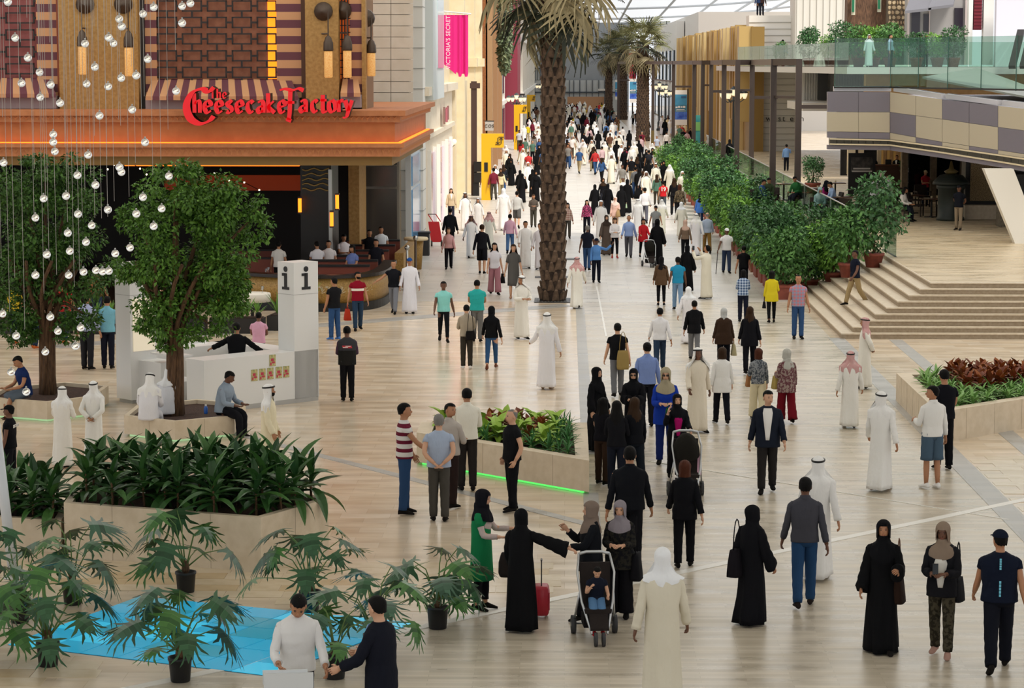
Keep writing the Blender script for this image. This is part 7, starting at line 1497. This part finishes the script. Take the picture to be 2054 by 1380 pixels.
person(1405, 408, 360, 20, 'T:2a3a5c', 'P:d8d8dc', 'short:k', 'hf', 'man in a navy T-shirt half hidden by the hedge', 'm')
person(912, 368, 327, 8, 'S:7aa0d0', 'P:1c2434', 'cap:2a3040', 'st', 'guard in a light blue shirt by the cream wall', 'd')
person(918, 398, 355, 12, 'S:7a1a2c', 'P:2a1a34', 'long:k', 'hf', 'woman in dark red near the cream wall', 'l', fem=True)
person(905, 442, 378, 8, 'J:c8b294', 'P:2a2a3a', 'long:b', 'sa', 'woman in a beige jacket near the shop window', 'l', fem=True)
person(972, 398, 346, 8, 'T:5a3aa8', 'P:1a1a22', 'short:k', 'st', 'person in a purple T-shirt below the yellow gateway', 'd')
# --- people in the restaurant
for x, y, c, fc, lab, ps, hr in ((637, 590, 'e8e4ea', 200, 'waiter in white with his back to the plaza behind the curved wall', 'hf', 'short:k'), (660, 588, 'e6dfe0', 5, 'waiter in a white polo facing out behind the curved wall', 'st', 'short:k'), (690, 572, 'e2dce2', 30, 'waiter in a white shirt further inside the terrace', 'hf', 'short:k'), (742, 560, '17171b', 10, 'person in black standing between the booth benches', 'st', 'short:k'), (765, 552, 'dfe4ea', 10, 'diner in white at the far booth benches', 'st', 'short:k'), (560, 590, 'e6e2dc', 170, 'person in white inside the dark dining room', 'st', 'short:k'), (755, 585, '1c1c24', 8, 'bearded diner in dark clothes at the booth benches', 'st', 'short:k'), (708, 600, '6a7ab0', -30, 'diner in blue and lavender near the curved wall', 'hf', 'bob:k')):
    person(x, y, 0, fc, 'T:' + c, 'P:151517', hr, ps, lab, 'm', h=1.7, lod=1, z=.012)
person(480, 634, 0, -15, 'S:1a1a1e', 'P:1a1a1e', 'hijab:b09a80', 'hf', 'woman in a beige scarf seated at the white-clothed table', 'l', h=1.45, lod=1)
for x, y, c, hd, lab in ((130, 690, 'a82a2a', 'short:k', 'person in dark red behind the first tree'), (70, 700, 'e0a0a8', 'bob:b', 'person in pink behind the first tree'), (30, 690, 'c8b030', 'bob:k', 'person in yellow behind the first tree'), (195, 655, '8a5a3a', 'short:k', 'person in brown seated beyond the black boxes')): person(x, y, 0, 170, 'T:' + c, 'P:24304a', hd, 'sa', lab, 'm', h=1.7, lod=1, shoe='b05a2a')
person(330, 705, 0, -10, 'J:141416', 'P:141416', 'short:k', 'st', 'man in black behind the trunk of the braided tree', 'm', h=1.7, lod=1)
# --- terrace and cafe
TZ5 = TZ + .005
person(1922, 462, 372, -30, 'T:15171f', 'P:8a7a66', 'cap:17171c', 'hb', 'guard in dark polo and khaki trousers on the terrace', 'd', z=TZ5)
person(1752, 428, 358, 178, 'R:eceaf0', '', 'short:k', 'st', 'man in a long white shirt standing at the cafe tables', 'm', z=TZ5)
person(1782, 424, 372, -60, 'S:e9e7ee', 'P:3a3a44', 'bob:b', 'hf', 'woman in white facing the robed man at the cafe', 'l', fem=True, z=TZ5)
person(1768, 420, 370, 10, 'B:1f2638', 'P:1f2638', 'hijab:d8c0bc', 'st', 'woman in navy with a pale pink headscarf at the cafe', 'l', z=TZ5)
person(1577, 343, 307, 178, 'S:7fa4d8', 'P:1a1c26', 'short:k', 'ph', 'man in a light blue shirt phoning on the terrace', 'm', z=TZ5)
person(1463, 330, 293, 175, 'A:141416', '', 'hijab:141416', 'st', 'woman in black between the steel frames', 'l', z=TZ5)
person(1798, 372, 325, -20, 'J:15161c', 'P:15161c', 'short:k', 'st', 'waiter in a dark suit at the reception stand', 'm', z=TZ5)
person(1751, 372, 328, 10, 'J:15161c', 'P:15161c', 'short:k', 'hf', 'waiter in black beside the cafe doorway', 'm', z=TZ5)
person(1855, 412, 352, 20, 'T:b02a3a', 'P:1f2a40', 'cap:c8b490', 'hf', 'man in a red shirt and straw hat at the cafe', 'm', z=TZ5)
person(1853, 395, 330, 10, 'S:15151a', 'P:15151a', 'long:k', 'st', 'woman in black by the cafe window', 'l', fem=True, z=TZ5)
for x, y, fc, c, hd, lab in ((1672, 408, -80, '9ab0d4', 'short:k', 'man in light blue sitting at a cafe table'), (1650, 405, 60, 'a02a6a', 'hijab:1a1a20', 'woman in magenta sitting with a dark headscarf'), (1642, 420, 10, '7a9a98', 'hijab:8fa8a8', 'woman in a grey-green scarf sitting at the glass panel'), (1598, 395, -40, '2f6a3a', 'short:k', 'man in green sitting behind the steel frames'), (1525, 402, 60, '2f4a78', 'short:k', 'man in blue sitting between the steel frames'), (1545, 398, -30, '34402a', 'short:k', 'man in olive sitting next to the man in blue'), (1808, 420, 60, 'e2dcd4', 'long:k', 'woman in white sitting with long dark hair')):
    person(x, y, 0, fc, ('S:' if 'hijab' not in hd else 'B:') + c, 'P:23262e', hd, 'si', lab, 'm', z=TZ + .475, h=1.68, lod=1)
    q = P(x, y, TZ + .475); copy_tree(ch0, (q.x, q.y, TZ + .005), R(fc), label='dark wicker chair of the ' + lab)
# --- upper floor
for x, Y, fc, top, bot, hd, lab in ((1743, 132, 10, 'R:eceaf2', '', 'ghutra:w', 'man in a white robe at the upper glass rail'), (1786, 131, 60, 'S:a9bcd8', 'P:2a3040', 'short:k', 'person in pale blue on the upper floor'), (1570, 160, 170, 'S:8fb0e0', 'P:2a3040', 'short:k', 'man in pale blue by the far bush upstairs'), (1846, 131, 30, 'S:5a3a34', 'P:2a2020', 'bob:k', 'person in brown under the slate awning'), (1857, 131.5, -30, 'S:efeef2', 'P:2a2020', 'short:k', 'person in white under the slate awning')):
    p = A(x, 100, Y); q = person(1000, 600, 0, fc, top, bot, hd, 'st', lab, 'm', z=0, h=1.72, lod=1); q['root'].location = (p.x, Y, 7.2)
for x, c, lab in ((1521, '2a3a5c', 'person in dark blue high on the rooftop'), (1527, '3a2a28', 'person in dark brown high on the rooftop')):
    p = A(x, 30, 173); q = person(1000, 600, 0, 5, 'S:' + c, 'P:22222a', 'short:k', 'st', lab, 'm', h=1.7, lod=1); q['root'].location = (p.x, 172.6, 10.7)

# --- things people carry or wear
i = PEOPLE['n19']; b = i['b']; o = text('number', '19', .3, m_whitewall, i['root'], (0, 0, 0), (R(90), 0, 0), .004, 'CENTER', .01); o.location = (0, .152, 1.18); o.rotation_euler = (R(90), 0, R(180))
i = PEOPLE['guard']; o = text('lettering', 'SECURITY', .085, m_whitewall, i['root'], (0, 0, 0), (R(90), 0, 0), .003, 'CENTER', .002); o.location = (0, .142, 1.33); o.rotation_euler = (R(90), 0, R(180))
i = PEOPLE['vest']; q = MB(); q.hexa([(-.12, .15, 1.27), (.1, .15, 1.27), (.1, .156, 1.27), (-.12, .156, 1.27), (-.1, .15, 1.33), (.12, .15, 1.33), (.12, .156, 1.33), (-.1, .156, 1.33)]); q.build('patch', mat('patch_red', 'c4283a', .6), i['root'], world=False)
for x0, x1, z0 in ((-.08, .04, 1.305), (-.02, .1, 1.28)): MB().box(x0, .156, z0, x1, .159, z0 + .016).build('print', m_whitewall, i['root'], world=False)
q = MB(); i['f'].torso(q, [(.86, .212, .158, 0), (1.0, .208, .155, 0), (1.2, .213, .156, 0)], e=2.3, cap=(0, 0)); i['part']('lower_panel', q, cloth('232220'))
i = PEOPLE['navycap']
for z0, z1 in ((1.28, 1.42), (.95, 1.15)):
    for k in range(5): MB().box(-.012, .172, z0 + (z1 - z0) * k / 5, .012, .178, z0 + (z1 - z0) * (k + .8) / 5).build('print', mat('print_cyan', '6fc0d8', .5), i['root'], world=False)
for k in ('sg1', 'sg2'): i = PEOPLE[k]; i['part']('sunglasses', i['f'].glasses(), m_black)
i = PEOPLE['beardm']; i['part']('beard', i['f'].beard(), HAIR['k'])
i = PEOPLE['burg']; q = MB(); i['f'].torso(q, [(1.2, .193, .138, 0), (1.235, .196, .14, 0), (1.27, .197, .14, 0)], e=2.3, cap=(0, 0)); i['part']('chest_stripe', q, cloth('ece6da')); i['part']('beard', i['f'].beard(), HAIR['k'])
i = PEOPLE['box']; h_ = i['hand'](-1); t_ = thing('flat_box', 'flat white folded carton held by the man in the white shirt', 'box', h_ + Vector((.1, -.12, -.45)), rotz=R(8)); MB().box(-.26, -.03, -.1, .26, .03, .42).build('carton', mat('carton', 'd6d8d8', .5), t_, world=False); MB().box(-.25, -.036, .2, .24, -.03, .21).build('fold', mat('fold_grey', 'a9abab', .6), t_, world=False); MB().box(-.27, .03, .3, .2, .05, .45).build('flap', MATS['carton'], t_, world=False)
i = PEOPLE['green']; i['part']('blouse', i['f'].shirt(True, .95, .0), cloth('c2b0aa')); h_ = i['hand'](-1); t_ = bag(h_ + Vector((.12, -.14, -.02)), R(5), .42, .32, .2, cloth('2a2422'), 'large dark handbag with an orange scarf on the arm of the woman in green', handle=.16)
MB().tube([(-.03, -.11, -.14), (0, -.13, -.26), (.03, -.115, -.4)], [.015, .028, .012], 6).build('scarf', mat('scarf_orange', 'd8501e', .6, noise=('d89a30', 30)), t_, True, world=False)
i = PEOPLE['greyh']; bag(Vector(i['b']) + Vector((.22, 0, 1.38)), R(80), .34, .36, .16, cloth('17161a'), 'black shoulder bag of the woman in the grey headscarf', handle=.5)
i = PEOPLE['aw']; bag(Vector(i['b']) + Vector((-.2, -.02, 1.42)), R(60), .36, .36, .18, cloth('1a171c'), 'dark purple shoulder bag of the lone woman in the abaya', handle=.4)
i = PEOPLE['ab2']; bag(Vector(i['b']) + Vector((.2, 0, 1.45)), R(70), .3, .34, .16, cloth('2e1f18'), 'dark bag with brown straps of the smiling woman', handle=.48, hm=mat('strap_brown', '6a4228', .6))
i = PEOPLE['tp']; bag(Vector(i['b']) + Vector((.2, .03, 1.45)), R(60), .26, .3, .14, cloth('1a1a1d'), 'black shoulder bag of the woman looking at her phone', handle=.45)
def phone(pos, lab): t_ = thing('phone', lab, 'phone', pos); MB().box(-.035, -.006, -.02, .035, .006, .12).build('case', m_black, t_, world=False); MB().box(-.031, -.008, -.015, .031, -.006, .115).build('screen', mat('phone_screen', '2a3038', .15), t_, world=False)
phone(i['hand'](-1) + Vector((0, -.03, .02)), 'dark phone held by the woman in the taupe headscarf'); phone(PEOPLE['photo']['hand'](1) + Vector((.02, -.03, .02)), 'phone raised by the man in the cream robe')
i = PEOPLE['sling']; bag(Vector(i['b']) + Vector((.12, -.15, 1.48)), R(10), .28, .42, .16, cloth('9a8350'), 'tan canvas sling bag on the back of the man in black', handle=.42)
i = PEOPLE['beige']; bag(Vector(i['b']) + Vector((.1, -.16, 1.45)), R(10), .24, .22, .1, cloth('1a1818'), 'black cross-body bag of the man in beige', handle=.5)
i = PEOPLE['cane']; h_ = i['hand'](-1); t_ = thing('walking_cane', 'thin walking cane of the old man in the white cap', 'cane', (h_.x - .06, h_.y - .05, 0)); MB().tube([(0, 0, 0), (.06, .05, h_.z)], .014, 6).build('shaft', m_dark, t_, world=False); MB().tube([(.06, .05, h_.z), (.04, -.02, h_.z + .03)], .016, 6).build('grip', m_dark, t_, world=False)
# blue bottle on the planter
p = P(413, 830, .42); t_ = thing('water_bottle', 'blue bottle standing on the edge of the tree planter', 'bottle', p); MB().lathe([(.035, 0), (.04, .02), (.04, .12), (.02, .16)], 12).build('bottle_body', mat('bottle_blue', '2a62b8', .3), t_, True, world=False); MB().lathe([(.021, .16), (.021, .19)], 10).build('cap', m_whitewall, t_, world=False)
# red suitcase
p = P(1086, 1238); t_ = thing('wheeled_suitcase', 'red wheeled case behind the woman with the outstretched arm', 'suitcase', p); t_.scale = (.8, .8, .8); m_sc = mat('suitcase_red', 'b01c30', .4)
MB().loft(np.array([ell(z, .13 * k, .2 * k, 0, 16, e=5) for z, k in ((.06, .85), (.1, 1), (.5, 1), (.55, .85))])).build('shell', m_sc, t_, True, world=False); MB().box(-.14, -.15, .15, -.13, .15, .45).box(.13, -.15, .15, .14, .15, .45).build('panel', mat('suitcase_pink', 'd85a70', .4), t_, world=False)
for s2 in (-1, 1): MB().tube([(0, s2 * .08, .55), (0, s2 * .08, .98)], .01, 6).build('telescope_rod', m_dark, t_, world=False); MB().ball((s2 * .08, .1, .035), .035, 8, 5).build('wheel', m_black, t_, world=False)
MB().tube([(0, -.08, .98), (0, .08, .98)], .016, 6).build('handle', m_dark, t_, world=False)
# strollers
def stroller(x, y, face, lab, hood, sc=1.0, child=None):
    p = P(x, y); t_ = thing('stroller', lab, 'stroller', p, rotz=R(face)); t_.scale = (sc,) * 3; B = lambda n, mb, m, s_=True: mb.build(n, m, t_, s_, world=False); m_al = mat('alu', 'c4c6c8', .3, metal=.8); m_fab = cloth('2c2624')
    for s2 in (-1, 1):
        B('frame_tube', MB().tube([(s2 * .1, -.45, .16), (s2 * .2, -.1, .5), (s2 * .24, .1, .85), (s2 * .2, .32, 1.05)], .016, 8), m_al); B('frame_tube', MB().tube([(s2 * .22, 0, .6), (s2 * .27, .3, .13)], .014, 8), m_al)
        q = [(s2 * .27 + dx, .3 + .12 * math.cos(a), .12 + .12 * math.sin(a)) for dx in (-.03, .03) for a in np.arange(14) * math.pi / 7]; B('wheel', MB().loft([q[:14], q[14:]]), mat('tyre', '3a3a3c', .7)); B('hub', MB().ball((s2 * .27, .3, .12), (.04, .05, .05), 8, 5), m_al)
        q = [(s2 * .05 + dx, -.45 + .09 * math.cos(a), .09 + .09 * math.sin(a)) for dx in (-.02, .02) for a in np.arange(14) * math.pi / 7]; B('wheel', MB().loft([q[:14], q[14:]]), MATS['tyre'])
    B('axle', MB().tube([(-.27, .3, .13), (.27, .3, .13)], .012, 6), m_al); B('handlebar', MB().tube([(-.2, .32, 1.05), (-.1, .34, 1.07), (.1, .34, 1.07), (.2, .32, 1.05)], .02, 8), m_al)
    B('seat', MB().hexa([(-.17, -.25, .38), (.17, -.25, .38), (.17, .1, .36), (-.17, .1, .36), (-.18, -.25, .43), (.18, -.25, .43), (.18, .1, .42), (-.18, .1, .42)]), m_fab, False); B('seat_back', MB().hexa([(-.19, .06, .38), (.19, .06, .38), (.19, .12, .38), (-.19, .12, .38), (-.2, .24, .95), (.2, .24, .95), (.2, .28, .95), (-.2, .28, .95)]), m_fab, False)
    B('footrest', MB().hexa([(-.12, -.45, .2), (.12, -.45, .2), (.12, -.3, .2), (-.12, -.3, .2), (-.12, -.45, .23), (.12, -.45, .23), (.12, -.25, .38), (-.12, -.25, .38)]), m_fab, False); B('basket', MB().box(-.17, -.1, .16, .17, .28, .3), cloth('1a181a'), False)
    if hood:
        g = []
        for i in range(7): a = R(-15 + 120 * i / 6); g.append([(.22 * math.cos(b), .12 + .3 * math.sin(b) * math.cos(a) * (-1 if True else 1) + .05, .72 + .34 * math.sin(b) * math.sin(a)) for b in np.linspace(.05, math.pi - .05, 13)])
        B('hood', MB().loft(np.array(g), cap=(0, 0), close=False), cloth('1d1b17'))
    return p
sp_ = stroller(1196, 1280, 5, 'three-wheeled stroller with a child in the foreground', False); stroller(1378, 1000, 3, 'stroller with a dark hood pushed by the woman in magenta', True, 1.05); stroller(1304, 535, 8, 'small distant stroller with a blue and brown bag', True, .9)
c_ = person(1196, 1280, 1150, 5, 'T:1a1e2c', 'S:5a80a8', 'short:k', 'si', 'small child with dark curly hair sitting in the stroller', 'l', h=1.0, lod=2, fem=False, shoe='c02a30', over=dict(L=(20, 15, 80, 20), R=(25, 15, 125, 35), l=(62, 40), r=(62, 40)))
c_['root'].location = (sp_.x, sp_.y + .02, .44 - .83 * 1.0 / 1.76)
p = P(1380, 990); t_ = thing('baby_blanket', 'pink blanket hanging over the hooded stroller', 'blanket', (p.x + .05, p.y - .3, .45)); MB().loft(np.array([[(-.15 + .3 * j / 8, -.02 * math.sin(j) - .12 * (1 - i / 4), -.05 + .35 * i / 4) for j in range(9)] for i in range(5)]), cap=(0, 0), close=False).build('cloth', cloth('e8b8cc'), t_, True, world=False)

# --- the far crowd: light figures without separate parts, standing where the avenue is crowded
def farfig(kind, pose, seed):
    f = Fig(pose, kind in 'af', 1.0, 0, None, seed); mb = f.body(False); n0 = len(mb.f); mats = {}
    def addp(q, mi): o = len(mb.v); mb.v += q.v; mb.f += [tuple(i + o for i in t) for t in q.f]; mb.m += [mi] * len(q.f)
    if kind == 'r': addp(f.gown(), 1); addp(f.ghutra(), 2)
    elif kind == 'a': addp(f.gown(.03, .03, .12, (.075, .1), .1), 1); addp(f.hijab(True), 2)
    elif kind == 'm': addp(f.shirt(seed % 2 == 0), 1); addp(f.pants(), 3); addp(f.hair('short'), 2)
    else: addp(f.shirt(True, .8, .02), 1); addp(f.pants(), 3); addp(f.hair('long') if seed % 2 else f.hijab(), 2)
    addp(f.shoes(), 4); return mb.mesh('person', [SKIN['m'], cloth(Wt), cloth(Wt), cloth('2a2a30'), cloth('1c1917')], True)
FAR = {k: [farfig(k, p, i + 3) for i, p in enumerate(('wa', 'wb', 'st', 'sa'))] for k in 'ramf'}
tops = ['e8e4e0', 'b8c4d8', '2a2c34', 'c03a3a', '4a6a9a', '8a8680', 'd8b8bc', '3a5a8a', 'e8d8b0', '5a7a6a', '6a4a3a', 'd8c030', '17171c', 'c8c8cc', '7a2a3a']
CN = {'e8e4e0': 'white', 'b8c4d8': 'pale blue', '2a2c34': 'charcoal', 'c03a3a': 'red', '4a6a9a': 'blue', '8a8680': 'grey', 'd8b8bc': 'pink', '3a5a8a': 'denim blue', 'e8d8b0': 'cream', '5a7a6a': 'green', '6a4a3a': 'brown', 'd8c030': 'yellow', '17171c': 'black', 'c8c8cc': 'pale grey', '7a2a3a': 'dark red'}
bots = ['22242c', '34507a', '4a463e', '17171c', 'a89878']
rf_ = random.Random(21); taken = []; spots = []
while len(spots) < 262:
    Y = 122 + 245 * rf_.random() ** 1.1; X = rf_.uniform(-4.3, 6.2 if Y < 190 else 8.6)
    if len(spots) >= 246: X, Y = rf_.uniform(10, 11.4), rf_.uniform(200, 270)
    elif (Y < 150 and abs(X - 1) < 2.2 and rf_.random() < .6) or (Y > 225 and abs(X - 7) < 1) or (Y > 310 and X > 8): continue
    if all((X - a) ** 2 + ((Y - b) * .5) ** 2 > .28 for a, b in taken): taken.append((X, Y)); spots.append((Y, X))
spots.sort(); NIND = 300 - sum(1 for o in bpy.data.objects if o.name.split('.')[0] == 'person' and o.parent is None)
mass_v, mass_f, mass_m, mass_mats = [], [], [], []
for n_, (Y, X) in enumerate(spots):
    k = rf_.choices('ramf', (30, 24, 30, 16))[0]; me = rf_.choice(FAR[k]); rot = R(rf_.choice((0, 180)) + rf_.uniform(-25, 25)); s_ = rf_.uniform(.93, 1.04) * (.95 if k in 'af' else 1)
    c = rf_.choice(tops); bt = rf_.choice(bots); sk = rf_.choice('lmmd')
    cs = {'r': (rf_.choice((Wt, 'ece6d6', 'f0f0f2')), Wt), 'a': ('141416', '141416'), 'm': (c, 'k'), 'f': (c, 'x')}[k]
    ms = (SKIN[sk], cloth(cs[0]), HAIR[rf_.choice('kkbg')] if cs[1] == 'k' else (HAIR['b'] if cs[1] == 'x' else cloth(cs[1])), cloth(bt), cloth('1c1917'))
    if n_ < NIND:
        o = put('person', me, None, (X, Y, 0), (0, 0, rot)); o.scale = (s_,) * 3
        for i, m_ in enumerate(ms[:4]): o.material_slots[i].link = 'OBJECT'; o.material_slots[i].material = m_
        zone = 'in the distant crowd' if Y > 185 else 'in the crowd beyond the palm'
        what = {'r': 'robed person in white and headcloth', 'a': 'person in a black abaya', 'm': 'short-haired person in a %s top' % CN[c], 'f': 'long-haired person in a %s top' % CN[c]}[k]
        tag(o, what + ' ' + zone, 'person', what.split(' in ')[0] + 's ' + zone)
    else:                                   # the farthest figures, past the number kept as individuals
        v = np.empty(len(me.vertices) * 3); me.vertices.foreach_get('co', v); v = rotz(v.reshape(-1, 3) * s_, rot) + J((X, Y, 0)); o_ = len(mass_v); mass_v += v.tolist(); ids = []
        for m_ in ms:
            if m_ not in mass_mats: mass_mats.append(m_)
            ids.append(mass_mats.index(m_))
        for p in me.polygons: mass_f.append([i + o_ for i in p.vertices]); mass_m.append(ids[p.material_index])
if mass_v:
    me = bpy.data.meshes.new('crowd'); me.from_pydata(mass_v, [], mass_f)
    for m_ in mass_mats: me.materials.append(m_)
    me.polygons.foreach_set('material_index', mass_m); me.polygons.foreach_set('use_smooth', [True] * len(mass_f)); tag(put('crowd', me), 'mass of tiny walkers at the far end of the avenue', 'crowd', kind='stuff')
